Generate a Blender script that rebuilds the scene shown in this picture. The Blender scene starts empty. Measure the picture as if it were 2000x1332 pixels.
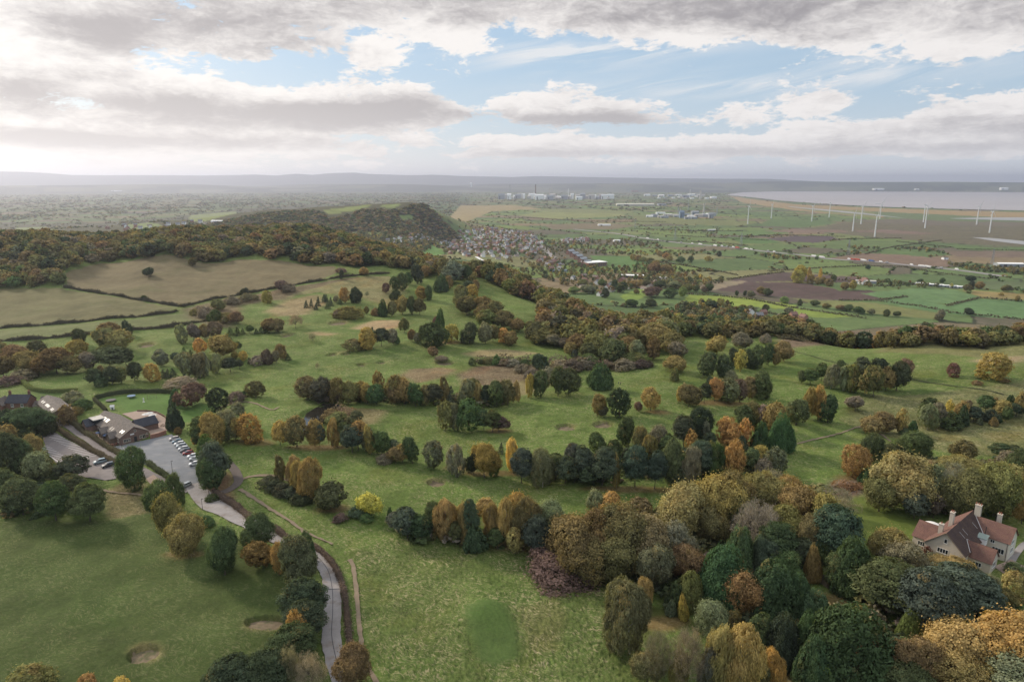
import bpy, bmesh, math, random
import numpy as np
from mathutils import Vector, Matrix
R = math.radians
rng = np.random.default_rng(11)
random.seed(5)
SC = bpy.context.scene
COL = SC.collection

# ------------------------------------------------------------------ camera model (photo pixels 2000 x 1332)
CAMZ, PITCH, F = 105.0, R(13.05), 1333.0
SP, CP = math.sin(PITCH), math.cos(PITCH)
def rays(px, py):
    u = (np.asarray(px, float) - 1000.0) / F
    v = (666.0 - np.asarray(py, float)) / F
    dx, dy, dz = u, CP + v * SP, -SP + v * CP
    h = np.hypot(dx, dy)
    return dx / h, dy / h, dz / h            # per metre of horizontal distance
def az_of(px, py=600):
    a = rays(px, py); return math.atan2(a[0], a[1])

# ------------------------------------------------------------------ terrain: control points (photo x, y, height)
CTRL = []
for x in (-400, 0, 400, 800, 1200, 1600, 2000, 2400):
    for y in (1332, 1100, 950, 850): CTRL.append((x, y, 0.0))
CTRL += [(x, 760, 0.0) for x in (-300, 0, 300, 600, 900, 1200, 1500, 1800, 2200)]
CTRL += [(x, 690, 0.0) for x in (-300, 0, 300, 600, 900, 1200)]
CTRL += [(-300, 640, 3), (0, 640, 3), (300, 635, 3), (500, 640, 2), (700, 640, 2), (900, 640, 1), (1050, 650, 0)]
CTRL += [(-300, 590, 10), (0, 590, 10), (200, 580, 11), (400, 580, 10), (600, 580, 8), (800, 580, 8), (950, 580, 7), (1050, 600, 1)]
CTRL += [(-300, 545, 17), (0, 545, 17), (200, 535, 18), (400, 530, 18), (600, 530, 18), (750, 535, 17), (880, 540, 15), (980, 545, 9)]
CTRL += [(-300, 515, 23), (200, 512, 23), (400, 508, 24), (600, 510, 22)]
CTRL += [(1200, 660, -3), (1300, 665, 0), (1450, 668, 0), (1600, 675, 0), (1800, 672, 0), (2000, 668, 0), (2300, 668, 0)]
CTRL += [(1350, 640, -10), (1550, 640, -12), (1800, 645, -12), (2000, 645, -12), (2300, 645, -12)]
DIST = []   # (photo x, horizontal distance, height)
for x in (-400, -150, 100, 350, 600): DIST += [(x, 820, 36), (x, 920, 41), (x, 1150, 20), (x, 1500, -10)]
DIST += [(750, 800, 24), (750, 1000, 5), (750, 1300, -45), (850, 800, 10), (850, 1000, -30), (950, 760, -5), (950, 950, -50), (1050, 660, -8), (1100, 700, -22), (1100, 900, -70), (1200, 600, -25), (1200, 800, -80), (1300, 620, -40), (1300, 800, -85)]
for x in (1450, 1600, 1800, 2000, 2400): DIST += [(x, 620, -42), (x, 720, -75), (x, 860, -92), (x, 1050, -95)]
for x in (1000, 1150, 1300): DIST += [(x, 1150, -88), (x, 1600, -90)]
for x in (850, 950): DIST += [(x, 1500, -72), (x, 1900, -75), (x, 2300, -80)]
# second hill, beyond the wood
DIST += [(-300, 1900, -35), (0, 1900, -35), (200, 1900, -38), (400, 1900, -50), (600, 1900, -62), (750, 1900, -68)]
DIST += [(-300, 2400, -32), (0, 2400, -32), (150, 2500, -32), (300, 2500, -22), (400, 2500, -12), (470, 2550, 0), (540, 2550, 13), (640, 2550, 21), (720, 2550, 28), (790, 2550, 34), (818, 2520, 32), (848, 2460, -2), (876, 2440, -34), (905, 2430, -70)]
DIST += [(480, 2250, -22), (600, 2230, -25), (700, 2230, -22), (780, 2250, -20), (830, 2250, -46)]
for x in (-300, 0, 250, 450, 600, 750, 900): DIST.append((x, 3400, -85))
for x in (-600, -200, 200, 600, 1000, 1400, 1800, 2200, 2600):
    for d in (2600, 4000, 7000, 12000):
        if not (x < 950 and d < 3000): DIST.append((x, d, -95 if x > 900 else -90))
def _ctrl():
    P = []
    for x, y, z in CTRL:
        a = rays(x, y); d = (z - CAMZ) / a[2]
        P.append((math.atan2(a[0], a[1]) * 2.2, math.log(d), z))
    for x, d, z in DIST: P.append((az_of(x) * 2.2, math.log(d), z))
    for a in (-3.1, -2.2, -1.4, 1.4, 2.2, 3.1): P += [(a * 2.2, math.log(300), 0.0), (a * 2.2, math.log(3000), -60.0)]
    for a in (-2.2, -1.1, 0, 1.1, 2.2): P.append((a * 2.2, math.log(60), 0.0))
    return np.array(P)
_P = _ctrl()
def _solve():
    n = len(_P); r = np.hypot(_P[:, None, 0] - _P[None, :, 0], _P[:, None, 1] - _P[None, :, 1])
    A = np.zeros((n + 1, n + 1)); A[:n, :n] = np.sqrt(r * r + 0.0016) - np.eye(n) * 0.004
    A[:n, n] = 1; A[n, :n] = 1
    return np.linalg.solve(A, np.append(_P[:, 2], 0))
_W = _solve()
_S = [(0.16, 31., .5, 1.), (0.16, 23., 2.1, 2.), (0.3, 60., 1.2, .3), (0.3, 74., -.7, 4.), (0.8, 170., .2, 2.2), (0.8, 210., 1.9, 5.)]
MOUNDS = []      # (x, y, rx, ry, height, rotation) filled from photo points below
WATER = None     # estuary outline, ground plane
def _rbf(x, y):
    d = np.maximum(np.hypot(x, y), 20.0); a = np.arctan2(x, y) * 2.2; l = np.log(d)
    out = np.full(x.shape, _W[-1])
    fa, fl, fo = a.ravel(), l.ravel(), out.ravel()
    for i in range(0, fa.size, 65536):
        s = slice(i, i + 65536)
        fo[s] += np.sqrt((fa[s, None] - _P[None, :, 0]) ** 2 + (fl[s, None] - _P[None, :, 1]) ** 2 + 0.0016) @ _W[:-1]
    return fo.reshape(x.shape)
def height(x, y):
    x = np.asarray(x, float); y = np.asarray(y, float); sh = x.shape
    x = np.atleast_1d(x); y = np.atleast_1d(y)
    d = np.hypot(x, y); z = _rbf(x, y)
    far = np.clip((d - 5000) / 2500, 0, 1); z = z * (1 - far) + -95 * far
    k = np.clip((d - 90) / 60, 0, 1) * np.clip((1100 - d) / 500, 0.15, 1) * (1 - far)
    for amp, wl, ang, ph in _S:
        z = z + k * amp * np.sin((x * math.cos(ang) + y * math.sin(ang)) * 6.2832 / wl + ph + 1.3 * np.sin((x * math.sin(ang) - y * math.cos(ang)) * 3.1 / wl))
    for mx, my, rx, ry, h, rot in MOUNDS:
        m = (np.abs(x - mx) < 3 * max(rx, ry)) & (np.abs(y - my) < 3 * max(rx, ry))
        if m.any():
            c, s = math.cos(rot), math.sin(rot)
            u = ((x[m] - mx) * c + (y[m] - my) * s) / rx; v = (-(x[m] - mx) * s + (y[m] - my) * c) / ry
            q = u * u + v * v
            z[m] += h * (np.exp(-q * 1.2) if h > 0 else np.clip(1.1 - q, 0, .16) / .16)
    # far hills on the horizon
    a = np.arctan2(x, y)
    px = 1000 + F * np.tan(a) / CP
    prof = np.interp(px, HILLX, HILLY)
    t = np.clip((d - 22000) / 5000, 0, 1); t = t * t * (3 - 2 * t)
    z = z + np.where(d > 22000, t * (prof + 95), 0)
    t2 = np.clip((d - 15500) / 2500, 0, 1); t2 = t2 * t2 * (3 - 2 * t2)
    z = z + t2 * np.interp(px, [-800, 900, 1250, 1300, 1420, 2100], [118, 124, 140, 135, 30, 0]) * (1 + .3 * np.sin(x / 900 + 2 * np.sin(y / 1500))) * (d < 22000) + np.where(d >= 22000, np.interp(px, [-800, 900, 1250, 1300, 1420, 2100], [118, 124, 140, 135, 30, 0]) * (1 - t), 0)
    t3 = np.clip((d - 18000) / 1500, 0, 1)
    z = z + t3 * np.interp(px, [1250, 1420, 1500, 1700, 1850, 2000, 2600], [0, 150, 196, 190, 205, 197, 190]) * np.where(d < 22000, 1, 1 - t)
    return z.reshape(sh) if sh else float(z[0])
HILLX = [-2500, -900, -300, 0, 60, 100, 140, 200, 300, 400, 460, 500, 540, 580, 610, 650, 690, 720, 800, 850, 900, 1000, 1050, 1110, 1200, 1300, 1400, 1500, 1580, 1700, 2600]
HILLY = [150, 220, 330, 440, 430, 395, 345, 340, 350, 345, 365, 385, 355, 420, 380, 445, 470, 420, 375, 395, 350, 310, 345, 325, 290, 262, 240, 235, 160, 60, 40]
HILLY = [CAMZ + (h - 105) * 1.0 if False else h for h in HILLY]
_DS = np.exp(np.arange(math.log(55), math.log(40000), 0.008))
def ground(px, py, dmin=55):
    """photo pixel -> point on the terrain"""
    a = rays(px, py)
    ds = _DS[_DS >= dmin]
    zr = CAMZ + ds * a[2]; zt = height(a[0] * ds, a[1] * ds)
    b = np.nonzero(zr <= zt)[0]
    if len(b) == 0: d = 30000.0
    else:
        i = b[0]
        if i == 0: d = ds[0]
        else:
            lo, hi = ds[i - 1], ds[i]
            for _ in range(2):
                t = np.linspace(lo, hi, 9); q = np.nonzero(CAMZ + t * a[2] <= height(a[0] * t, a[1] * t))[0]
                j = max(1, q[0] if len(q) else 8); lo, hi = t[j - 1], t[j]
            d = (lo + hi) / 2
    x, y = a[0] * d, a[1] * d
    return Vector((x, y, height(x, y)))
def depth_of(p): return p.y * CP - (p.z - CAMZ) * SP
def m_per_px(p): return depth_of(p) / F
def gp(pts): return [ground(*p) for p in pts]
# ------------------------------------------------------------------ materials
def lin(r, g, b):
    f = lambda c: (c / 255 / 12.92) if c / 255 <= 0.04045 else ((c / 255 + 0.055) / 1.055) ** 2.4
    return (f(r), f(g), f(b))
class NT:
    """short-hand for building node trees"""
    def __init__(s, tree): s.t = tree; s.L = tree.links
    def n(s, typ, **kw):
        nd = s.t.nodes.new(typ)
        for k, v in kw.items(): setattr(nd, k, v)
        return nd
    def put(s, sock, v):
        if hasattr(v, 'is_linked') or isinstance(v, bpy.types.NodeSocket): s.L.new(v, sock)
        elif isinstance(v, (tuple, list)) and len(v) == 3 and sock.type == 'RGBA': sock.default_value = (*v, 1)
        else: sock.default_value = v
    def m(s, op, a, b=None, c=None, clamp=False):
        nd = s.n('ShaderNodeMath', operation=op, use_clamp=clamp)
        for i, v in enumerate((a, b, c)):
            if v is not None: s.put(nd.inputs[i], v)
        return nd.outputs[0]
    def add(s, a, b): return s.m('ADD', a, b)
    def mul(s, a, b): return s.m('MULTIPLY', a, b)
    def sub(s, a, b): return s.m('SUBTRACT', a, b)
    def mapr(s, v, a, b, c=0.0, d=1.0, smooth=True):
        nd = s.n('ShaderNodeMapRange', interpolation_type='SMOOTHSTEP' if smooth else 'LINEAR')
        for i, q in enumerate((v, a, b, c, d)): s.put(nd.inputs[i], q)
        return nd.outputs[0]
    def mix(s, f, a, b, blend='MIX'):
        nd = s.n('ShaderNodeMix', data_type='RGBA', blend_type=blend)
        s.put(nd.inputs[0], f); s.put(nd.inputs[6], a); s.put(nd.inputs[7], b)
        return nd.outputs[2]
    def noise(s, vec, scale, detail=4, rough=0.55, dist=0.0, col=False):
        nd = s.n('ShaderNodeTexNoise'); nd.inputs['Scale'].default_value = scale
        nd.inputs['Detail'].default_value = detail; nd.inputs['Roughness'].default_value = rough; nd.inputs['Distortion'].default_value = dist
        if vec is not None: s.put(nd.inputs['Vector'], vec)
        return nd.outputs['Color' if col else 'Fac']
    def attr(s, name, typ='GEOMETRY'):
        nd = s.n('ShaderNodeAttribute', attribute_name=name, attribute_type=typ); return nd
    def scalev(s, vec, k):
        nd = s.n('ShaderNodeVectorMath', operation='MULTIPLY'); s.put(nd.inputs[0], vec); nd.inputs[1].default_value = k
        return nd.outputs[0]
    def sep(s, v):
        nd = s.n('ShaderNodeSeparateXYZ'); s.put(nd.inputs[0], v); return nd.outputs
    def comb(s, x, y, z):
        nd = s.n('ShaderNodeCombineXYZ')
        for i, v in enumerate((x, y, z)): s.put(nd.inputs[i], v)
        return nd.outputs[0]
def new_mat(name):
    m = bpy.data.materials.new(name); m.use_nodes = True; m.node_tree.nodes.clear()
    return m, NT(m.node_tree)
def out(t, shader):
    o = t.n('ShaderNodeOutputMaterial'); t.L.new(shader, o.inputs[0]); return o
def principled(t, color, rough=0.8, spec=0.3, metal=0.0, normal=None):
    p = t.n('ShaderNodeBsdfPrincipled'); t.put(p.inputs['Base Color'], color); t.put(p.inputs['Roughness'], rough)
    p.inputs['Specular IOR Level'].default_value = spec; p.inputs['Metallic'].default_value = metal
    if normal is not None: t.L.new(normal, p.inputs['Normal'])
    return p.outputs[0]
def bump(t, h, strength, dist):
    b = t.n('ShaderNodeBump'); b.inputs['Strength'].default_value = strength; b.inputs['Distance'].default_value = dist
    t.put(b.inputs['Height'], h); return b.outputs[0]
def simple(name, c, rough=0.75, spec=0.3, metal=0.0, var=0.25, scale=0.8, coord='Object', bmp=0.0, streak=None):
    """a plain surface with dirt: base colour broken up by two sizes of noise"""
    m, t = new_mat(name)
    v = t.n('ShaderNodeTexCoord').outputs[coord]
    n1 = t.noise(v, scale, 5, 0.6); n2 = t.noise(v, scale * 9, 3, 0.6)
    k = t.add(t.mul(t.sub(n1, 0.5), var * 2), t.mul(t.sub(n2, 0.5), var))
    g = t.add(k, 1.0)
    c2 = t.mix(1.0, c, t.comb(g, g, g), 'MULTIPLY')
    if streak:
        sx = t.noise(t.scalev(v, streak[1]), 1.0, 3, 0.6)
        c2 = t.mix(t.mapr(sx, 0.48, 0.72), c2, streak[0])
    out(t, principled(t, c2, rough, spec, metal, bump(t, n2, bmp, 0.05) if bmp else None))
    return m

M = {}
def mk_ground():
    m, t = new_mat('grassland')
    geo = t.n('ShaderNodeNewGeometry'); P = geo.outputs['Position']
    col = t.attr('Col').outputs['Color']; par = t.sep(t.attr('Par').outputs['Vector'])
    tus, row = par[0], par[1]
    big = t.noise(P, 0.011, 5, 0.6); mid = t.noise(P, 0.06, 5, 0.62); mid2 = t.noise(P, 0.23, 4, 0.62, 0.6)
    fine = t.noise(P, 1.3, 4, 0.66, 0.4); vf = t.noise(P, 4.0, 2, 0.7)
    # wind-combed streaks of dead grass
    warp = t.n('ShaderNodeVectorMath', operation='MULTIPLY_ADD'); t.put(warp.inputs[0], t.noise(P, 0.12, 2, 0.5, 0, True)); warp.inputs[1].default_value = (7, 7, 0); t.put(warp.inputs[2], P)
    rot = t.n('ShaderNodeVectorRotate', rotation_type='Z_AXIS'); t.put(rot.inputs['Vector'], warp.outputs[0]); rot.inputs['Angle'].default_value = 0.5
    streak = t.noise(t.scalev(rot.outputs[0], (0.8, 2.1, 1)), 1.0, 5, 0.68, 0.9)
    fa = t.add(t.mul(tus, 0.8), 0.45)
    v = t.add(t.add(t.mul(t.sub(big, 0.5), 0.8), t.mul(t.sub(mid, 0.5), 0.8)), t.mul(t.add(t.mul(t.sub(fine, 0.5), 1.15), t.mul(t.sub(vf, 0.5), 0.8)), fa))
    v = t.add(v, t.mul(t.mul(t.sub(mid2, 0.5), 0.9), fa))
    g = t.mul(t.m('MAXIMUM', t.add(v, 1.0), 0.3), 0.89)
    base = t.mix(1.0, col, t.comb(g, g, g), 'MULTIPLY')
    # hue drift: lusher and browner grass
    hue = t.noise(P, 0.035, 4, 0.6, 0.4)
    base = t.mix(t.mul(t.mapr(hue, 0.5, 0.72), t.mul(tus, 0.5)), base, t.mix(1.0, base, (1.35, 0.92, 0.75), 'MULTIPLY'))
    base = t.mix(t.mul(t.mapr(hue, 0.48, 0.28), 0.45), base, t.mix(1.0, base, (0.78, 0.97, 0.72), 'MULTIPLY'))
    patch = t.mapr(t.add(t.mul(mid, 0.6), t.mul(t.noise(P, 0.1, 5, 0.65), 0.4)), 0.41, 0.56)
    sm = t.mul(t.mul(t.mapr(streak, 0.49, 0.64), t.add(t.mul(patch, 0.85), 0.15)), tus)
    base = t.mix(t.mul(sm, 0.85), base, (0.33, 0.285, 0.165))
    base = t.mix(t.mul(t.mul(t.mapr(streak, 0.48, 0.32), tus), 0.75), base, t.mix(1.0, base, (0.5, 0.6, 0.5), 'MULTIPLY'))
    # drill lines in the arable fields
    wv = t.n('ShaderNodeTexWave', wave_type='BANDS', bands_direction='X'); wv.inputs['Scale'].default_value = 0.05; wv.inputs['Distortion'].default_value = 3.0; wv.inputs['Detail'].default_value = 2
    rr = t.n('ShaderNodeVectorRotate', rotation_type='Z_AXIS'); t.put(rr.inputs['Vector'], P); rr.inputs['Angle'].default_value = 0.9; t.L.new(rr.outputs[0], wv.inputs['Vector'])
    base = t.mix(t.mul(t.mul(row, t.mapr(wv.outputs['Fac'], 0.3, 0.9)), 0.22), base, t.mix(1.0, base, (0.6, 0.6, 0.62), 'MULTIPLY'))
    h = t.add(t.mul(streak, t.add(tus, 0.2)), t.mul(fine, 0.4))
    out(t, principled(t, base, 0.95, 0.1, 0, bump(t, h, 0.5, 0.5)))
    return m
M['ground'] = mk_ground()

def mk_foliage(name, stuff):
    m, t = new_mat(name)
    tone = t.sep(t.attr('tone').outputs['Vector'])       # clump, leaf, turning
    if stuff:
        a = t.attr('Col'); base, aut = a.outputs['Color'], a.outputs['Alpha']
    else:
        o = t.n('ShaderNodeObjectInfo'); base, aut = o.outputs['Color'], o.outputs['Alpha']
    g = t.add(t.add(t.mul(tone[0], 0.85), t.mul(tone[1], 0.55)), 0.50)
    c = t.mix(1.0, base, t.comb(g, g, g), 'MULTIPLY')
    f = t.mapr(t.add(tone[2], t.mul(aut, 1.2)), 0.95, 1.4)
    c = t.mix(t.mul(f, 0.75), c, t.mix(1.0, (0.29, 0.215, 0.09), t.comb(g, g, g), 'MULTIPLY'))
    d = t.n('ShaderNodeBsdfDiffuse'); t.put(d.inputs[0], c)
    tr = t.n('ShaderNodeBsdfTranslucent'); t.put(tr.inputs[0], t.mix(1.0, c, (1.1, 1.05, 0.6), 'MULTIPLY'))
    mx = t.n('ShaderNodeMixShader'); mx.inputs[0].default_value = 0.40
    t.L.new(d.outputs[0], mx.inputs[1]); t.L.new(tr.outputs[0], mx.inputs[2]); out(t, mx.outputs[0])
    return m
M['leaf'] = mk_foliage('autumn leaves', False)
M['leafmass'] = mk_foliage('woodland leaves', True)
M['bark'] = simple('bark', (0.11, 0.09, 0.07), 0.9, 0.1, var=0.35, scale=3)
M['pale_bark'] = simple('pale bark', (0.42, 0.39, 0.35), 0.9, 0.1, var=0.3, scale=3)
M['lane'] = simple('worn concrete lane', (0.265, 0.248, 0.243), 0.9, 0.2, var=0.3, scale=0.35, coord='Object', bmp=0.2, streak=((0.20, 0.17, 0.15), (0.25, 0.25, 0.25)))
M['gravel'] = simple('blue grey gravel', (0.175, 0.185, 0.20), 0.95, 0.15, var=0.28, scale=0.22, bmp=0.3, streak=((0.235, 0.235, 0.24), (0.12, 0.3, 0.2)))
M['tarmac'] = simple('pinkish tarmac', (0.185, 0.165, 0.16), 0.92, 0.2, var=0.28, scale=0.25, bmp=0.2, streak=((0.13, 0.12, 0.12), (0.2, 0.2, 0.2)))
M['dirt'] = simple('trodden earth', (0.205, 0.162, 0.115), 0.95, 0.1, var=0.35, scale=0.6)
M['darkpath'] = simple('brown tarmac path', (0.12, 0.10, 0.09), 0.92, 0.2, var=0.25, scale=0.5)
M['sand'] = simple('bunker sand with dead grass', (0.17, 0.135, 0.09), 0.95, 0.1, var=0.6, scale=0.7, streak=((0.085, 0.09, 0.045), (0.5, 0.5, 0.5)))
M['paving'] = simple('patio flags', (0.29, 0.22, 0.18), 0.9, 0.2, var=0.3, scale=0.6)
M['line'] = simple('worn white paint', (0.55, 0.53, 0.53), 0.8, 0.2, var=0.3, scale=1.5)
M['white'] = simple('white paint', (0.72, 0.71, 0.69), 0.6, 0.3, var=0.08, scale=0.7)
M['render'] = simple('pebble dash render', (0.50, 0.445, 0.37), 0.92, 0.1, var=0.2, scale=0.7, bmp=0.3)
M['cream'] = simple('cream render', (0.60, 0.55, 0.46), 0.9, 0.1, var=0.15, scale=0.6)
M['glass'] = simple('window glass', (0.02, 0.025, 0.03), 0.12, 0.5, var=0.1)
M['skyglass'] = simple('roof light glass', (0.60, 0.60, 0.57), 0.25, 0.5, var=0.15, scale=1)
M['lead'] = simple('lead flashing', (0.42, 0.40, 0.40), 0.6, 0.4, var=0.2, scale=2)
M['green_paint'] = simple('grey green paint', (0.20, 0.25, 0.23), 0.6, 0.3, var=0.15)
M['terracotta'] = simple('terracotta', (0.28, 0.10, 0.06), 0.8, 0.2, var=0.2, scale=3)
M['steel'] = simple('galvanised steel', (0.35, 0.36, 0.37), 0.5, 0.5, 0.4, var=0.15)
M['dark'] = simple('dark metal', (0.03, 0.03, 0.035), 0.5, 0.4, var=0.2)
M['timber'] = simple('weathered timber', (0.16, 0.125, 0.095), 0.9, 0.1, var=0.3, scale=2)
M['rubber'] = simple('tyre rubber', (0.015, 0.015, 0.016), 0.85, 0.2, var=0.2)
M['lamp'] = simple('lamp glass', (0.7, 0.7, 0.68), 0.15, 0.5, var=0.05)
M['skin'] = simple('skin', (0.35, 0.2, 0.14), 0.6, 0.3, var=0.05)
M['cloth_dark'] = simple('dark clothes', (0.03, 0.035, 0.05), 0.9, 0.1, var=0.2)
M['cloth_blue'] = simple('blue clothes', (0.06, 0.09, 0.16), 0.9, 0.1, var=0.2)
M['hair'] = simple('hair', (0.03, 0.02, 0.015), 0.7, 0.3, var=0.2)
M['play_blue'] = simple('blue plastic', (0.08, 0.16, 0.28), 0.5, 0.4, var=0.1)
M['canvas'] = simple('pale canvas', (0.62, 0.60, 0.57), 0.85, 0.1, var=0.1)
M['turbine'] = simple('turbine white', (0.74, 0.75, 0.75), 0.45, 0.4, var=0.05)
M['concrete'] = simple('pale concrete', (0.50, 0.47, 0.43), 0.9, 0.1, var=0.15, scale=0.08)
M['brownstack'] = simple('brown brick stack', (0.22, 0.15, 0.11), 0.9, 0.1, var=0.15, scale=0.08)
M['plant_grey'] = simple('grey cladding', (0.30, 0.32, 0.34), 0.7, 0.3, var=0.15, scale=0.05)
M['plant_white'] = simple('white cladding', (0.84, 0.84, 0.82), 0.6, 0.3, var=0.1, scale=0.05)
M['plant_cream'] = simple('cream cladding', (0.56, 0.54, 0.44), 0.7, 0.3, var=0.1, scale=0.05)
M['plant_blue'] = simple('blue cladding', (0.16, 0.22, 0.30), 0.7, 0.3, var=0.1, scale=0.05)
def mk_tiles(name, c1, c2, c3, scale, moss=(0.16, 0.13, 0.06), mossamt=0.5, ribs=None):
    """roof covering: rows of tiles (uv in metres), each tile its own tone, with lichen patches"""
    m, t = new_mat(name)
    uv = t.n('ShaderNodeUVMap').outputs[0]; P = t.n('ShaderNodeTexCoord').outputs['Object']
    b = t.n('ShaderNodeTexBrick'); t.L.new(uv, b.inputs['Vector']); b.inputs['Scale'].default_value = scale
    b.inputs['Color1'].default_value = (*c1, 1); b.inputs['Color2'].default_value = (*c2, 1); b.inputs['Mortar'].default_value = (*[q * 0.35 for q in c1], 1)
    b.inputs['Mortar Size'].default_value = 0.03; b.inputs['Brick Width'].default_value = 0.28; b.inputs['Row Height'].default_value = 0.2
    n = t.noise(P, 0.5, 5, 0.65); n2 = t.noise(P, 2.2, 4, 0.6)
    c = t.mix(t.mapr(n, 0.4, 0.65), b.outputs['Color'], t.mix(1.0, b.outputs['Color'], c3, 'MULTIPLY'))
    c = t.mix(t.mul(t.mapr(n2, 0.56, 0.7), mossamt), c, moss)
    out(t, principled(t, c, 0.85, 0.2, 0, bump(t, b.outputs['Fac'], 0.4, 0.03)))
    return m
M['red_tiles'] = mk_tiles('red clay tiles', (0.255, 0.14, 0.11), (0.195, 0.11, 0.09), (0.8, 0.8, 0.85), 3.0, mossamt=0.35)
M['shaded_tiles'] = mk_tiles('shade-darkened mossy clay tiles', (0.105, 0.07, 0.06), (0.08, 0.055, 0.05), (0.75, 0.75, 0.85), 3.0, (0.15, 0.10, 0.035), 0.6)  # red tiles darkened in colour for the slope away from the sun; moss patches
M['stone_slates'] = mk_tiles('stone slates', (0.24, 0.205, 0.18), (0.19, 0.165, 0.15), (0.75, 0.78, 0.8), 2.0, (0.20, 0.16, 0.11), 0.4)
M['slates'] = mk_tiles('blue slates', (0.085, 0.09, 0.11), (0.065, 0.07, 0.085), (0.8, 0.8, 0.8), 3.0, (0.12, 0.12, 0.1), 0.2)
def mk_brick(name, c1, c2, mortar):
    m, t = new_mat(name)
    uv = t.n('ShaderNodeUVMap').outputs[0]; P = t.n('ShaderNodeTexCoord').outputs['Object']
    b = t.n('ShaderNodeTexBrick'); t.L.new(uv, b.inputs['Vector']); b.inputs['Scale'].default_value = 2.2
    b.inputs['Color1'].default_value = (*c1, 1); b.inputs['Color2'].default_value = (*c2, 1); b.inputs['Mortar'].default_value = (*mortar, 1)
    b.inputs['Mortar Size'].default_value = 0.02
    n = t.noise(P, 0.6, 5, 0.65); g = t.add(t.mul(t.sub(n, 0.5), 0.8), 1)
    out(t, principled(t, t.mix(1.0, b.outputs['Color'], t.comb(g, g, g), 'MULTIPLY'), 0.9, 0.15, 0, bump(t, b.outputs['Fac'], 0.3, 0.02)))
    return m
M['sandstone'] = mk_brick('old red sandstone', (0.21, 0.13, 0.10), (0.16, 0.10, 0.085), (0.24, 0.2, 0.17))
M['brick'] = mk_brick('dark red brick', (0.17, 0.075, 0.055), (0.13, 0.06, 0.045), (0.22, 0.18, 0.15))
M['brightbrick'] = mk_brick('red brick', (0.30, 0.13, 0.09), (0.24, 0.10, 0.07), (0.30, 0.26, 0.22))
def mk_water(name, c, rough, scale, strength):
    m, t = new_mat(name)
    P = t.n('ShaderNodeNewGeometry').outputs['Position']
    n = t.noise(t.scalev(P, scale), 1.0, 4, 0.6)
    b = t.noise(t.scalev(P, (0.0006, 0.004, 1)), 1.0, 3, 0.6)
    cc = t.mix(t.mapr(b, 0.35, 0.65), c, tuple(q * 0.8 for q in c))
    out(t, principled(t, cc, rough, 0.5, 0, bump(t, n, strength, 0.3)))
    return m
M['estuary'] = mk_water('silty estuary water', (0.35, 0.315, 0.305), 0.45, (0.02, 0.06, 1), 0.25)
M['pond'] = mk_water('dark pond water', (0.022, 0.02, 0.016), 0.06, (0.8, 0.8, 1), 0.08)
M['pool'] = mk_water('shallow silver water', (0.27, 0.265, 0.26), 0.5, (0.05, 0.05, 1), 0.1)
def mk_house():
    """small far houses: material chosen per face group by slot colour attribute"""
    m, t = new_mat('house skin')
    c = t.attr('Col').outputs['Color']; P = t.n('ShaderNodeNewGeometry').outputs['Position']
    n = t.noise(P, 0.7, 4, 0.6); g = t.add(t.mul(t.sub(n, 0.5), 0.5), 1)
    out(t, principled(t, t.mix(1.0, c, t.comb(g, g, g), 'MULTIPLY'), 0.85, 0.2))
    return m
M['housecol'] = mk_house()
def paint(name, c):
    m, t = new_mat(name); P = t.n('ShaderNodeTexCoord').outputs['Object']
    n = t.noise(P, 1.5, 3, 0.6); g = t.add(t.mul(t.sub(n, 0.5), 0.2), 1)
    p = t.n('ShaderNodeBsdfPrincipled'); t.put(p.inputs['Base Color'], t.mix(1.0, c, t.comb(g, g, g), 'MULTIPLY'))
    p.inputs['Roughness'].default_value = 0.3; p.inputs['Coat Weight'].default_value = 0.6; p.inputs['Coat Roughness'].default_value = 0.08
    out(t, p.outputs[0]); return m

# ------------------------------------------------------------------ object helpers
def tag(o, label=None, cat=None, group=None, kind=None):
    if label: o['label'] = label
    if cat: o['category'] = cat
    if group: o['group'] = group
    if kind: o['kind'] = kind
    return o
def empty(name, loc, rz=0.0):
    o = bpy.data.objects.new(name, None); COL.objects.link(o); o.location = loc; o.rotation_euler = (0, 0, rz)
    o.empty_display_size = 0.5
    return o
def mesh(name, verts, faces, mat, parent=None, smooth=False, loc=None):
    me = bpy.data.meshes.new(name)
    verts = np.asarray(verts, np.float32)
    if isinstance(faces, np.ndarray):
        n, k = faces.shape
        me.vertices.add(len(verts)); me.vertices.foreach_set('co', verts.ravel())
        me.loops.add(n * k); me.loops.foreach_set('vertex_index', faces.astype(np.int32).ravel())
        me.polygons.add(n); me.polygons.foreach_set('loop_start', np.arange(0, n * k, k, dtype=np.int32))
        me.update(calc_edges=True)
    else:
        me.from_pydata([tuple(v) for v in verts], [], faces); me.update()
    if smooth: me.polygons.foreach_set('use_smooth', np.ones(len(me.polygons), bool))
    o = bpy.data.objects.new(name, me)
    for q in (mat if isinstance(mat, list) else [mat]): me.materials.append(q)
    COL.objects.link(o)
    if parent is not None: o.parent = parent
    if loc is not None: o.location = loc
    return o
def set_attr(me, name, data, typ='FLOAT_COLOR', dom='POINT'):
    a = me.attributes.new(name, typ, dom)
    a.data.foreach_set('color' if typ == 'FLOAT_COLOR' else 'vector', np.asarray(data, np.float32).ravel())
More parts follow.
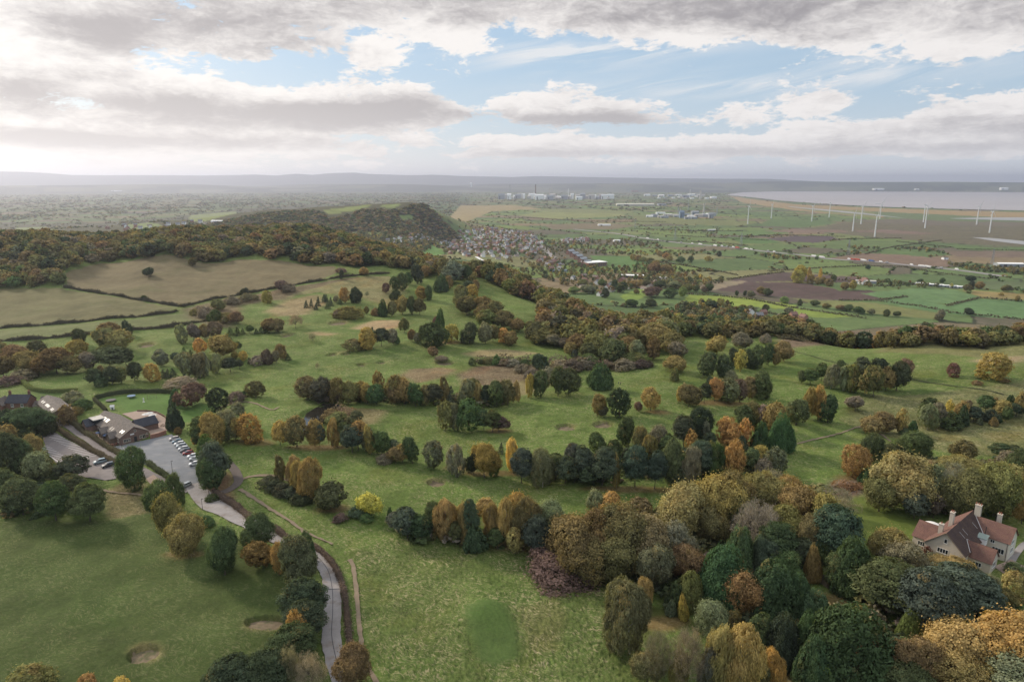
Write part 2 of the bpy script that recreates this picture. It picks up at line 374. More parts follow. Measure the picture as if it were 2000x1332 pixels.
class MB:
    """collects shapes and links them as ONE mesh object (uv in metres for tiles and bricks)"""
    def __init__(s): s.v, s.f, s.uv = [], [], []
    def poly(s, pts, uv=None):
        i = len(s.v); s.v += [tuple(p) for p in pts]; s.f.append(list(range(i, i + len(pts))))
        if uv is None:
            p = [Vector(q) for q in pts]; n = (p[1] - p[0]).cross(p[2] - p[1])
            a = Vector((n.y, -n.x, 0)) if abs(n.z) < 0.999 * n.length and (n.x or n.y) else Vector((1, 0, 0))
            a.normalize(); b = n.normalized().cross(a) if n.length else Vector((0, 1, 0))
            uv = [(q.dot(a), q.dot(b)) for q in p]
        s.uv += uv
    def box(s, c, d, rz=0.0, taper=1.0, ax=None):
        x, y, z = d[0] / 2, d[1] / 2, d[2]
        cr, sr = math.cos(rz), math.sin(rz)
        def T(px, py, pz, k=1.0): return (c[0] + (px * cr - py * sr) * k, c[1] + (px * sr + py * cr) * k, c[2] + pz)
        b = [T(-x, -y, 0), T(x, -y, 0), T(x, y, 0), T(-x, y, 0)]; t = [T(-x, -y, z, taper), T(x, -y, z, taper), T(x, y, z, taper), T(-x, y, z, taper)]
        s.poly(b[::-1]); s.poly(t)
        for i in range(4): s.poly([b[i], b[(i + 1) % 4], t[(i + 1) % 4], t[i]])
    def tube(s, a, b, r0, r1=None, n=6, cap=True):
        r1 = r0 if r1 is None else r1
        a, b = Vector(a), Vector(b); d = (b - a)
        if d.length < 1e-6: return
        d.normalize(); u = d.orthogonal().normalized(); w = d.cross(u)
        A = [a + (u * math.cos(6.2832 * i / n) + w * math.sin(6.2832 * i / n)) * r0 for i in range(n)]
        B = [b + (u * math.cos(6.2832 * i / n) + w * math.sin(6.2832 * i / n)) * r1 for i in range(n)]
        for i in range(n): s.poly([A[i], A[(i + 1) % n], B[(i + 1) % n], B[i]])
        if cap: s.poly(A[::-1]); s.poly(B)
    def lathe(s, c, prof, n=12):
        rings = [[(c[0] + r * math.cos(6.2832 * i / n), c[1] + r * math.sin(6.2832 * i / n), c[2] + z) for i in range(n)] for r, z in prof]
        for k in range(len(rings) - 1):
            for i in range(n): s.poly([rings[k][i], rings[k][(i + 1) % n], rings[k + 1][(i + 1) % n], rings[k + 1][i]])
        s.poly(rings[0][::-1]); s.poly(rings[-1])
    def build(s, name, mat, parent=None, smooth=False, loc=None):
        o = mesh(name, s.v, s.f, mat, parent, smooth, loc)
        l = o.data.uv_layers.new(name='UVMap'); l.data.foreach_set('uv', np.array(s.uv, np.float32).ravel())
        return o
# ------------------------------------------------------------------ ground features given in photo points
BUNK = [(281, 1275, 27, 15), (520, 1216, 38, 12), (853, 941, 17, 7), (1105, 833, 18, 6), (1178, 829, 18, 6), (286, 673, 13, 4), (745, 707, 7, 3), (706, 712, 8, 3),
        (649, 692, 8, 3), (676, 690, 8, 2.5), (561, 654, 10, 3), (659, 631, 16, 4), (1917, 678, 10, 3), (1899, 669, 10, 2.5), (868, 708, 16, 4)]
def _ell(px, py, rx, ry):
    c, l, r, t, b = gp([(px, py), (px - rx, py), (px + rx, py), (px, py - ry), (px, py + ry)])
    return c, (r - l).length / 2, (t - b).length / 2, math.atan2((r - l).y, (r - l).x)
BUNKERS = [_ell(*b) for b in BUNK]
POND = [(598, 832), (606, 812), (630, 797), (652, 795), (656, 803), (645, 814), (622, 832), (608, 845)]
_pg = gp(POND); POND_C = sum(_pg, Vector()) / len(_pg); POND_Z = 0
_mound = [_ell(955, 1210, 85, 70), _ell(1090, 1190, 60, 60), _ell(420, 1240, 90, 40), _ell(430, 890, 60, 30), _ell(560, 800, 60, 25), _ell(1250, 830, 70, 25), _ell(700, 800, 90, 30), _ell(1500, 760, 90, 25), _ell(1850, 790, 90, 30)]
for (c, rx, ry, rot), h in zip(_mound, (1.6, 1.2, 1.4, 1.0, .9, 1.0, .8, 1.2, 1.6)): MOUNDS.append((c.x, c.y, rx, ry, h, rot))
for c, rx, ry, rot in BUNKERS: MOUNDS.append((c.x, c.y, rx * 1.05, ry * 1.05, -min(1.5, ry * 0.5), rot))
MOUNDS.append((POND_C.x, POND_C.y, 10, 15, -1.5, 0.25))
WPX = [(1415, 381), (1470, 386), (1520, 392), (1600, 398), (1700, 403.5), (1800, 407), (1900, 410), (2150, 414), (2150, 371.4), (1900, 371.6), (1700, 371.6), (1520, 373), (1450, 376)]
CHPX = [(1535, 403), (1600, 408.5), (1690, 417), (1770, 427), (1690, 419.5), (1600, 411), (1545, 405)]
FLATPX = [(1850, 427), (1930, 425), (2050, 425), (2050, 434), (1960, 430.5), (1900, 429)]
POOLPX = [(1898, 464), (1930, 465), (1985, 470), (2060, 478), (2060, 486), (1990, 477), (1940, 471)]
POND_Z = height(POND_C.x, POND_C.y) + .75
def px2(pts): return np.array([(p.x, p.y) for p in gp(pts)])
def inpoly(x, y, poly):
    r = np.zeros(x.shape, bool)
    bb = (x >= poly[:, 0].min()) & (x <= poly[:, 0].max()) & (y >= poly[:, 1].min()) & (y <= poly[:, 1].max())
    xs, ys = x[bb], y[bb]; q = np.zeros(xs.shape, bool); n = len(poly)
    for i in range(n):
        (x0, y0), (x1, y1) = poly[i], poly[(i + 1) % n]
        if y0 == y1: continue
        c = (ys < y0) != (ys < y1)
        q ^= c & (xs < x0 + (ys - y0) * (x1 - x0) / (y1 - y0))
    r[bb] = q
    return r
WGP = px2(WPX)

GRASS = (92, 111, 50)
POLYS = [  # photo outline, colour seen (sRGB), tussock 0..1, drill rows 0..1
 ([(0, 1010), (120, 1015), (250, 1010), (330, 985), (420, 1035), (540, 1100), (600, 1120), (640, 1332), (-60, 1350)], (72, 86, 42), .25, 0),
 ([(190, 965), (260, 935), (330, 960), (300, 1000), (215, 1012)], (108, 100, 66), .8, 0),
 ([(690, 1075), (780, 1050), (1050, 1080), (1200, 1140), (1290, 1240), (1260, 1345), (760, 1345), (700, 1200)], (88, 104, 50), 1.0, 0),
 ([(905, 1180), (950, 1165), (985, 1180), (1005, 1230), (1015, 1290), (965, 1305), (925, 1290), (912, 1240)], (78, 98, 48), .12, 0),
 ([(1005, 1180), (1080, 1160), (1110, 1200), (1090, 1270), (1040, 1270), (1015, 1220)], (98, 103, 56), 1.0, 0),
 ([(1610, 960), (1690, 965), (1760, 1010), (1840, 1020), (1800, 1060), (1700, 1060), (1640, 1000)], (94, 108, 46), .1, 0),
 ([(1600, 960), (1640, 930), (1700, 930), (1690, 960), (1640, 975)], (118, 100, 88), .7, 0),
 ([(1250, 1180), (1350, 1190), (1300, 1240), (1230, 1270)], (84, 92, 44), .2, 0),
 ([(1440, 1280), (1560, 1270), (1600, 1345), (1500, 1345)], (100, 92, 58), .4, 0),
 ([(130, 530), (200, 515), (380, 512), (470, 507), (560, 511), (650, 521), (660, 532), (640, 543), (540, 561), (440, 579), (355, 598), (250, 580), (125, 560)], (112, 102, 74), .12, .9),
 ([(-60, 560), (0, 564), (122, 563), (250, 583), (350, 600), (330, 611), (240, 620), (120, 631), (0, 640), (-60, 643)], (108, 104, 70), .12, .9),
 ([(-60, 650), (0, 646), (240, 626), (340, 614), (400, 613), (412, 626), (300, 639), (150, 654), (0, 666), (-60, 670)], (104, 110, 68), .15, .8),
 ([(360, 603), (440, 583), (540, 566), (640, 549), (700, 540), (700, 552), (600, 570), (550, 585), (480, 595), (455, 640), (420, 640), (375, 625)], (104, 92, 68), .7, 0),
 ([(520, 606), (560, 584), (620, 574), (640, 590), (600, 615), (540, 620)], (140, 122, 86), 1, 0),
 ([(700, 541), (760, 540), (800, 560), (760, 600), (700, 580), (620, 570), (560, 580), (640, 556)], (122, 118, 76), .9, 0),
 ([(688, 641), (730, 626), (785, 624), (795, 632), (760, 644), (725, 647)], (160, 136, 100), .8, 0),
 ([(596, 650), (625, 649), (660, 654), (640, 657), (605, 655)], (150, 128, 92), .8, 0),
 ([(905, 690), (980, 682), (1060, 690), (1000, 697), (930, 696)], (140, 126, 88), .9, 0),
 ([(780, 735), (800, 720), (860, 716), (885, 722), (870, 738), (815, 748)], (120, 104, 76), .8, 0),
 ([(890, 730), (930, 715), (1040, 708), (1090, 725), (1060, 750), (960, 752), (905, 750)], (112, 96, 74), .9, 0),
 ([(970, 750), (1060, 735), (1100, 745), (1010, 775)], (122, 112, 74), .7, 0),
 ([(1500, 686), (1540, 655), (1640, 645), (1790, 656), (1815, 664), (1700, 669), (1600, 676)], (108, 90, 74), .8, 0),
 ([(1820, 665), (2010, 668), (2100, 690), (2100, 720), (1920, 700), (1700, 690)], (112, 112, 68), .8, 0),
 ([(1700, 770), (1800, 770), (2010, 745), (2100, 760), (2100, 870), (1880, 890), (1720, 850), (1640, 820)], (106, 110, 66), 1, 0),
 ([(1890, 705), (2010, 695), (2010, 708), (1930, 710)], (150, 130, 100), .8, 0),
 ([(640, 815), (700, 795), (760, 800), (740, 825), (690, 830)], (122, 112, 74), .9, 0),
 ([(190, 780), (260, 770), (345, 770), (420, 790), (440, 810), (330, 830), (230, 800)], (82, 110, 50), .05, 0),
 ([(60, 765), (150, 768), (190, 790), (120, 800), (60, 790)], (84, 104, 52), .1, 0),
 ([(100, 750), (180, 752), (300, 740), (180, 758)], (96, 116, 52), .1, 0),
 ([(380, 960), (430, 920), (460, 930), (460, 970), (430, 985)], (112, 88, 66), .4, 0),
 # second hill and the valley behind the wood
 ([(-60, 440), (200, 435), (330, 425), (470, 408), (600, 402), (700, 400), (790, 395), (830, 405), (880, 440), (905, 468), (700, 480), (400, 470), (-60, 460)], (74, 74, 50), .2, 0),
 ([(632, 410), (700, 402), (728, 400), (720, 405), (690, 412), (640, 420)], (118, 128, 70), .1, .2),
 ([(735, 402), (775, 399), (790, 400), (760, 408)], (116, 128, 72), .1, .2),
 ([(775, 413), (800, 411), (816, 427), (785, 431)], (106, 126, 70), .1, .2),
 ([(370, 421), (460, 413), (467, 417), (400, 433), (370, 433)], (116, 126, 72), .1, .2),
 ([(472, 431), (550, 428), (560, 437), (490, 441)], (102, 116, 72), .1, .2),
 ([(640, 456), (760, 452), (818, 452), (815, 466), (660, 463)], (116, 122, 74), .1, .2),
 ([(230, 440), (300, 436), (330, 446), (250, 450)], (110, 122, 74), .1, .2),
 ([(30, 445), (90, 443), (110, 450), (40, 452)], (112, 122, 74), .1, .2),
 ([(790, 481), (848, 479), (874, 495), (830, 502), (800, 499)], (92, 124, 58), .05, .2),
 ([(895, 505), (960, 503), (1000, 515), (960, 518)], (120, 124, 78), .2, .2),
 # the plain to the right
 ([(1150, 499), (1235, 500), (1275, 522), (1210, 525), (1165, 510)], (88, 116, 62), .05, .2),
 ([(1398, 566), (1455, 551), (1555, 552), (1625, 563), (1640, 569), (1600, 575), (1540, 581), (1470, 576)], (92, 76, 70), 0, .6),
 ([(1415, 548), (1480, 538), (1530, 532), (1680, 543), (1660, 552), (1560, 549), (1470, 551)], (92, 77, 72), 0, .6),
 ([(1545, 581), (1600, 576), (1640, 568), (1700, 567), (1765, 580), (1715, 586), (1640, 587)], (92, 76, 70), 0, .6),
 ([(1330, 556), (1395, 548), (1465, 549), (1400, 566), (1345, 562)], (142, 128, 104), .1, .3),
 ([(1345, 576), (1440, 579), (1560, 597), (1540, 605), (1450, 598), (1380, 601), (1330, 591)], (128, 142, 58), .05, .2),
 ([(1550, 601), (1672, 618), (1600, 621), (1535, 612)], (126, 142, 60), .05, .2),
 ([(1210, 578), (1260, 560), (1270, 575), (1230, 592)], (120, 140, 60), .05, 0),
 ([(1545, 583), (1700, 591), (1835, 612), (1835, 624), (1700, 613), (1600, 596)], (116, 118, 70), .1, .4),
 ([(1680, 573), (1790, 563), (1865, 566), (1915, 582), (1855, 594), (1790, 588), (1725, 583)], (98, 124, 78), .05, .3),
 ([(1705, 586), (1790, 584), (1850, 598), (1910, 584), (2060, 590), (2060, 628), (1880, 616), (1790, 603)], (94, 122, 76), .05, .3),
 ([(1880, 567), (1960, 571), (2060, 578), (2060, 588), (1920, 582)], (142, 126, 78), .1, .2),
 ([(1900, 548), (2060, 552), (2060, 570), (1940, 566), (1900, 562)], (94, 106, 70), .1, .2),
 ([(1620, 505), (1680, 494), (1755, 497), (1850, 506), (1850, 522), (1757, 517)], (122, 102, 86), .3, .2),
 ([(1840, 490), (2060, 492), (2060, 504), (1870, 502)], (114, 98, 84), .2, .2),
 ([(1570, 447), (1640, 437), (1720, 431), (1900, 436), (2100, 440), (2100, 486), (1900, 478), (1800, 471), (1710, 464), (1640, 457)], (98, 92, 72), .6, 0),
 ([(1640, 430), (1760, 428), (2100, 432), (2100, 442), (1800, 440)], (104, 96, 82), .5, 0),
 ([(1400, 452), (1500, 449), (1560, 455), (1480, 460), (1400, 460)], (94, 116, 64), .1, .3),
 ([(1420, 463), (1500, 466), (1530, 476), (1450, 476)], (84, 110, 58), .1, .3),
 ([(1650, 468), (1790, 473), (1760, 482), (1660, 490), (1600, 478)], (96, 112, 66), .1, .3),
 ([(1860, 480), (2060, 487), (2060, 492), (1870, 488)], (92, 112, 64), .1, .3),
 ([(1500, 430), (1600, 430), (1640, 436), (1560, 445), (1480, 441)], (90, 110, 64), .1, .3),
 ([(1495, 466), (1560, 461), (1620, 461), (1640, 467), (1590, 475), (1520, 471)], (90, 78, 78), 0, .3),
 ([(1490, 451), (1560, 447), (1640, 449), (1660, 454), (1560, 456)], (124, 104, 90), .1, .4),
 ([(1660, 452), (1730, 449), (1830, 456), (1790, 459)], (122, 102, 90), .1, .4),
 ([(1425, 383), (1480, 391), (1560, 400), (1700, 406), (1900, 413), (2100, 417), (2100, 428), (1850, 431), (1700, 425), (1560, 412), (1450, 396)], (152, 130, 90), .3, 0),
 ([(1560, 408), (1680, 411), (1760, 420), (1700, 425), (1600, 414)], (124, 124, 76), .2, 0),
 ([(1700, 413), (1850, 420), (2100, 432), (2100, 436), (1850, 432), (1730, 426)], (98, 112, 72), .2, 0),
 ([(830, 406), (900, 402), (1000, 401), (1060, 409), (960, 413)], (146, 130, 90), .1, .2),
 ([(1010, 421), (1060, 414), (1150, 416), (1220, 418), (1200, 424), (1080, 428)], (128, 132, 78), .1, .2),
 ([(1000, 410), (1150, 408), (1240, 414), (1220, 418), (1080, 415)], (118, 122, 74), .1, .2),
 ([(1230, 420), (1400, 430), (1480, 436), (1440, 442), (1250, 436)], (112, 116, 70), .1, .3),
 ([(1060, 440), (1150, 436), (1250, 440), (1200, 448), (1080, 448)], (118, 106, 82), .1, .3),
]
def _h2(i, j, k=0):
    v = np.sin(i * 127.1 + j * 311.7 + k * 74.7) * 43758.5453
    return v - np.floor(v)
def patchwork(x, y, cell=250.0):
    """irregular fields: distance to the nearest field edge and a random number for the field"""
    u, v = (x * 0.93 + y * 0.37) / cell, (-x * 0.37 + y * 0.93) / cell * 1.35
    i0, j0 = np.floor(u), np.floor(v)
    d1 = np.full(x.shape, 9.0); d2 = d1.copy(); idn = np.zeros(x.shape)
    for di in (-1, 0, 1):
        for dj in (-1, 0, 1):
            a, b = i0 + di, j0 + dj
            q = np.maximum(np.abs(u - a - 0.5 - 0.35 * (_h2(a, b, 1) - .5) * 2), np.abs(v - b - 0.5 - 0.35 * (_h2(a, b, 2) - .5) * 2))
            m = q < d1
            d2 = np.where(m, d1, np.minimum(d2, q)); idn = np.where(m, _h2(a, b, 3), idn); d1 = np.where(m, q, d1)
    return (d2 - d1) * cell, idn
PAL = [lin(*c) for c in ((96, 114, 66), (104, 120, 66), (88, 106, 62), (112, 120, 72), (124, 122, 80), (116, 104, 80), (84, 102, 60), (100, 118, 64), (92, 112, 64), (128, 112, 84), (108, 124, 62), (98, 92, 74))]
LITTER = [(500, 862, 45, 7), (1285, 803, 22, 5), (975, 842, 26, 5), (655, 992, 34, 8), (900, 915, 30, 6), (1660, 932, 30, 5), (1400, 787, 60, 5), (870, 668, 40, 4), (620, 872, 60, 6), (960, 925, 60, 6), (1030, 1070, 70, 8), (1250, 955, 120, 6), (360, 1082, 40, 6), (1300, 1215, 50, 16), (1640, 1170, 40, 14), (1520, 1300, 50, 20)]
def make_ground():
    D = [0.01] + list(np.exp(np.arange(math.log(8), math.log(95), 0.16)))
    d = 95.0
    while d < 41000:
        D.append(d); d += min(max(d * d * 4.6e-6, 0.62), 70) if d < 12500 else 260
    D = np.array(D)
    A = np.concatenate([np.arange(-180, -44, 6), np.arange(-44, 44.001, 0.135), np.arange(50, 180, 6)]) * math.pi / 180
    nd, na = len(D), len(A)
    dd, aa = np.meshgrid(D, A, indexing='ij')
    x, y = dd * np.sin(aa), dd * np.cos(aa)
    z = height(x, y)
    z = np.where(inpoly(x, y, WGP), -97.5, z)
    col = np.empty((nd, na, 3)); col[:] = lin(*GRASS); par = np.zeros((nd, na, 3)); par[..., 0] = .72
    far = (dd > 1000) | (z < -30)
    e, idn = patchwork(x, y)
    pal = np.array(PAL)[(idn * len(PAL)).astype(int) % len(PAL)]
    col[far] = pal[far]; par[far] = (0.1, 0.25, 0)
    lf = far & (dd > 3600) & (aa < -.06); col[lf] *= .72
    hedge = far & (e < 3.0 + dd * 0.0012); col[hedge] = lin(58, 60, 42)
    # the jittered test point gives field edges a natural wobble
    jx = np.sin(x * .11 + 1.7 * np.sin(y * .07)) * 1.2 + np.sin(y * .31) * .5; jy = np.sin(y * .13 + 1.3 * np.sin(x * .09)) * 1.2 + np.sin(x * .37) * .5
    k = np.clip(dd / 400, .5, 1.5)
    tx, ty = x + jx * k, y + jy * k
    for pts, c, tus, row in POLYS:
        m = inpoly(tx, ty, px2(pts)); col[m] = lin(*c); par[m] = (tus, row, 0)
    for cx, cy, rx, ry in LITTER:
        pts = [(cx + rx * math.cos(q * .3), cy + ry * math.sin(q * .3)) for q in range(21)]
        m = inpoly(tx, ty, px2(pts)); col[m] = lin(112, 96, 58); par[m] = (.5, 0, 0)
    for cx, cy, rx, ry in BUNK:
        pts = [(cx + 1.14 * rx * math.cos(q * .3), cy + 1.2 * ry * math.sin(q * .3)) for q in range(21)]
        m = inpoly(tx, ty, px2(pts)); col[m] = lin(126, 118, 76); par[m] = (.8, 0, 0)
    lum = col @ np.array([.25, .65, .10]); col = col * .93 + lum[..., None] * .07
    for _ in range(4):                                  # grass grows across the edges
        m = (dd > 95) & (dd < 620)
        for arr in (col, par):
            b = (arr + np.roll(arr, 1, 0) + np.roll(arr, -1, 0) + np.roll(arr, 1, 1) + np.roll(arr, -1, 1) + np.roll(arr, 2, 1) + np.roll(arr, -2, 1)) / 7
            arr[m] = b[m]
    shore = dd > 15000; e2, id2 = patchwork(x, y, 900.0); col[shore] = (np.array([lin(70, 78, 62), lin(92, 98, 76), lin(60, 68, 56), lin(104, 106, 84), lin(66, 72, 58)])[(id2 * 5).astype(int) % 5])[shore]
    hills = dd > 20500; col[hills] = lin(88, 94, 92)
    z = z - (dd < 520) * (dd > 95) * np.random.default_rng(3).random(z.shape) * (.12 + .42 * par[..., 0]) * np.clip((dd - 95) / 20, 0, 1) * np.clip((520 - dd) / 150, 0, 1)   # tussocks
    idx = np.arange(nd * na).reshape(nd, na)
    f = np.stack([idx[:-1, :-1], idx[:-1, 1:], idx[1:, 1:], idx[1:, :-1]], -1).reshape(-1, 4)
    wrap = np.stack([idx[:-1, -1], idx[:-1, 0], idx[1:, 0], idx[1:, -1]], -1).reshape(-1, 4)
    f = np.concatenate([f, wrap])[:, ::-1]
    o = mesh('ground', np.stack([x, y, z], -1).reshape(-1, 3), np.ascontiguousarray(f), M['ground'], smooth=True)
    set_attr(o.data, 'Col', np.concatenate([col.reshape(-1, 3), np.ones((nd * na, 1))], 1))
    set_attr(o.data, 'Par', par.reshape(-1, 3), 'FLOAT_VECTOR')
    tag(o, kind='structure', label='rough grassland, fields, low hills and river plain')
    return o
make_ground()

def catmull(P, step=2.0):
    P = [np.array((p.x, p.y)) for p in P]; P = [2 * P[0] - P[1]] + P + [2 * P[-1] - P[-2]]
    out_ = []
    for i in range(1, len(P) - 2):
        n = max(2, int(np.linalg.norm(P[i + 1] - P[i]) / step))
        for t in np.arange(n) / n:
            out_.append(0.5 * (2 * P[i] + (P[i + 1] - P[i - 1]) * t + (2 * P[i - 1] - 5 * P[i] + 4 * P[i + 1] - P[i + 2]) * t * t + (3 * P[i] - P[i - 1] - 3 * P[i + 1] + P[i + 2]) * t ** 3))
    out_.append(P[-2]); return np.array(out_)
def ribbon(name, pts, width, mat, off=0.05, step=1.5, wob=0.0, **tg):
    c = catmull(gp(pts) if not isinstance(pts[0], Vector) else pts, step); n = len(c)
    t = np.gradient(c, axis=0); t /= np.maximum(np.linalg.norm(t, axis=1), 1e-6)[:, None]; nn = np.stack([-t[:, 1], t[:, 0]], 1)
    w = np.interp(np.linspace(0, 1, n), np.linspace(0, 1, len(width)), width) if isinstance(width, (list, tuple)) else np.full(n, float(width))
    ks = np.linspace(-.5, .5, 7)
    X = c[:, None, :] + nn[:, None, :] * (w[:, None] * ks[None])[:, :, None]
    if wob: X[:, 0] += nn * (rng.normal(0, wob, n))[:, None]; X[:, -1] += nn * (rng.normal(0, wob, n))[:, None]
    z = height(X[..., 0], X[..., 1]) + off
    idx = np.arange(n * 7).reshape(n, 7)
    f = np.stack([idx[:-1, :-1], idx[1:, :-1], idx[1:, 1:], idx[:-1, 1:]], -1).reshape(-1, 4)[:, ::-1]
    o = mesh(name, np.concatenate([X, z[..., None]], -1).reshape(-1, 3), np.ascontiguousarray(f), mat, smooth=True)
    if np.mean([p.normal.z for p in o.data.polygons[:20]]) < 0: o.data.flip_normals()
    return tag(o, **tg)
def sheet(name, poly, mat, off=0.05, step=1.0, z=None, **tg):
    """a surface that follows the ground inside an outline given in ground coordinates"""
    p = np.array([(q[0], q[1]) for q in poly]); y0, y1 = p[:, 1].min(), p[:, 1].max()
    V, Fc = [], []; n = len(p); m = max(2, int((y1 - y0) / step)); xm = p[:, 0].max() - p[:, 0].min(); k = max(2, int(xm / step / 1.5))
    rows = []
    for yy in np.linspace(y0 + 1e-4, y1 - 1e-4, m + 1):
        xs = sorted(p[i, 0] + (yy - p[i, 1]) * (p[(i + 1) % n, 0] - p[i, 0]) / (p[(i + 1) % n, 1] - p[i, 1]) for i in range(n) if (yy < p[i, 1]) != (yy < p[(i + 1) % n, 1]))
        rows.append((yy, xs[0], xs[-1]) if len(xs) >= 2 else None)
    pr = None
    for r in rows:
        if r is None: pr = None; continue
        b = len(V); xs = np.linspace(r[1], r[2], k + 1)
        zz = height(xs, np.full(k + 1, r[0])) + off if z is None else np.full(k + 1, z)
        V += [(a, r[0], c) for a, c in zip(xs, zz)]
        if pr is not None: Fc += [(pr + i, pr + i + 1, b + i + 1, b + i) for i in range(k)]
        pr = b
    o = mesh(name, V, np.array(Fc, np.int32), mat, smooth=True)
    return tag(o, **tg)
sheet('estuary_water', WGP, M['estuary'], z=-94.2, step=260, kind='structure', label='broad silty estuary below the horizon')
sheet('creek_water', px2(CHPX), M['pool'], off=0.5, step=25, kind='structure', label='pale tidal creek across the saltmarsh')
sheet('mudflat_water', px2(FLATPX), M['pool'], off=0.5, step=25, kind='structure', label='silver mudflat pools at the marsh edge')
sheet('pool_water', px2(POOLPX), M['pool'], off=0.4, step=10, kind='structure', label='pale lagoon on the heath by the turbines')
sheet('pond_water', [(POND_C.x + 1.35 * (a - POND_C.x), POND_C.y + 1.35 * (b - POND_C.y)) for a, b in px2(POND)], M['pond'], z=POND_Z, step=1.0, kind='structure', label='small dark pond below the tree belt')
for i, (c, rx, ry, rot) in enumerate(BUNKERS):
    a = np.linspace(0, 6.2832, 29)[:-1]; wob = 1 + 0.08 * np.sin(a * 3 + i) + 0.06 * np.sin(a * 5 + 2 * i)
    pts = [(c.x + rx * .95 * w * math.cos(t) * math.cos(rot) - ry * .95 * w * math.sin(t) * math.sin(rot), c.y + rx * .95 * w * math.cos(t) * math.sin(rot) + ry * .95 * w * math.sin(t) * math.cos(rot)) for t, w in zip(a, wob)]
    sheet('sand_bunker', pts, M['sand'], off=0.05, step=max(0.35, ry / 12), kind='structure', label='abandoned bunker of dead grass and sand')
# ------------------------------------------------------------------ lane, car parks, paths
LANE = [(706, 1420), (674, 1340), (656, 1290), (647, 1240), (649, 1190), (648, 1150), (640, 1115), (622, 1090), (598, 1074), (562, 1060), (525, 1044), (488, 1022), (450, 1001), (415, 985), (392, 965), (377, 945)]
ribbon('lane_road', LANE, [4.6, 4.4, 4.3, 4.3, 4.3, 4.3, 4.3, 4.3, 4.6, 5.2, 6.5, 7.5, 6.5, 5.5], M['lane'], off=0.07, wob=.1, kind='structure', label='single track concrete lane')
ribbon('verge_joint', [(LANE[i][0] + 1, LANE[i][1]) for i in range(2, 9)], 0.16, M['dark'], off=0.085, kind='structure', label='seam down the middle of the lane')
ribbon('lane_seam', [(636, 1151), (664, 1150)], .35, M['dark'], off=0.086, kind='structure', label='dark seam across the lane')
ribbon('lane_branch_road', [(372, 958), (335, 945), (300, 932), (268, 914), (238, 899), (200, 877), (165, 853), (135, 833), (112, 824)], [4.2, 3.6, 3.2, 3.0], M['tarmac'], off=0.06, kind='structure', label='narrow hedged lane between the car parks')
CP1 = [(222, 872), (262, 864), (300, 856), (336, 848), (352, 862), (372, 880), (385, 905), (391, 940), (392, 955), (364, 952), (345, 935), (318, 920), (285, 908), (250, 892)]
sheet('gravel_car_park', px2(CP1), M['gravel'], off=0.045, step=0.8, kind='structure', label='blue grey gravel car park')
CP2 = [(80, 845), (105, 842), (150, 868), (195, 892), (240, 913), (256, 930), (205, 938), (165, 932), (120, 915), (95, 885)]
sheet('marked_car_park', px2(CP2), M['tarmac'], off=0.045, step=0.8, kind='structure', label='tarmac car park with white bay lines')
sheet('leafy_apron_pavement', px2([(285, 935), (300, 927), (325, 945), (300, 952)]), M['paving'], off=0.075, step=0.6, kind='structure', label='leaf strewn paving below the hedge')
PAT = [(238, 808), (270, 802), (305, 806), (328, 820), (336, 838), (296, 852), (290, 842), (270, 825)]
sheet('patio_paving', px2(PAT), M['paving'], off=0.05, step=0.8, kind='structure', label='flagged terrace behind the stone pub')
sheet('forecourt_paving', px2([(160, 835), (180, 842), (205, 855), (232, 868), (212, 874), (190, 862), (165, 848)]), M['paving'], off=0.05, step=0.8, kind='structure', label='flagged seating area before the pub')
ribbon('footpath_path', [(745, 1350), (728, 1320), (714, 1290), (705, 1250), (700, 1200), (696, 1150), (690, 1105), (682, 1092)], 1.1, M['dirt'], off=0.05, wob=.1, kind='structure', label='worn earth path beside the lane hedge')
ribbon('upper_path', [(650, 1062), (600, 1040), (560, 1013), (520, 988), (490, 968), (468, 955)], [0.7, 1.0, 1.2, 1.5], M['dirt'], off=0.05, wob=.15, kind='structure', label='earth path along the hedge')
ribbon('drive_path', [(405, 975), (425, 965), (450, 955), (466, 940), (460, 920), (446, 903)], 3.2, M['darkpath'], off=0.055, kind='structure', label='brown tarmac drive to the trees')
ribbon('fork_path', [(466, 940), (485, 931), (515, 928), (545, 931), (565, 938)], 1.6, M['dirt'], off=0.05, wob=.1, kind='structure', label='pale path forking from the drive')
for nm, pts in (('meadow_path', [(1740, 862), (1690, 833), (1640, 846), (1590, 858), (1540, 870)]), ('fairway_path', [(190, 955), (230, 962), (270, 965), (300, 975)]), ('bank_path', [(545, 795), (530, 800), (500, 788), (470, 785), (430, 795)])):
    ribbon(nm, pts, 1.0, M['dirt'], off=0.05, wob=.15, kind='structure', label='thin trodden path through the grass')
ribbon('ride_path', [(1520, 676), (1600, 700), (1700, 722), (1780, 740), (1850, 752), (1960, 770)], 1.1, simple('dark rutted turf', (0.05, 0.055, 0.03), 0.95, 0.1), off=0.05, wob=.1, kind='structure', label='dark rutted track across the upper meadow')
ribbon('motorway_road', [(1120, 448), (1200, 456), (1260, 466), (1330, 475), (1420, 483), (1490, 491), (1560, 498), (1620, 506), (1700, 511), (1790, 520), (1870, 528), (1960, 540)], 22, M['lane'], off=0.4, step=15, kind='structure', label='motorway crossing the plain')
ribbon('village_road', [(1045, 470), (1058, 482), (1072, 495), (1090, 510), (1098, 518)], 16, M['lane'], off=0.5, step=10, kind='structure', label='main road into the village')
ribbon('valley_road', [(930, 502), (945, 510), (960, 514), (972, 515)], 9, M['white'], off=0.5, step=8, kind='structure', label='pale track below the wood')
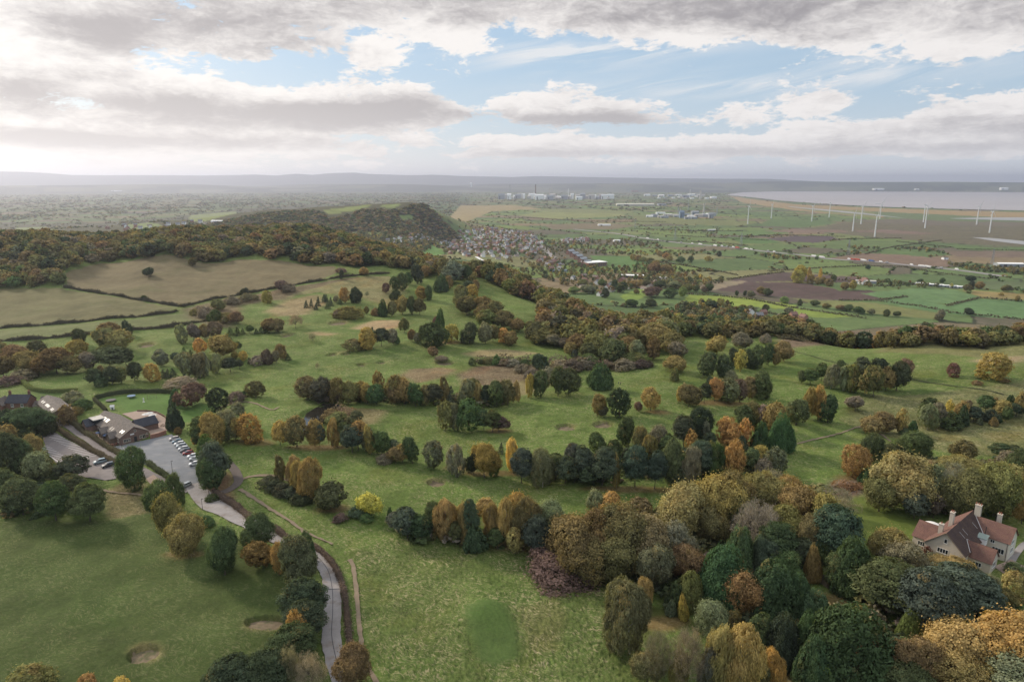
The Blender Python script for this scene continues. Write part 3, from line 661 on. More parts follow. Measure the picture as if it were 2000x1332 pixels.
# ------------------------------------------------------------------ tree prototypes (unit height and unit crown width)
def unit(v): return v / np.maximum(np.linalg.norm(v, axis=-1, keepdims=True), 1e-6)
def quads(P, N, T, w, h, tone):
    """one leaf spray per point: a kite in the plane across N, long axis T"""
    N = unit(N); T = unit(T - N * np.sum(T * N, -1, keepdims=True)); B = np.cross(N, T)
    w, h = w[:, None], h[:, None]
    v = np.stack([P - T * h * .5, P + B * w * .5 + N * h * .08, P + T * h * .5, P - B * w * .5 + N * h * .08], 1)
    return v.reshape(-1, 3), np.repeat(tone, 4, 0)
def env(kind, g, n):
    """clump centres on a crown envelope: point, outward direction, clump radius"""
    u = g.random(n); th = g.random(n) * 6.2832; c, s = np.cos(th), np.sin(th)
    ph = g.random(4) * 6.2832
    lob = 1 + .12 * np.sin(2 * th + ph[0]) + .1 * np.sin(3 * th + ph[1]) + .08 * np.sin(5 * th + ph[2])
    if kind in ('oak', 'alder', 'round', 'birch'):
        ns = {'oak': 9, 'alder': 7, 'round': 6, 'birch': 10}[kind]; sp = {'oak': .24, 'alder': .17, 'round': .17, 'birch': .21}[kind]
        ca = g.random(ns) * 6.2832; cr_ = sp * np.sqrt(g.random(ns)) * 1.15; cr_[0] = .03
        cz0 = {'oak': .50, 'alder': .46, 'round': .50, 'birch': .48}[kind] + {'oak': .22, 'alder': .30, 'round': .19, 'birch': .32}[kind] * np.linspace(-1, 1, ns)[g.permutation(ns)] * (1.15 - cr_ / sp * .55); cz0[0] = .72
        sr_ = {'oak': .225, 'alder': .235, 'round': .28, 'birch': .19}[kind] * g.uniform(.75, 1.2, ns); sz = sr_ * {'oak': .80, 'alder': 1.0, 'round': .95, 'birch': 1.25}[kind]
        C_ = np.stack([cr_ * np.cos(ca), cr_ * np.sin(ca), np.minimum(cz0, .98 - sz)], 1)
        w = sr_ ** 2; k = g.choice(ns, n * 4, p=w / w.sum()); dd_ = g.normal(size=(n * 4, 3)); dd_ = unit(dd_ + [0, 0, .25])
        P = C_[k] + dd_ * np.stack([sr_[k], sr_[k], sz[k]], 1) * (.86 + .22 * g.random((n * 4, 1)))
        ins = np.zeros(n * 4, bool)
        for q in range(ns):
            e_ = (P - C_[q]) / np.array([sr_[q], sr_[q], sz[q]]); ins |= (np.sum(e_ * e_, 1) < .72) & (k != q)
        ins |= P[:, 2] < .06
        P, dd_ = P[~ins][:n], dd_[~ins][:n]; m_ = len(P)
        if m_ < n: ii = g.integers(0, m_, n); P, dd_ = P[ii] + g.normal(size=(n, 3)) * .02, dd_[ii]
        O = dd_ * .75 + unit(P - [0, 0, .45]) * .5; r = {'oak': .085, 'round': .075, 'alder': .075, 'birch': .07}[kind] * (.65 + .7 * g.random(n))
    elif kind == 'shrub':
        zc = {'oak': .56, 'round': .56, 'shrub': .30, 'alder': .55}[kind]; rz = {'oak': .40, 'round': .41, 'shrub': .62, 'alder': .43}[kind]
        cz = -0.72 + 1.72 * u if kind != 'shrub' else -.35 + 1.35 * u
        sr = np.sqrt(np.maximum(0, 1 - cz * cz))
        if kind == 'alder': sr = np.where(cz > 0, sr ** 1.25, sr ** .8)
        rad = .44 * lob * (1 + .06 * g.normal(size=n)); rr = .85 + .25 * g.random(n)
        if kind == 'oak': rr = np.where(g.random(n) < .2, rr * .72, rr)
        P = np.stack([sr * c * rad * rr, sr * s * rad * rr, zc + rz * cz * rr * (1 + .1 * np.sin(3 * th + ph[3]))], 1)
        O = np.stack([sr * c, sr * s, cz + .15], 1)
        r = {'oak': .105, 'round': .085, 'shrub': .12, 'alder': .09}[kind] * (.7 + .6 * g.random(n))
    elif kind == 'birch':
        cz = -.75 + 1.7 * u; sr = np.sqrt(np.maximum(0, 1 - np.minimum(1, cz * cz))) ** 1.1
        rad = .42 * lob; rr = .7 + .45 * g.random(n)
        P = np.stack([sr * c * rad * rr, sr * s * rad * rr, .56 + .42 * cz], 1); O = np.stack([sr * c, sr * s, cz * .5 + .1], 1); r = .075 * (.7 + .6 * g.random(n))
    elif kind == 'pine':
        k = np.floor(u * 9) / 9; z = .34 + .62 * k + .03 * g.normal(size=n)
        pr = np.interp(k, [0, .25, .6, 1], [.30, .44, .38, .10]); rr = .35 + .7 * np.sqrt(g.random(n))
        th2 = np.floor(th / 6.2832 * 6) / 6 * 6.2832 + k * 17 + .35 * g.normal(size=n); c, s = np.cos(th2), np.sin(th2)
        P = np.stack([c * pr * rr, s * pr * rr, z], 1); O = np.stack([c * .6, s * .6, np.full(n, .8)], 1); r = .095 * (.7 + .6 * g.random(n))
    elif kind in ('cypress', 'spruce'):
        z = 1 - np.sqrt(u) ** 1.05; z = np.clip(z, 0, .985)
        pr = (.46 * (1 - z) ** .62 * (1 - .35 * np.exp(-z * 14))) if kind == 'cypress' else .46 * (1 - z) ** .9 * (.78 + .3 * ((z * 9) % 1 < .5))
        rr = .86 + .22 * g.random(n)
        P = np.stack([c * pr * rr * lob, s * pr * rr * lob, .03 + z * .95], 1); O = np.stack([c, s, np.full(n, .45)], 1); r = (.065 if kind == 'cypress' else .05) * (.7 + .6 * g.random(n))
    elif kind == 'poplar':
        kk = (g.random(n) * 4).astype(int); ox = np.array([0, .17, -.16, .04])[kk]; oy = np.array([.05, -.1, .02, .18])[kk]; tp = np.array([1, .84, .9, .76])[kk]
        cz = -.9 + 1.88 * u; sr = np.sqrt(np.maximum(0, 1 - cz * cz))
        P = np.stack([ox + sr * c * .24, oy + sr * s * .24, (.55 + .43 * cz) * tp], 1); O = np.stack([sr * c, sr * s, cz * .4 + .2], 1); r = .06 * (.7 + .6 * g.random(n))
    else:   # bare: leafless round crown of twigs
        cz = -.5 + 1.5 * u; sr = np.sqrt(np.maximum(0, 1 - cz * cz)); rr = .5 + .55 * g.random(n)
        P = np.stack([sr * c * .44 * rr * lob, sr * s * .44 * rr * lob, .5 + .46 * cz * rr], 1); O = np.stack([sr * c, sr * s, cz + .4], 1); r = .08 * (.7 + .6 * g.random(n))
    return P, unit(O), r
def crown(kind, seed, ncl, per, size):
    g = np.random.default_rng(seed)
    P, O, r = env(kind, g, ncl)
    tn = g.random(ncl); ph = g.random(3) * 9
    hue = .5 + .35 * np.sin(P[:, 0] * 7 + ph[0]) * np.sin(P[:, 1] * 7 + ph[1]) + .25 * (P[:, 2] - .5) + .15 * g.normal(size=ncl)
    n = ncl * per; ci = np.repeat(np.arange(ncl), per)
    d = unit(g.normal(size=(n, 3)) + O[ci] * .9)
    q = P[ci] + d * r[ci, None] * (.55 + .5 * g.random((n, 1)))
    st = g.random(n) < .09; q[st] += (O[ci] * .7 + d * .5)[st] * r[ci][st, None] * g.random((st.sum(), 1)) * 1.1     # stray shoots
    N = d * .75 + O[ci] * .8 + g.normal(size=(n, 3)) * .45
    T = g.normal(size=(n, 3)); w = size * (.7 + .6 * g.random(n)); h = w * 1.15
    if kind == 'birch':
        q = P[ci] + d * r[ci, None] * np.array([.95, .95, 1.5]) * (.5 + .5 * g.random((n, 1)))
        T = np.tile([0, 0, 1.], (n, 1)) + g.normal(size=(n, 3)) * .25; N = d * [1, 1, .3] + O[ci] * .8 + g.normal(size=(n, 3)) * .4; h = w * 2.3; w = w * .8
    elif kind == 'pine':
        q = P[ci] + d * r[ci, None] * np.array([1.15, 1.15, .42]); N = d * .5 + O[ci] + g.normal(size=(n, 3)) * .5; h = w * 1.6
    elif kind == 'cypress':
        q = P[ci] + d * r[ci, None] * np.array([.8, .8, 1.3]); T = O[ci] * .8 + [0, 0, 1.] + g.normal(size=(n, 3)) * .35; N = d * .7 + O[ci] * .7 + g.normal(size=(n, 3)) * .55; h = w * 2.2
    elif kind == 'spruce':
        q = P[ci] + d * r[ci, None] * np.array([1., 1., .6]); T = O[ci] * [1, 1, .1] + g.normal(size=(n, 3)) * .3; h = w * 1.7
    elif kind == 'poplar':
        T = np.tile([0, 0, 1.], (n, 1)) + g.normal(size=(n, 3)) * .5; h = w * 1.5
    elif kind == 'bare':
        T = O[ci] + [0, 0, .5] + g.normal(size=(n, 3)) * .35; N = g.normal(size=(n, 3)); h = w * 3.5; w = w * .28
    tone = np.stack([tn[ci], g.random(n), hue[ci] + .1 * g.normal(size=n)], 1)
    v, t = quads(q, N, T, w, h, tone)
    v[:, 2] = np.maximum(v[:, 2], .005)
    return v, np.arange(len(v)).reshape(-1, 4), t
def tree_wood(kind, seed):
    g = np.random.default_rng(seed); m = MB()
    top = {'oak': .55, 'round': .5, 'alder': .8, 'birch': .9, 'pine': .92, 'cypress': .9, 'spruce': .95, 'poplar': .75, 'bare': .6, 'shrub': .35}[kind]
    r0 = {'shrub': .02, 'bare': .02, 'birch': .016}.get(kind, .022)
    p, r = Vector((0, 0, -.03)), r0 * 1.5
    n = 5
    for i in range(n):
        q = Vector((g.normal() * .012, g.normal() * .012, top * (i + 1) / n)); r2 = r0 * (1 - .7 * (i + 1) / n)
        m.tube(p, q, r, r2, 6, False); p, r = q, r2
    if kind in ('oak', 'round', 'alder', 'bare', 'poplar', 'birch', 'shrub'):
        nl = {'bare': 13, 'oak': 8}.get(kind, 6)
        for i in range(nl):
            a = 6.2832 * i / nl + g.normal() * .3; z0 = top * (.45 + .5 * i / nl)
            l = .3 if kind != 'poplar' else .12
            e = Vector((math.cos(a) * l, math.sin(a) * l, min(.93, z0 + .22 + .1 * g.random())))
            m1 = Vector((math.cos(a) * l * .5, math.sin(a) * l * .5, z0 + .08)); b = Vector((0, 0, z0))
            m.tube(b, m1, r0 * .5, r0 * .36, 5, False); m.tube(m1, e, r0 * .36, r0 * .12, 5, False)
            if kind in ('bare', 'oak'):
                for k in range(4 if kind == 'bare' else 2):
                    f = m1.lerp(e, .25 * k); t = f + Vector((g.normal() * .12, g.normal() * .12, .08 + .12 * g.random()))
                    m.tube(f, t, r0 * .16, r0 * .05, 4, False)
    return m
KIND = {'o': 'oak', 'm': 'round', 'a': 'alder', 'b': 'birch', 'p': 'pine', 'c': 'cypress', 'f': 'spruce', 'l': 'poplar', 't': 'bare', 's': 'shrub'}
NAME = {'o': 'broad_tree', 'm': 'round_tree', 'a': 'oval_tree', 'b': 'birch_tree', 'p': 'pine_tree', 'c': 'cypress_tree', 'f': 'spruce_tree', 'l': 'poplar_tree', 't': 'bare_tree', 's': 'bush'}
WORD = {'o': 'spreading tree', 'm': 'round tree', 'a': 'oval tree', 'b': 'weeping birch', 'p': 'pine', 'c': 'conical evergreen', 'f': 'little conifer', 'l': 'upright poplar', 't': 'leafless tree', 's': 'bush'}
DENS = {'near': {'oak': (420, 26, .034), 'round': (360, 24, .034), 'alder': (420, 24, .032), 'birch': (380, 24, .024), 'pine': (300, 26, .034), 'cypress': (620, 18, .026), 'spruce': (320, 14, .03), 'poplar': (360, 22, .03), 'bare': (420, 16, .022), 'shrub': (240, 22, .045)},
        'mid': {'oak': (230, 16, .055), 'round': (200, 15, .052), 'alder': (220, 15, .05), 'birch': (210, 14, .038), 'pine': (170, 16, .05), 'cypress': (300, 11, .04), 'spruce': (170, 10, .045), 'poplar': (190, 14, .045), 'bare': (220, 11, .03), 'shrub': (130, 14, .07)}}
_cr, _wd = {}, {}
def crown_data(kind, lod, var):
    k = (kind, lod, var)
    if k not in _cr:
        nc, pr, sz = DENS[lod][kind]; v, f, t = crown(kind, 100 + var * 17 + sum(map(ord, kind)), int(nc * 1.2), int(pr * 1.55), sz * (.76 if lod == 'near' else .82))
        o = mesh('crown', v, f, M['leaf']); set_attr(o.data, 'tone', t, 'FLOAT_VECTOR'); o.data.name = f'{kind}_crown'
        _cr[k] = o.data; bpy.data.objects.remove(o)
    return _cr[k]
def wood_data(kind, var, pale=False):
    k = (kind, var, pale)
    if k not in _wd:
        o = tree_wood(kind, 7 + var).build('trunk', M['pale_bark'] if pale else M['bark'], smooth=True); _wd[k] = o.data; o.data.name = f'{kind}_trunk'; bpy.data.objects.remove(o)
    return _wd[k]
PALC = {'G': (.098, .130, .062), 'B': (.098, .125, .088), 'O': (.180, .172, .080), 'Y': (.40, .33, .11), 'N': (.39, .265, .105), 'R': (.225, .170, .092), 'D': (.175, .118, .098),
        'W': (.225, .205, .150), 'L': (.17, .225, .08), 'S': (.205, .215, .130), 'K': (.076, .094, .058), 'M': (.305, .25, .108), 'Z': (.45, .39, .10), 'C': (.080, .128, .062), 'P': (.150, .118, .100)}
AUT = {'G': .05, 'B': 0, 'O': .22, 'Y': .25, 'N': .2, 'R': .22, 'D': .1, 'W': .1, 'L': 0, 'S': .15, 'K': 0, 'M': .35, 'Z': 0, 'C': 0, 'P': 0}
CWORD = {'G': 'dark-green', 'B': 'blue-green', 'O': 'olive', 'Y': 'golden', 'N': 'orange', 'R': 'russet', 'D': 'dark-red', 'W': 'grey-brown', 'L': 'bright-green', 'S': 'sage-green', 'K': 'blackish-green', 'M': 'ochre', 'Z': 'bright-yellow', 'C': 'deep-green', 'P': 'purple-brown'}
def tree_color(c, g):
    b = np.array(PALC[c]) * (1 + .13 * g.normal()) * np.exp(g.normal(size=3) * .06)
    return (*[float(max(.02, q)) for q in b], float(np.clip(AUT[c] + (.12 if AUT[c] > .2 else .04) * g.normal(), 0, 1)))
_rt = np.random.default_rng(77)
TREES = []          # (root, clump, kind, colour, x in photo, height, width)
def plant(p, h, w, k, c, clump, parts=True, pale=False):
    kind = KIND[k]; dist = math.hypot(p.x, p.y); pxh = h / max(m_per_px(p), 1e-3)
    lod = 'near' if pxh > 62 or w / m_per_px(p) > 58 else 'mid'; var = int(_rt.integers(0, 5))
    cn = bpy.data.objects.new('crown', crown_data(kind, lod, var)); COL.objects.link(cn); cn.color = tree_color(c, _rt)
    sx = float(_rt.uniform(.92, 1.12)); cn.rotation_euler = (float(_rt.normal() * .05), float(_rt.normal() * .05), float(_rt.random() * 6.28)); cn.scale = (w * 1.19 * sx, w * 1.19 / sx, h * 1.04)
    if parts:
        r = empty(NAME[k], p); cn.parent = r
        wd = bpy.data.objects.new('trunk', wood_data(kind, var, pale or k == 'b')); COL.objects.link(wd); wd.parent = r; wd.rotation_euler = cn.rotation_euler
        s = (h + w) / 2; wd.scale = (min(w, h) * .9, min(w, h) * .9, h)
    else:
        r = cn; r.name = NAME[k]; r.location = p
    r['category'] = 'bush' if k == 's' else 'tree'
    return r
# ------------------------------------------------------------------ every tree one can tell apart: photo x, top y, foot y, crown width, kind + colour
CLUMPS = [
("in the grove above the farmhouse", "the left hedge", "72 666 692 38 mG;30 672 705 45 oR;8 694 737 42 oR;55 684 730 62 oO;112 679 730 56 oR;132 694 730 42 oO;20 735 754 34 sP;2 668 700 30 oO;84 690 715 40 oR;48 722 744 40 sW"),
("in the tall grove beside the bunker", "the farmhouse", "155 643 675 28 aG;157 663 693 34 mY;213 630 656 40 oR;250 624 655 20 aK;205 641 684 50 oO;240 643 684 44 oM;172 687 723 38 mW;215 674 718 58 pG;247 678 714 28 pG;185 718 752 26 pK;200 714 746 17 mR;220 716 750 30 aK;238 716 748 28 mO;196 731 756 20 sG;263 707 743 28 aK"),
("in the loose grove above the garden", "the tall grove", "298 711 743 32 mN;320 721 739 13 fB;327 719 737 12 fB;340 716 737 13 fB;361 729 740 10 fB;316 681 714 30 mW;344 688 706 17 pB;361 677 697 13 fG;374 682 697 11 fG;357 635 671 25 bS;379 631 665 26 oW;374 629 650 16 aK;391 660 692 22 mN;370 688 736 36 bS;392 690 737 38 bS;352 738 757 46 sW;404 690 732 28 bS"),
("standing alone in the stubble field", "the wood", "294 522 540 20 oK;281 577 587 11 oG;376 503 520 15 mO"),
("on the stubble field hedge", "the lone field oak", "475 564 579 10 aK;483 562 578 10 aK;549 548 568 26 oD;565 554 572 19 sW;522 569 593 21 mN;668 527 545 10 aK;666 524 534 18 sW;712 522 538 17 mM"),
("in bracken below the stubble field", "the hedge corner", "425 585 606 25 oO;455 580 595 24 sW;420 605 633 22 mG;462 608 631 25 oR;440 612 631 26 sO;403 600 622 24 sW;380 604 616 16 sO;392 598 610 20 sW;486 574 590 26 sW"),
("by the row of small conifers", "the loose grove", "417 628 660 32 mD;400 633 662 20 mR;451 638 655 13 fG;445 650 663 12 fG;464 637 655 12 fG;475 640 653 10 fG;488 635 651 14 pG;501 640 652 10 fG;515 637 651 16 sG;527 621 650 33 oR;545 621 649 28 oR;578 614 641 26 tW;610 650 666 14 tW"),
("on the fairway left of the birches", "the loose grove", "430 655 700 48 oM;466 667 685 14 pG;458 686 702 14 mY;476 686 706 16 mY;440 699 713 12 fK;488 697 710 9 fK;450 698 726 28 pK;468 702 720 14 pK;422 692 729 24 bS;505 695 714 22 sW;520 681 711 26 aD;548 672 702 24 aR;540 684 708 16 mW;563 690 703 12 fG;620 709 721 8 tW"),
("among the saplings on the dry bank", "the bare tree", "598 585 602 8 fB;608 582 601 9 fB;621 578 598 9 fB;617 591 605 8 fB;634 574 591 11 fB;638 573 589 8 fB;646 579 598 9 fB;640 588 603 10 fB;657 577 591 10 mW;664 582 595 10 fG;675 559 592 22 lN;696 560 591 24 aK;660 606 622 15 sW;682 600 624 40 sO;716 598 614 11 mO;717 569 581 8 tW"),
("on the hilltop below the ridge wood", "the dry bank", "753 553 573 16 mD;771 541 570 20 aG;786 533 567 22 aG;799 532 556 15 aG;816 516 555 24 aK;830 519 543 19 mM;775 564 594 28 aG;747 584 618 21 cC;733 603 618 13 sR;765 588 618 20 mR;786 578 614 28 oM;862 536 570 26 cC;877 540 564 18 mR;838 557 587 15 aG;821 559 586 22 mN;805 580 615 18 aG;820 582 615 22 oO;885 510 552 40 oW;868 505 548 24 oO;912 516 552 22 oG"),
("in the line beside the top green", "the hilltop", "922 530 552 22 oM;930 547 568 16 mR;915 549 574 26 aK;924 557 583 24 mN;897 560 602 34 aO;912 577 616 40 oO;943 580 614 40 oR;965 588 618 34 oR;945 596 624 32 oR;950 604 641 44 oO;985 606 641 44 oR;1012 622 648 26 oR;1035 626 652 20 oO;1045 628 665 42 oO;1062 640 671 48 oO;1082 652 678 38 oW;1105 658 680 30 oW"),
("in the mid fairway cluster", "the pale sandy patch", "716 642 684 32 mY;728 637 662 14 fG;695 663 686 36 sO;745 641 676 26 pK;769 642 673 22 mW;775 655 673 11 sG;790 622 649 18 mO;805 643 667 17 mR;816 650 670 18 mW;843 632 677 50 aG;862 640 675 28 aG;882 635 667 28 mY;917 628 670 38 aG;948 630 670 26 oS;963 635 668 22 oO;984 642 670 22 mN;999 646 674 28 mM;859 603 642 20 cC;852 618 640 15 mD"),
("in the hollow beside the bracken", "the far bunkers", "846 677 696 22 mR;862 695 710 22 sW;922 700 714 11 sG;939 702 712 10 sG;952 700 712 14 sO;968 694 713 13 sG;985 702 714 22 sW;1003 702 715 24 sW;1024 702 714 16 sG;1112 668 694 24 mM;1122 684 698 12 sB;1055 692 729 40 aK;1072 720 750 30 sW;1040 722 745 30 sP;1020 712 728 26 sW;1095 704 726 34 sW;1120 704 728 36 sP;1145 698 722 40 sW;1105 718 740 26 sP"),
("in the ravine trees", "the hollow", "1165 650 692 46 oO;1148 668 706 36 oG;1190 660 708 42 oG;1205 664 714 46 oG;1150 690 716 34 oG;1130 652 684 40 oR;1225 655 690 40 oR;1238 688 712 46 oO;1240 662 702 30 oS;1275 655 703 28 lR;1285 631 682 62 oM;1310 645 692 46 oO;1320 668 702 36 oW;1220 702 724 36 sW;1255 703 720 30 sP;1180 704 724 34 sP;1200 636 676 46 oR;1262 640 670 44 oO"),
("around the two-topped oak", "the ravine", "1318 694 722 40 oM;1317 717 743 17 cO;1400 655 693 42 oM;1447 648 682 40 oW;1385 689 738 40 aG;1412 692 737 36 aG;1432 680 718 24 aK;1446 682 725 26 lY;1478 672 718 36 aG;1462 680 718 22 aK;1500 672 714 22 aG;1513 677 714 19 mM;1530 664 705 34 oR;1495 654 672 20 sW;1470 690 720 20 aK"),
("in the row below the two-topped oak", "the orange maple", "1325 755 786 15 mY;1345 749 793 40 oO;1375 748 787 22 pK;1360 765 792 24 aG;1386 736 778 20 aK;1395 737 784 28 oN;1420 740 784 42 aS;1445 742 785 32 aD;1462 735 780 26 mR;1486 722 780 44 aG;1428 722 748 26 oS"),
("on the slope by the walkers", "the pyramid tree", "1270 757 802 37 mN;1248 785 804 15 mD;1210 760 813 40 aK;1166 769 813 28 mM;1178 792 814 20 mW"),
("in the trio above the tree belt", "the ravine", "1055 724 774 34 aG;1090 720 772 32 aG;1110 721 770 42 aG;1036 733 776 18 bY;1170 707 759 40 cC"),
("in the upper meadow pine clump", "the dark bush end", "1565 722 748 18 oG;1582 719 749 28 pG;1604 708 744 24 pG;1622 714 758 30 bS;1645 716 762 24 bS;1663 713 764 36 bO;1640 703 742 22 pG;1685 697 757 32 pK;1715 698 757 34 pK;1706 714 775 40 oO;1730 715 762 28 mM;1750 708 762 38 aK;1765 700 739 32 mD"),
("standing alone on the upper meadow", "the pine clump", "1863 710 736 24 mD;1938 690 741 56 mY;1958 738 747 18 sR;1908 743 753 13 sR;1670 772 801 34 oW"),
("in the copper and green group", "the orange poplars", "1575 752 816 26 lN;1597 752 820 28 lN;1616 768 824 36 aG;1555 778 829 42 aG;1512 785 840 44 oM;1470 785 826 40 aO;1452 790 830 44 aG;1493 788 832 30 oW;1525 804 880 46 cC;1482 822 882 32 cC;1540 790 820 22 mO"),
("beside the dry meadow", "the big cone tree", "1725 804 843 40 oR;1700 814 847 42 mM;1758 795 845 22 lM;1766 832 847 20 cC;1781 820 845 19 cC;1698 842 912 48 aG;1783 840 892 62 aG;1740 868 900 40 sG"),
("in the plantation on the meadow", "the dry meadow", "1812 775 817 26 pG;1800 790 826 20 aG;1811 791 837 36 bS;1831 785 832 28 mW;1850 779 812 15 lY;1838 808 834 30 sB;1852 806 838 42 sG;1873 782 822 22 mM;1886 782 818 16 mW;1880 790 830 20 cC;1900 793 822 24 pB;1924 771 802 28 pG;1916 806 822 20 sB;1935 800 824 22 sB;1942 776 800 16 mR;1913 815 828 13 cK;1940 813 831 14 cO;1950 812 824 11 cC;1955 782 814 30 mM;1971 770 796 17 cC;1984 786 812 26 pK;1996 766 813 24 mM;1964 794 822 22 aG"),
("at the edge of the garden wood", "the dry meadow", "1665 870 932 52 mN;1640 952 985 40 tW;1690 910 945 26 cC"),
("in the wood above the villa", "the orange maple", "1750 878 985 104 oM;1716 930 998 62 oO;1785 958 1012 42 pB;1815 904 990 64 oS;1838 905 985 60 oR;1822 962 1010 38 mD;1858 898 985 60 oS;1880 908 1012 78 oO;1945 900 1016 78 oO;1872 886 935 60 oM;1800 892 950 60 oR;1880 858 900 42 oO;1952 864 892 34 pG;1978 868 892 26 pG;1962 878 925 36 mW;1988 872 940 40 oG;1995 930 1022 40 oN;1965 905 965 50 oM;1855 905 1003 42 tW;1910 935 985 50 oO"),
("in the dark pine belt", "the yellow birch", "806 852 904 28 aG;848 862 914 42 aS;890 870 929 36 bW;773 874 904 30 mR;786 868 903 26 mM;752 888 906 26 sW;745 842 888 40 aG;768 858 886 24 pB;925 880 928 22 oK;946 866 932 52 oN;966 886 930 26 aL;978 863 886 13 fB;998 856 920 27 bY;915 892 922 14 aK;1018 874 942 42 pB;1060 880 950 56 bS;1085 884 935 40 pG;1115 864 932 30 pB;1104 888 942 40 pB;1138 870 937 42 pB;1164 846 890 38 aG;1176 872 947 52 pB;1199 858 900 28 pG;1204 890 952 20 bM;1228 814 872 34 aG;1216 830 868 24 pG;1250 830 902 38 aO;1288 828 890 46 aS;1262 850 910 36 bO;1335 810 872 36 pK;1366 799 862 48 aK;1240 868 950 46 pB;1278 878 954 34 pB;1310 858 948 46 aG;1345 872 948 44 bS;1300 848 905 36 pG;1372 858 934 46 pB;1398 868 940 42 aG;1322 905 950 40 pK;1150 905 945 40 pK;1270 845 890 30 pG"),
("around the orange poplars", "the dark pine belt", "1352 838 882 28 lN;1378 825 870 24 bS;1422 814 876 52 lN;1450 817 874 32 lN;1428 858 926 48 lN;1386 843 875 24 pB;1386 862 905 20 bO;1484 870 908 30 mN;1465 872 920 42 aG;1513 875 927 40 aS;1445 850 890 26 aK;1490 894 930 34 oW;1405 890 928 30 aK"),
("in the clump on the middle fairway", "the pond", "870 785 838 30 aO;893 790 840 26 bS;916 780 840 48 aG;945 799 840 26 pG;962 800 842 30 pG;974 812 842 34 oD"),
("in the long belt above the pond", "the pond", "600 736 778 42 aO;628 738 784 48 aK;640 748 782 30 aG;635 758 786 32 sW;660 739 788 32 mR;680 743 788 36 oO;702 745 785 28 mM;740 724 772 28 lM;736 752 789 38 aG;770 735 788 36 aO;765 755 789 32 oR;790 737 789 32 oM;812 748 793 34 aG;848 749 790 32 pK;870 739 786 24 bO;879 754 787 20 fB;908 742 789 36 bS;936 748 789 21 bM;950 751 793 20 pK;970 745 794 36 aG;992 741 790 34 aO;1010 747 785 14 bM;925 738 765 22 oO;718 748 788 24 mM;830 752 790 26 aO"),
("in the birch belt below the pond", "the orange maple", "548 822 868 28 mN;580 812 872 48 oO;615 820 870 32 oM;625 827 871 20 pB;650 820 872 30 bM;668 826 868 26 aG;688 829 882 36 pB;700 820 878 42 oM;715 835 882 30 aS;725 832 885 24 bM;695 800 828 34 aG;660 804 828 42 oO;648 800 822 30 sR"),
("by the drive bend", "the car park", "490 810 862 50 mN;460 815 858 26 mY;500 744 776 36 aO;462 766 786 30 sP;481 762 774 14 sG;428 758 802 36 aK;375 748 792 54 mD;341 757 790 20 cC;342 786 840 30 cK;448 796 858 48 aS;470 788 830 34 aW;412 806 872 46 mM;393 812 868 32 pG;390 836 872 24 pG;350 834 850 15 mR;380 850 870 12 mN;432 820 865 34 aG"),
("in the pines along the gravel yard", "the drive bend", "413 848 926 34 pG;420 862 950 46 pB;428 872 938 38 pG;411 890 958 34 oG;425 910 958 34 oG;408 872 915 18 oS;440 885 925 26 pG"),
("around the marked car park", "the farmhouse", "264 873 952 58 aG;145 888 938 50 pK;22 826 880 42 oM;68 843 908 44 oM;80 878 935 46 oS;20 848 932 60 aK;45 860 930 40 aG;15 912 980 42 pG;46 928 1004 60 pG;110 938 1015 56 pG;150 922 985 46 pK;176 942 1016 56 pG;62 796 850 80 aK;18 800 850 44 aK;90 802 848 40 aG;120 905 930 30 sG;135 792 830 24 sR;150 795 812 20 sO;142 764 785 26 sS;152 776 792 24 sS;165 780 800 26 sG"),
("beside the lower end of the lane", "the gravel car park", "318 934 1004 46 oG;345 918 995 34 aG;335 964 1050 46 oO;362 998 1082 62 oM;415 965 980 20 sG;440 1026 1122 62 aG;505 998 1068 62 aG;500 1056 1106 58 mN;545 1062 1122 32 mN;578 1044 1148 76 aG;598 1036 1100 36 cC;590 1128 1214 74 pB;596 1170 1245 66 pK;588 1188 1264 36 lN;574 1218 1295 78 pG;525 1262 1350 80 pK;460 1278 1368 84 pK;576 1255 1350 34 tW;612 1272 1355 50 tW;684 1250 1330 64 oR;405 1008 1030 24 sG"),
("at the corner of the front meadow", "the sandy hollow", "62 1298 1350 56 sO;172 1316 1356 44 mN;238 1320 1356 34 mY"),
("by thorn hedge and yellow tree", "the lane", "552 890 942 26 bO;575 886 948 32 bM;598 894 972 54 bM;588 900 962 34 bM;526 930 955 32 sK;540 938 962 30 sK;556 945 970 34 sK;573 950 975 34 sK;592 962 986 36 sK;652 938 990 58 oG;618 955 978 24 sG;722 961 1005 44 mZ;700 988 1012 26 sB;716 1002 1020 24 sG;665 1003 1020 22 sP;762 990 1020 14 cC"),
("in the belt before the big oaks", "the yellow tree", "770 998 1034 28 pB;796 989 1048 48 pB;824 1003 1054 38 pK;848 980 1045 32 pG;872 974 1055 50 bM;914 984 1060 42 bM;900 990 1045 32 bM;926 974 1062 28 pB;930 1022 1072 38 cC;945 970 1018 42 oM;962 984 1056 40 bM;986 978 1064 46 bM;1012 962 1016 42 mN;1022 972 1064 50 oO;1045 1008 1085 44 pB;1006 1032 1080 34 mM;1086 970 1056 56 oS;1030 992 1064 32 pB;892 1018 1062 26 pG;1064 985 1050 40 oO;972 1030 1070 30 pG"),
("in the great oak mass", "the front belt", "1160 956 1006 32 oS;1192 960 1008 46 mN;1112 1008 1112 112 oR;1165 988 1098 96 oR;1218 978 1102 96 oO;1262 998 1106 92 oR;1150 1040 1124 84 oO;1215 1040 1134 88 oO;1255 1050 1130 76 oR;1316 1018 1112 74 oS;1282 1058 1152 62 oS;1335 1062 1136 64 oR;1300 985 1030 44 oO;1248 970 1020 50 oR;1100 1086 1144 122 sP"),
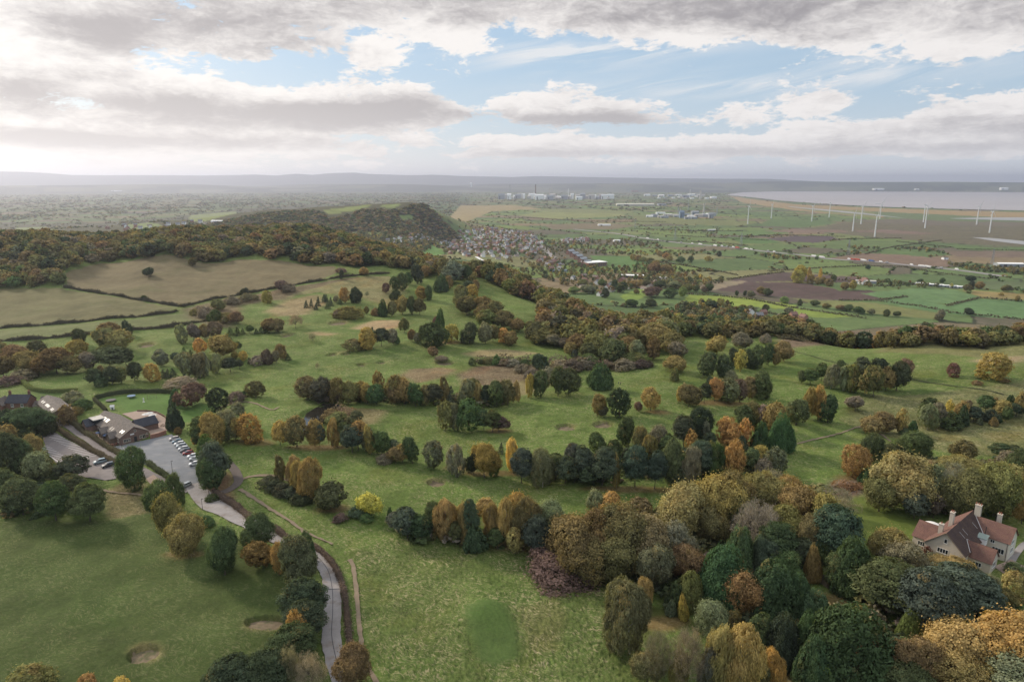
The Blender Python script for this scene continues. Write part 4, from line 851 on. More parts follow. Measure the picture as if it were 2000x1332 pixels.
("in the oaks above the cypresses", "the great oak mass", "1340 944 1044 94 oM;1392 924 1034 82 oM;1430 912 1022 74 oO;1482 918 1014 74 oM;1530 928 1004 62 oR;1562 944 1044 84 oM;1470 974 1080 82 tW;1532 984 1074 74 oO;1602 958 1062 66 oM;1622 984 1094 84 pB;1580 1000 1086 56 oO;1652 1006 1064 44 mM;1510 918 960 50 oS;1445 960 1050 60 oG;1385 985 1060 60 oO;1645 970 1012 46 tW;1600 1040 1100 50 oG"),
("in the cypress garden", "the golden oaks", "1440 1024 1124 62 cC;1410 1064 1178 102 cC;1480 1034 1116 44 cB;1512 1018 1108 62 pK;1505 1084 1198 94 cC;1560 1120 1206 62 cC;1592 1140 1220 62 cC;1345 1110 1184 54 cL;1322 1130 1185 36 cC;1452 1114 1204 72 oR;1335 1156 1208 19 cY;1310 1170 1200 22 cB;1586 1062 1134 30 cM;1540 1076 1136 60 aG;1665 1038 1150 84 cC;1642 1080 1150 60 aG;1730 1022 1104 74 oM;1762 1058 1134 72 oS;1565 1050 1110 46 pK;1690 1100 1165 30 cB;1490 1050 1120 40 pB"),
("in the pines before the villa", "the timber shed", "1730 1090 1194 112 pG;1802 1108 1230 108 pB;1872 1100 1196 116 pB;1858 1084 1134 72 oM;1922 1118 1176 62 bS;1976 1112 1166 42 mM;1925 1148 1196 52 aB;1980 1098 1122 26 sG;1900 1080 1108 26 sL;1840 1150 1225 80 pK;1960 1145 1190 44 oO;1775 1130 1210 70 pG;1830 1078 1104 30 sS"),
("in the bottom wood below the villa", "the great cypress", "1650 1164 1322 170 cC;1776 1178 1246 42 cL;1872 1198 1312 128 oN;1958 1178 1322 130 oN;1792 1240 1345 82 oR;1702 1238 1322 60 oR;1852 1264 1360 102 oM;1762 1290 1372 92 pG;1962 1262 1372 132 oS;1715 1290 1362 60 cC;1590 1232 1340 70 cC;1660 1290 1362 60 cC;1900 1240 1330 60 oM;1920 1295 1372 70 oO"),
("in birches at the wood's foot", "the front meadow", "1230 1138 1274 98 bS;1256 1128 1190 44 bM;1284 1232 1330 60 tW;1342 1222 1345 64 tW;1387 1168 1236 68 aS;1426 1190 1246 36 bO;1400 1218 1350 74 bM;1442 1216 1356 92 bN;1476 1194 1276 42 pG;1492 1240 1282 36 aG;1530 1192 1294 72 cK;1572 1188 1296 54 cC;1610 1298 1356 38 aL;1502 1268 1345 54 bN;1322 1270 1345 44 bM;1470 1285 1352 50 oO;1380 1260 1350 50 bW;1265 1270 1330 50 oO"),
]
FARTREES = "1561 519 549 26 mZ;1558 529 552 26 mY;1580 523 546 10 lY;1602 524 546 8 lY;1582 537 554 14 mM;1595 541 556 13 mM;1608 541 555 12 mM;1618 545 559 16 mM;1664 548 566 14 mY;1650 552 566 16 mM;1628 537 551 9 aG;1485 560 577 17 oO;1498 563 579 19 oG;1532 580 592 17 mL;1465 568 581 14 oS;1438 568 579 8 aG;1455 568 578 8 aK;1562 584 597 10 aG;1590 587 598 18 oG;1613 592 603 16 oO;1642 596 607 18 oR;1658 595 608 18 oG;1675 599 613 20 oG;1702 603 614 14 oS;1731 605 618 13 aG;1753 608 619 13 oG;1836 605 625 19 aS;1890 601 616 18 oK;1390 587 604 24 oG;1371 586 598 10 oK;1408 582 603 13 tO;1449 595 608 17 oO;1464 596 608 16 oS;1494 595 610 14 aG;1540 601 614 17 oW;1895 538 551 18 oK;1897 548 563 12 aK;1890 556 570 17 mO;1913 550 565 18 mM;1966 557 571 18 oO;1695 517 527 9 oK;1840 543 553 9 oG;1798 545 555 10 oG;1986 577 589 11 mM;1955 572 578 9 mY;1383 501 512 14 mM;1348 500 513 11 aG;1330 501 514 17 oG;1405 491 502 10 aK;1237 497 509 13 mM;1247 499 511 13 mM;1255 502 513 12 mM;1270 504 516 16 oO;1282 509 521 16 oM;1288 490 502 13 mM;1300 494 506 14 mN;1308 500 510 12 mM;1282 513 534 20 oR;1300 517 533 22 oR;1270 515 531 14 oR;1278 561 580 34 oD;1309 563 582 24 aG;1332 561 581 17 aL;1270 583 601 20 oG;1232 584 599 22 oG;1243 565 575 9 mR;1253 592 602 8 aG;1339 588 597 7 oG;1182 564 582 14 aK;1148 556 574 30 oS;1175 545 560 14 oL;1215 552 572 22 aG;1200 545 565 16 cK;1240 548 562 22 oM;1262 546 558 16 oO;1290 548 562 22 oG;1318 550 564 24 oS;1345 555 571 20 oO;1360 557 570 14 oG;1386 555 571 20 oG;1375 560 572 12 mW;1120 560 574 22 oL;1140 545 560 18 oO"
_EN = ['second', 'third', 'fourth', 'fifth', 'sixth', 'seventh', 'eighth', 'ninth', 'tenth', 'eleventh', 'twelfth', 'thirteenth', 'fourteenth', 'fifteenth', 'sixteenth']
def label_clump(items, phrase, anchor, group):
    """items: (object, kind, colour, x, h, w). One look -> one label; trees alike are told apart by size, then by order from a landmark."""
    by = {}
    for it in items:
        o, k, c, x, h, w = it
        by.setdefault((CWORD[c], WORD[k]), []).append(it)
    for (cw, kw), L in by.items():
        if len(L) == 1: L[0][0]['label'] = f'{cw} {kw} {phrase}'
        elif len(L) == 2 and max(q[4] * q[5] for q in L) > 1.5 * min(q[4] * q[5] for q in L):
            L.sort(key=lambda q: -q[4] * q[5])
            L[0][0]['label'] = f'larger {cw} {kw} {phrase}'; L[1][0]['label'] = f'smaller {cw} {kw} {phrase}'
        else:
            L.sort(key=lambda q: q[3])
            for i, q in enumerate(L):
                od = 'first' if i == 0 else _EN[i - 1]
                q[0]['label'] = f'{od} {cw} {kw} from {anchor} {phrase}'
        if len(L) > 1:
            for q in L: q[0]['group'] = f'{cw} {kw}s {phrase}'
def top_height(p, x, yt):
    a = rays(x, yt); return CAMZ + math.hypot(p.x, p.y) * a[2] - p.z
N_PLANTED = 0
for phrase, anchor, txt in CLUMPS:
    items = []
    for s in txt.split(';'):
        x, yt, yb, w, kc = s.split(); x, yt, yb, w = map(float, (x, yt, yb, w))
        p = ground(x, yb); wm = w * m_per_px(p); td = (CAMZ - p.z) / math.hypot(p.x, p.y); c_ = .5 * wm * td
        if kc[0] == 's':                                   # a bush: the seen foot is its near edge
            k = 1 + .42 * wm / math.hypot(p.x, p.y); p = Vector((p.x * k, p.y * k, height(p.x * k, p.y * k))); H_ = max(.5, top_height(p, x, yt)); h = math.sqrt(max(H_ * H_ - c_ * c_, (.28 * wm) ** 2))
        else:
            H_ = max(1.0, top_height(p, x, yt)); h = H_
            for _ in range(6): h = max(.45 * H_, h - (.54 * h + math.sqrt((.46 * h) ** 2 + (c_ * .85) ** 2) - H_))
            h *= .98
        p.z -= 0.05
        o = plant(p, h, wm, kc[0], kc[1], phrase, parts=True, pale=(kc[0] == 't' and 'villa' in phrase))
        items.append((o, kc[0], kc[1], x, h, wm)); N_PLANTED += 1
    label_clump(items, phrase, anchor, phrase)
items = []
for s in FARTREES.split(';'):
    x, yt, yb, w, kc = s.split(); x, yt, yb, w = map(float, (x, yt, yb, w))
    p = ground(x, yb); h = max(3.0, top_height(p, x, yt)); wm = w * m_per_px(p); p.z -= .1
    o = plant(p, h, wm, kc[0], kc[1], '', parts=False); items.append((o, kc[0], kc[1], x, h, wm))
FAR_ZONES = [(1100, 1215, 'between the school and the wood', 'the wood'), (1215, 1320, 'by the sports field', 'the school'), (1320, 1400, 'at the pale stubble strip', 'the sports field'), (1400, 1520, 'along the bright green field', 'the village'), (1520, 1600, 'at the ploughed field', 'the village'), (1600, 1700, 'beside the far farmstead', 'the yellow poplars'), (1700, 1850, 'above the edge wood', 'the ploughed field'), (1850, 2001, 'by the blue green field', 'the long sheds')]
for a, b, ph, an in FAR_ZONES: label_clump([q for q in items if a <= q[3] < b], ph, an, ph)

# ------------------------------------------------------------------ woods that read as one mass
def mass(name, P, H, W, C, ncl, per, size, label, cat='wood', kinds=('oak',), nvar=4, seed=1):
    g = np.random.default_rng(seed); n = len(P)
    kk = g.integers(0, len(kinds), n); vv = g.integers(0, nvar, n)
    VV, TT, CC = [], [], []
    for ki, kd in enumerate(kinds):
        for va in range(nvar):
            v, f, t = crown(kd, 500 + va + 31 * ki, ncl, per, size)
            for i in np.nonzero((kk == ki) & (vv == va))[0]:
                a = g.random() * 6.2832; c, s = math.cos(a), math.sin(a)
                VV.append(np.stack([(v[:, 0] * c - v[:, 1] * s) * W[i] + P[i, 0], (v[:, 0] * s + v[:, 1] * c) * W[i] + P[i, 1], v[:, 2] * H[i] + P[i, 2]], 1).astype(np.float32))
                TT.append(t.astype(np.float32)); CC.append(np.tile(C[i], (len(v), 1)).astype(np.float32))
    V = np.concatenate(VV); o = mesh(name, V, np.arange(len(V), dtype=np.int32).reshape(-1, 4), M['leafmass'])
    set_attr(o.data, 'tone', np.concatenate(TT), 'FLOAT_VECTOR'); set_attr(o.data, 'Col', np.concatenate(CC))
    return tag(o, label, cat, None, 'stuff')
def scatter(poly, spacing, g, jit=.42):
    poly = np.asarray(poly); x0, y0 = poly.min(0); x1, y1 = poly.max(0)
    X, Y = np.meshgrid(np.arange(x0, x1, spacing), np.arange(y0, y1, spacing * .87)); X = X + (np.arange(len(Y)) % 2)[:, None] * spacing / 2
    X = X + g.uniform(-jit, jit, X.shape) * spacing; Y = Y + g.uniform(-jit, jit, Y.shape) * spacing
    m = inpoly(X, Y, poly); return np.stack([X[m], Y[m]], 1)
def cols(g, n, mixs):
    ks = list(mixs); w = np.array([mixs[k] for k in ks], float); w /= w.sum()
    return np.array([tree_color(ks[i], g) for i in g.choice(len(ks), n, p=w)])
def pd(L): return np.array([(math.sin(az_of(x)) * d, math.cos(az_of(x)) * d) for x, d in L])
def wood(name, poly, sp, hh, mixs, label, seed, ncl=60, per=7, size=.13, kinds=('oak', 'oak', 'round'), wk=1.35):
    g = np.random.default_rng(seed); q = scatter(poly, sp, g); n = len(q)
    H = g.uniform(hh[0], hh[1], n); W = sp * wk * g.uniform(.8, 1.25, n)
    P = np.stack([q[:, 0], q[:, 1], height(q[:, 0], q[:, 1]) - .3], 1)
    print('WOOD', name, n)
    return mass(name, P, H, W, cols(g, n, mixs), ncl, per, size, label, kinds=kinds, seed=seed)
e = gp([(-60, 540), (60, 540), (130, 528), (205, 512), (300, 506), (380, 510), (460, 504), (560, 508), (650, 519), (700, 524), (745, 520), (800, 527), (850, 545), (905, 546)])
ridge = [(p.x, p.y) for p in e] + [tuple(q) for q in pd([(930, 800), (880, 980), (800, 1000), (700, 1000), (500, 1050), (250, 1050), (0, 1050), (-200, 1050)])]
wood('ridge_wood', ridge, 11.5, (10, 15.5), {'O': 7, 'R': 3, 'W': 1.5, 'G': 2, 'K': 2, 'M': .4}, 'autumn wood along the whole ridge behind the stubble fields', 21, 110, 8, .10)
lw = [(p.x, p.y) for p in gp([(-60, 566), (0, 563), (60, 562), (122, 560), (126, 548), (60, 538), (-60, 536)])]
wood('corner_wood', lw, 9.5, (9, 13), {'O': 4, 'R': 3, 'G': 2}, 'clump of autumn trees at the corner between both stubble fields', 22, 110, 8, .10)
slope = pd([(905, 700), (960, 640), (1010, 610), (1060, 575), (1085, 545), (1060, 520), (1035, 500), (1040, 478), (1065, 460), (1100, 446), (1150, 432), (1210, 425), (1270, 425), (1300, 440), (1310, 470), (1305, 520), (1300, 650), (1240, 820), (1130, 900), (1020, 880), (960, 800)])
wood('slope_wood', slope, 12.0, (12, 19), {'O': 8, 'R': 3, 'W': 1.5, 'K': 2, 'S': 1}, 'dense brown oak wood falling down the slope behind the golf course', 23, 150, 9, .085)
edge = pd([(1300, 480), (1400, 478), (1540, 508), (1640, 505), (1760, 484), (1850, 486), (1990, 505), (2300, 505), (2300, 560), (1990, 556), (1850, 545), (1700, 545), (1540, 575), (1400, 560), (1300, 600)])
wood('edge_wood', edge, 9.0, (8.5, 13), {'O': 6, 'R': 2.5, 'G': 3, 'M': .5, 'K': 1.5}, 'belt of autumn oaks along the brink of the upper meadow', 24, 150, 9, .085)
hill = [(p.x, p.y) for p in gp([(400, 440), (480, 424), (520, 418), (600, 412), (640, 420), (720, 411), (780, 412), (815, 400)])] + [tuple(q) for q in pd([(835, 2560), (870, 2450), (905, 2350)])] + [(p.x, p.y) for p in gp([(880, 470), (800, 468), (740, 452), (640, 452), (560, 444), (470, 448)])]
bare = [px2([(a, b + (9 if b > 406 else 0)) for a, b in p[0]]) for p in POLYS if p[0][0] in ((632, 410), (775, 413), (370, 421), (472, 431), (640, 456), (735, 402))]
g = np.random.default_rng(25)
def keep_off(q):
    k = np.ones(len(q), bool)
    for b in bare: k &= ~inpoly(q[:, 0], q[:, 1], b)
    return q[k]
q = keep_off(scatter(np.array(hill), 12.5, g)); n = len(q); print('WOOD hill', n)
mass('hill_wood', np.stack([q[:, 0], q[:, 1], height(q[:, 0], q[:, 1]) - .5], 1), g.uniform(6, 10, n), 17 * g.uniform(.8, 1.2, n), cols(g, n, {'O': 4, 'R': 3, 'G': 4, 'W': 2, 'K': 3}), 22, 5, .26, 'wood clothing the steep hill beyond the ridge', seed=25)
# hill top scrub, valley trees and the hedgerow trees of the plain
def field_trees():
    g = np.random.default_rng(31); P = []
    n = 150000; a = g.uniform(R(-44), R(44), n); d = np.exp(g.uniform(math.log(1050), math.log(14000), n))
    x, y = d * np.sin(a), d * np.cos(a); px = 1000 + F * np.tan(a) / CP
    e_, idn = patchwork(x, y)
    clump = np.sin(x / 310 + 2 * np.sin(y / 520)) * np.sin(y / 420 + 1.5 * np.sin(x / 610))
    left = (px < 900)
    p = np.where(e_ < 5 + d * .0016, .9, .0) + np.where(clump > (.70 - .15 * left), .5, 0)
    p *= np.clip(d / 3500, .25, 1.0) * np.where(left & (d > 4200), 1.6, 1.0)
    ok = g.random(n) < p * np.where(left, .75, .45)
    # open ground: named fields, marsh, water, village streets
    for pts, c, t_, r_ in POLYS:
        if c in ((74, 74, 50),): continue
        if pts[0][1] < 640: ok &= ~inpoly(x, y, px2(pts))
    ok &= ~inpoly(x, y, WGP)
    mr = px2([(1420, 440), (1480, 455), (1700, 470), (1900, 490), (2200, 495), (2200, 410), (1700, 403), (1500, 388), (1420, 384)])
    ok &= ~(inpoly(x, y, mr) & (g.random(n) < .8))
    ok &= ~((d < 1500) & (px > 1380))
    x, y, d = x[ok], y[ok], d[ok]; z = height(x, y); k = (z < -15); x, y, d, z = x[k], y[k], d[k], z[k]
    return x, y, z, d
x, y, z, d = field_trees(); print('FIELD TREES', len(x))
g = np.random.default_rng(32); n = len(x)
H = g.uniform(4, 9, n) * np.clip(d / 5000, .9, 1.3); W = H * g.uniform(1.3, 2.6, n) * np.clip(d / 3500, 1, 1.6)
mass('hedgerow_trees', np.stack([x, y, z - .5], 1), H, W, cols(g, n, {'O': 4, 'G': 5, 'R': 1.5, 'W': 2, 'S': 3}), 6, 4, .45, 'countless hedgerow trees scattered over the distant plain', 'trees', ('round',), 3, 32)
vq = []
VIL = [([(1010, 530), (1060, 505), (1110, 515), (1180, 525), (1290, 515), (1400, 553), (1340, 572), (1260, 556), (1170, 585), (1110, 560), (1060, 545)], 19), ([(860, 500), (880, 455), (960, 442), (1060, 460), (1120, 490), (1090, 520), (1000, 516), (940, 500)], 33),
       ([(1100, 490), (1090, 468), (1250, 470), (1300, 482), (1180, 490)], 30), ([(640, 468), (870, 470), (880, 480), (780, 478)], 22), ([(1330, 595), (1420, 592), (1450, 612), (1500, 622), (1340, 640), (1290, 620)], 11),
       ([(1250, 545), (1420, 548), (1400, 556), (1330, 562)], 16), ([(1640, 545), (1760, 552), (1860, 562), (1770, 566), (1690, 563)], 22), ([(1650, 480), (1690, 497), (1610, 503), (1700, 488), (1800, 484), (1860, 498)], 24), ([(1850, 517), (2010, 528), (2010, 538), (1900, 530)], 13), ([(1470, 496), (1560, 505), (1620, 508), (1500, 507)], 16), ([(1060, 490), (1450, 490), (1330, 502), (1200, 500)], 28), ([(370, 440), (640, 462), (860, 472), (640, 472), (380, 458)], 13)]
g = np.random.default_rng(33)
for pts, sp in VIL: vq.append(scatter(px2(pts), sp, g))
q = np.concatenate(vq); n = len(q); print('VALLEY', n)
H = g.uniform(5, 11, n); W = H * g.uniform(.8, 1.3, n)
mass('valley_trees', np.stack([q[:, 0], q[:, 1], height(q[:, 0], q[:, 1]) - .3], 1), H, W, cols(g, n, {'O': 4, 'G': 4, 'M': 2, 'R': 1.5, 'S': 3, 'Y': .7}), 30, 6, .2, 'leafy gardens and copses in and around the village', 'trees', ('oak', 'alder', 'round'), 3, 33)

UND = []
g = np.random.default_rng(35)
for pts, sp in (([(1060, 1110), (1290, 1000), (1340, 960), (1600, 955), (1625, 1000), (1650, 1090), (1590, 1110), (1520, 1110), (1400, 1190), (1310, 1190), (1250, 1130)], 3.2), ([(1390, 1200), (1500, 1195), (1620, 1190), (1700, 1180), (1990, 1170), (2050, 1345), (1600, 1345), (1480, 1260)], 3.4), ([(1700, 960), (1840, 1005), (2050, 1010), (2050, 900), (1850, 900), (1720, 930)], 3.6), ([(1010, 935), (1180, 945), (1480, 925), (1500, 890), (1230, 880)], 3.8), ([(-60, 840), (60, 850), (110, 920), (170, 1000), (-60, 1010)], 3.6), ([(770, 1050), (1060, 1080), (1060, 1040), (800, 1020)], 3.6), ([(590, 782), (800, 788), (1000, 790), (1000, 770), (620, 765)], 4.0)):
    UND.append(scatter(px2(pts), sp, g))
q = np.concatenate(UND); n = len(q); H = g.uniform(.8, 3.6, n); print('UNDERGROWTH', n)
mass('undergrowth', np.stack([q[:, 0], q[:, 1], height(q[:, 0], q[:, 1]) - .25], 1), H, H * g.uniform(1.2, 2.4, n), cols(g, n, {'G': 4, 'K': 4, 'O': 2, 'W': 2, 'R': 1}), 24, 8, .2, 'dark tangled undergrowth between the trunks of the woods', 'undergrowth', ('shrub',), 4, 35)
# ------------------------------------------------------------------ buildings
def slab(m, a, b, c, d, t):
    """roof plane a-b (eave) to d-c (ridge) with thickness t downwards"""
    P = [Vector(q) for q in (a, b, c, d)]; n = (P[1] - P[0]).cross(P[3] - P[0]).normalized()
    if n.z < 0: n = -n
    Q = [p - n * t for p in P]
    top = P if (P[1] - P[0]).cross(P[2] - P[1]).z > 0 else P[::-1]
    m.poly(top); bot = Q if (Q[1] - Q[0]).cross(Q[2] - Q[1]).z < 0 else Q[::-1]; m.poly(bot)
    for i in range(4):
        j = (i + 1) % 4; m.poly([P[i], P[j], Q[j], Q[i]])
def block(root, x0, x1, y0, y1, wh, rh, along, wall, roofs, ov=.35, base=-1.2, wname='wall'):
    """gabled block in the local frame of its building; along = axis of the ridge"""
    w = MB()
    if along == 'y':
        xm = (x0 + x1) / 2
        w.poly([(x0, y0, base), (x1, y0, base), (x1, y0, wh), (xm, y0, rh), (x0, y0, wh)]); w.poly([(x1, y1, base), (x0, y1, base), (x0, y1, wh), (xm, y1, rh), (x1, y1, wh)])
        w.poly([(x0, y1, base), (x0, y0, base), (x0, y0, wh), (x0, y1, wh)]); w.poly([(x1, y0, base), (x1, y1, base), (x1, y1, wh), (x1, y0, wh)])
        s = (rh - wh) / (xm - x0); k = ov * s
        planes = [((x0 - ov, y0 - ov, wh - k), (x0 - ov, y1 + ov, wh - k), (xm, y1 + ov, rh), (xm, y0 - ov, rh)), ((x1 + ov, y0 - ov, wh - k), (x1 + ov, y1 + ov, wh - k), (xm, y1 + ov, rh), (xm, y0 - ov, rh))]
    else:
        ym = (y0 + y1) / 2
        w.poly([(x0, y1, base), (x0, y0, base), (x0, y0, wh), (x0, ym, rh), (x0, y1, wh)]); w.poly([(x1, y0, base), (x1, y1, base), (x1, y1, wh), (x1, ym, rh), (x1, y0, wh)])
        w.poly([(x0, y0, base), (x1, y0, base), (x1, y0, wh), (x0, y0, wh)]); w.poly([(x1, y1, base), (x0, y1, base), (x0, y1, wh), (x1, y1, wh)])
        s = (rh - wh) / (ym - y0); k = ov * s
        planes = [((x0 - ov, y0 - ov, wh - k), (x1 + ov, y0 - ov, wh - k), (x1 + ov, ym, rh), (x0 - ov, ym, rh)), ((x0 - ov, y1 + ov, wh - k), (x1 + ov, y1 + ov, wh - k), (x1 + ov, ym, rh), (x0 - ov, ym, rh))]
    w.build(wname, wall, root)
    out_ = []
    for pl, mt in zip(planes, roofs):
        r = MB(); P = [Vector(q) + Vector((0, 0, .14)) for q in pl]; slab(r, *P, .13); out_.append(r.build('roof', mt, root))
    return out_
def window(root, c, face, w, h, n=1, frame='white', bars=0, glass='glass'):
    """casement window standing 4 cm proud of its wall; face = -y, +x ... ; the pane is a sub-part"""
    ax = {'-y': (Vector((1, 0, 0)), Vector((0, -1, 0))), '+x': (Vector((0, 1, 0)), Vector((1, 0, 0))), '-x': (Vector((0, -1, 0)), Vector((-1, 0, 0))), '+y': (Vector((-1, 0, 0)), Vector((0, 1, 0)))}[face]
    u, nn = ax; c = Vector(c); m = MB(); t = .09
    def bar(cx, cz, bw, bh, d=.07):
        P = [c + u * (cx + sx * bw / 2) + Vector((0, 0, cz + sz * bh / 2)) for sx, sz in ((-1, -1), (1, -1), (1, 1), (-1, 1))]
        Q = [p + nn * d for p in P]; m.poly(Q)
        for i in range(4): m.poly([P[i], P[(i + 1) % 4], Q[(i + 1) % 4], Q[i]])
    bar(0, h / 2, w + t, t); bar(0, -h / 2, w + t * 2.2, t * 1.3, .14)
    for i in range(n + 1): bar(-w / 2 + w * i / n, 0, t, h - t)
    for i in range(bars): bar(0, -h / 2 + h * (i + 1) / (bars + 1), w - t, .05, .06)
    f = m.build('window', M[frame], root)
    g = MB(); P = [c + u * (sx * w / 2) + Vector((0, 0, sz * h / 2)) + nn * .02 for sx, sz in ((-1, -1), (1, -1), (1, 1), (-1, 1))]; g.poly(P); g.build('pane', M[glass], f)
    return f
def chimney(root, x, y, z0, z1, w, d, mat, pots=2):
    m = MB(); m.box((x, y, z0), (w, d, z1 - z0)); m.box((x, y, z1 + .002), (w + .18, d + .18, .16)); c = m.build('chimney', mat, root)
    for i in range(pots):
        q = MB(); q.lathe((x + (i - (pots - 1) / 2) * w * .42, y, z1 + .164), [(.16, 0), (.13, .1), (.12, .42), (.16, .46), (.16, .55)], 8); q.build('chimney_pot', M['terracotta'], c)
    return c
def frame(u): return math.atan2(-u[0], u[1])
# --- the villa on the right
vo = ground(1842, 1102); vo = Vector((120.4, 172.2, height(120.4, 172.2) - .1))
V = empty('villa', vo, frame((.77, .64))); tag(V, 'large pebble-dashed villa with mossy red tiled gables among the trees', 'house')
block(V, -5, 5, 0, 21, 4.9, 9.5, 'y', M['render'], [M['red_tiles'], M['shaded_tiles']], .45)
block(V, 4.4, 10.9, 16.2, 23.6, 5.3, 8.7, 'x', M['cream'], [M['red_tiles'], M['red_tiles']], .4)
block(V, 4.2, 10.3, 3.6, 9.6, 3.6, 6.6, 'x', M['render'], [M['red_tiles'], M['red_tiles']], .35)
block(V, -9.2, -4.4, 3.4, 12.6, 3.9, 7.1, 'x', M['render'], [M['red_tiles'], M['red_tiles']], .35)
def roofrun(x):  # height of the main right hand roof plane
    return 9.5 - abs(x) * .92
# roof of front and right wings carried back to the main slope
for (y0, y1, wh, rh, x1) in ((16.2, 23.6, 5.3, 8.7, 4.0), (3.6, 9.6, 3.6, 6.6, 4.0)):
    m = MB(); ym = (y0 + y1) / 2; xr = (9.5 - rh) / .92 + .02
    for ya in (y0 - .38, y1 + .38):
        k = (rh - wh) / ((y1 - y0) / 2) * .38
        m.poly([(x1, ya, wh - k + .15), (xr + .4, ym, rh + .15), (x1, ym, rh + .15)] if ya > ym else [(x1, ya, wh - k + .15), (x1, ym, rh + .15), (xr + .4, ym, rh + .15)])
    m.build('valley_roof', M['red_tiles'], V)
m = MB(); m.tube((1.0, 19.9, 8.86), (4.75, 16.0, 5.4), .11, n=4); m.tube((3.2, 6.6, 6.78), (5.2, 9.9, 4.9), .1, n=4); m.tube((3.2, 6.6, 6.78), (5.3, 3.3, 4.75), .1, n=4)
for q in ((2.2, 15.5), (1.9, 8.5), (2.0, 6.0)):
    m.tube((q[0] - .6, q[1], roofrun(q[0] - .6) + .2), (q[0] + .9, q[1] + .1, roofrun(q[0] + .9) + .2), .05, n=4)
m.build('flashing', M['lead'], V)
m = MB(); m.tube((-5.45, -.46, 4.55), (0, -.46, 9.62), .12, n=4); m.tube((5.45, -.46, 4.55), (0, -.46, 9.62), .12, n=4); m.build('bargeboard', M['timber'], V)
window(V, (0.1, 0, 7.1), '-y', .75, 1.25, 1); window(V, (-.3, 0, 4.0), '-y', 2.7, 1.35, 4); window(V, (-3.6, 0, 1.9), '-y', 1.6, 1.2, 3); window(V, (3.0, 0, 1.9), '-y', 1.8, 1.3, 3)
window(V, (8.6, 16.2, 2.1), '-y', 2.9, 1.5, 4); window(V, (7.0, 16.2, 4.3), '-y', 1.0, .9, 2); window(V, (10.9, 19.9, 4.4), '+x', 2.4, 1.3, 4); window(V, (10.9, 19.9, 1.9), '+x', 2.0, 1.4, 3)
window(V, (10.3, 6.6, 2.2), '+x', 2.4, 1.5, 3); window(V, (7.2, 3.6, 2.0), '-y', 2.0, 1.2, 3); window(V, (-9.2, 8, 2.2), '-x', 2.2, 1.4, 3); window(V, (-6.8, 3.4, 2.2), '-y', 1.8, 1.3, 3); window(V, (-5, 17, 2.5), '-x', 2.2, 1.4, 3)
chimney(V, -1.9, 9.6, 7.0, 11.9, 1.0, 1.3, M['render']); chimney(V, 1.4, 20.3, 7.3, 12.0, 1.5, 1.1, M['render'], 3); chimney(V, 6.4, 22.2, 6.2, 10.4, 1.1, .9, M['render'], 2); chimney(V, -2.6, 3.9, 6.3, 9.9, 1.1, .9, M['render'], 1)
m = MB(); m.box((5.1, 13.6, 3.6), (2.2, 2.0, 2.0)); dm = m.build('dormer', M['white'], V)
m = MB(); slab(m, (3.9, 12.4, 5.75), (6.5, 12.4, 5.75), (6.5, 14.8, 6.35), (3.9, 14.8, 6.35), .12); m.build('dormer_roof', M['green_paint'], dm)
m = MB(); m.tube((10.6, 16.1, -1), (10.6, 16.1, 5.1), .06); m.tube((5.2, 15.4, 3.0), (5.2, 15.4, 8.4), .09); m.build('drainpipe', M['dark'], V)
m = MB(); m.lathe((-8.3, 15.6, -1), [(3.0, 0), (3.0, 3.6), (3.1, 3.62), (2.7, 4.2), (1.6, 4.75), (.5, 5.0), (.05, 5.05)], 16); cv = m.build('conservatory', M['white'], V)
m = MB()
for i in range(10):
    a = 6.2832 * i / 10
    m.box((-8.3 + 3.0 * math.cos(a), 15.6 + 3.0 * math.sin(a), .8), (.06, 1.3, 1.9), a)
m.build('conservatory_glass', M['glass'], cv)
m = MB(); m.box((-4.2, -.5, -1), (1.3, .8, 2.6), .1); 
crp, fcr, tcr = crown('shrub', 91, 60, 14, .09)
def foliage_part(name, root, loc, sc, colr):
    o = mesh(name, crp, fcr, M['leaf'], root); set_attr(o.data, 'tone', tcr, 'FLOAT_VECTOR'); o.location = loc; o.scale = sc; o.color = colr; return o
foliage_part('creeper', V, (-4.0, -.35, 0), (3.4, 1.1, 3.6), (.16, .07, .05, 0)); foliage_part('creeper', V, (3.6, -.3, 0), (2.2, 1.0, 3.0), (.11, .11, .06, .1))
sheet('villa_terrace_paving', px2([(1940, 1106), (1975, 1092), (2050, 1130), (2050, 1180), (1990, 1140)]), M['paving'], off=.06, step=.7, kind='structure', label='brick terrace beside the villa')
ribbon('garden_path', [(1970, 1105), (1985, 1080), (2005, 1060), (2040, 1050)], 1.8, M['lane'], off=.05, kind='structure', label='garden path past the villa')
# --- the stone pub and its car parks
P_ = empty('stone_pub', Vector((-157.3, 268.3, height(-157.3, 268.3))), frame((-.76, .65))); tag(P_, 'long sandstone pub with a stone slate roof and white rooflights by the gravel', 'pub')
block(P_, -5.6, 5.6, 0, 31, 3.1, 6.4, 'y', M['sandstone'], [M['stone_slates'], M['stone_slates']], .4)
block(P_, 4.6, 13.0, 8.5, 15.5, 2.7, 5.2, 'x', M['sandstone'], [M['slates'], M['slates']], .35)
block(P_, -9.4, -4.9, 26.2, 31.8, 2.8, 5.2, 'x', M['sandstone'], [M['slates'], M['slates']], .35)
block(P_, -7.9, -5.0, 13.4, 17.2, 2.3, 4.2, 'x', M['timber'], [M['stone_slates'], M['stone_slates']], .3)
block(P_, -7.8, -5.0, 4.6, 8.4, 2.3, 4.3, 'x', M['timber'], [M['stone_slates'], M['stone_slates']], .3)
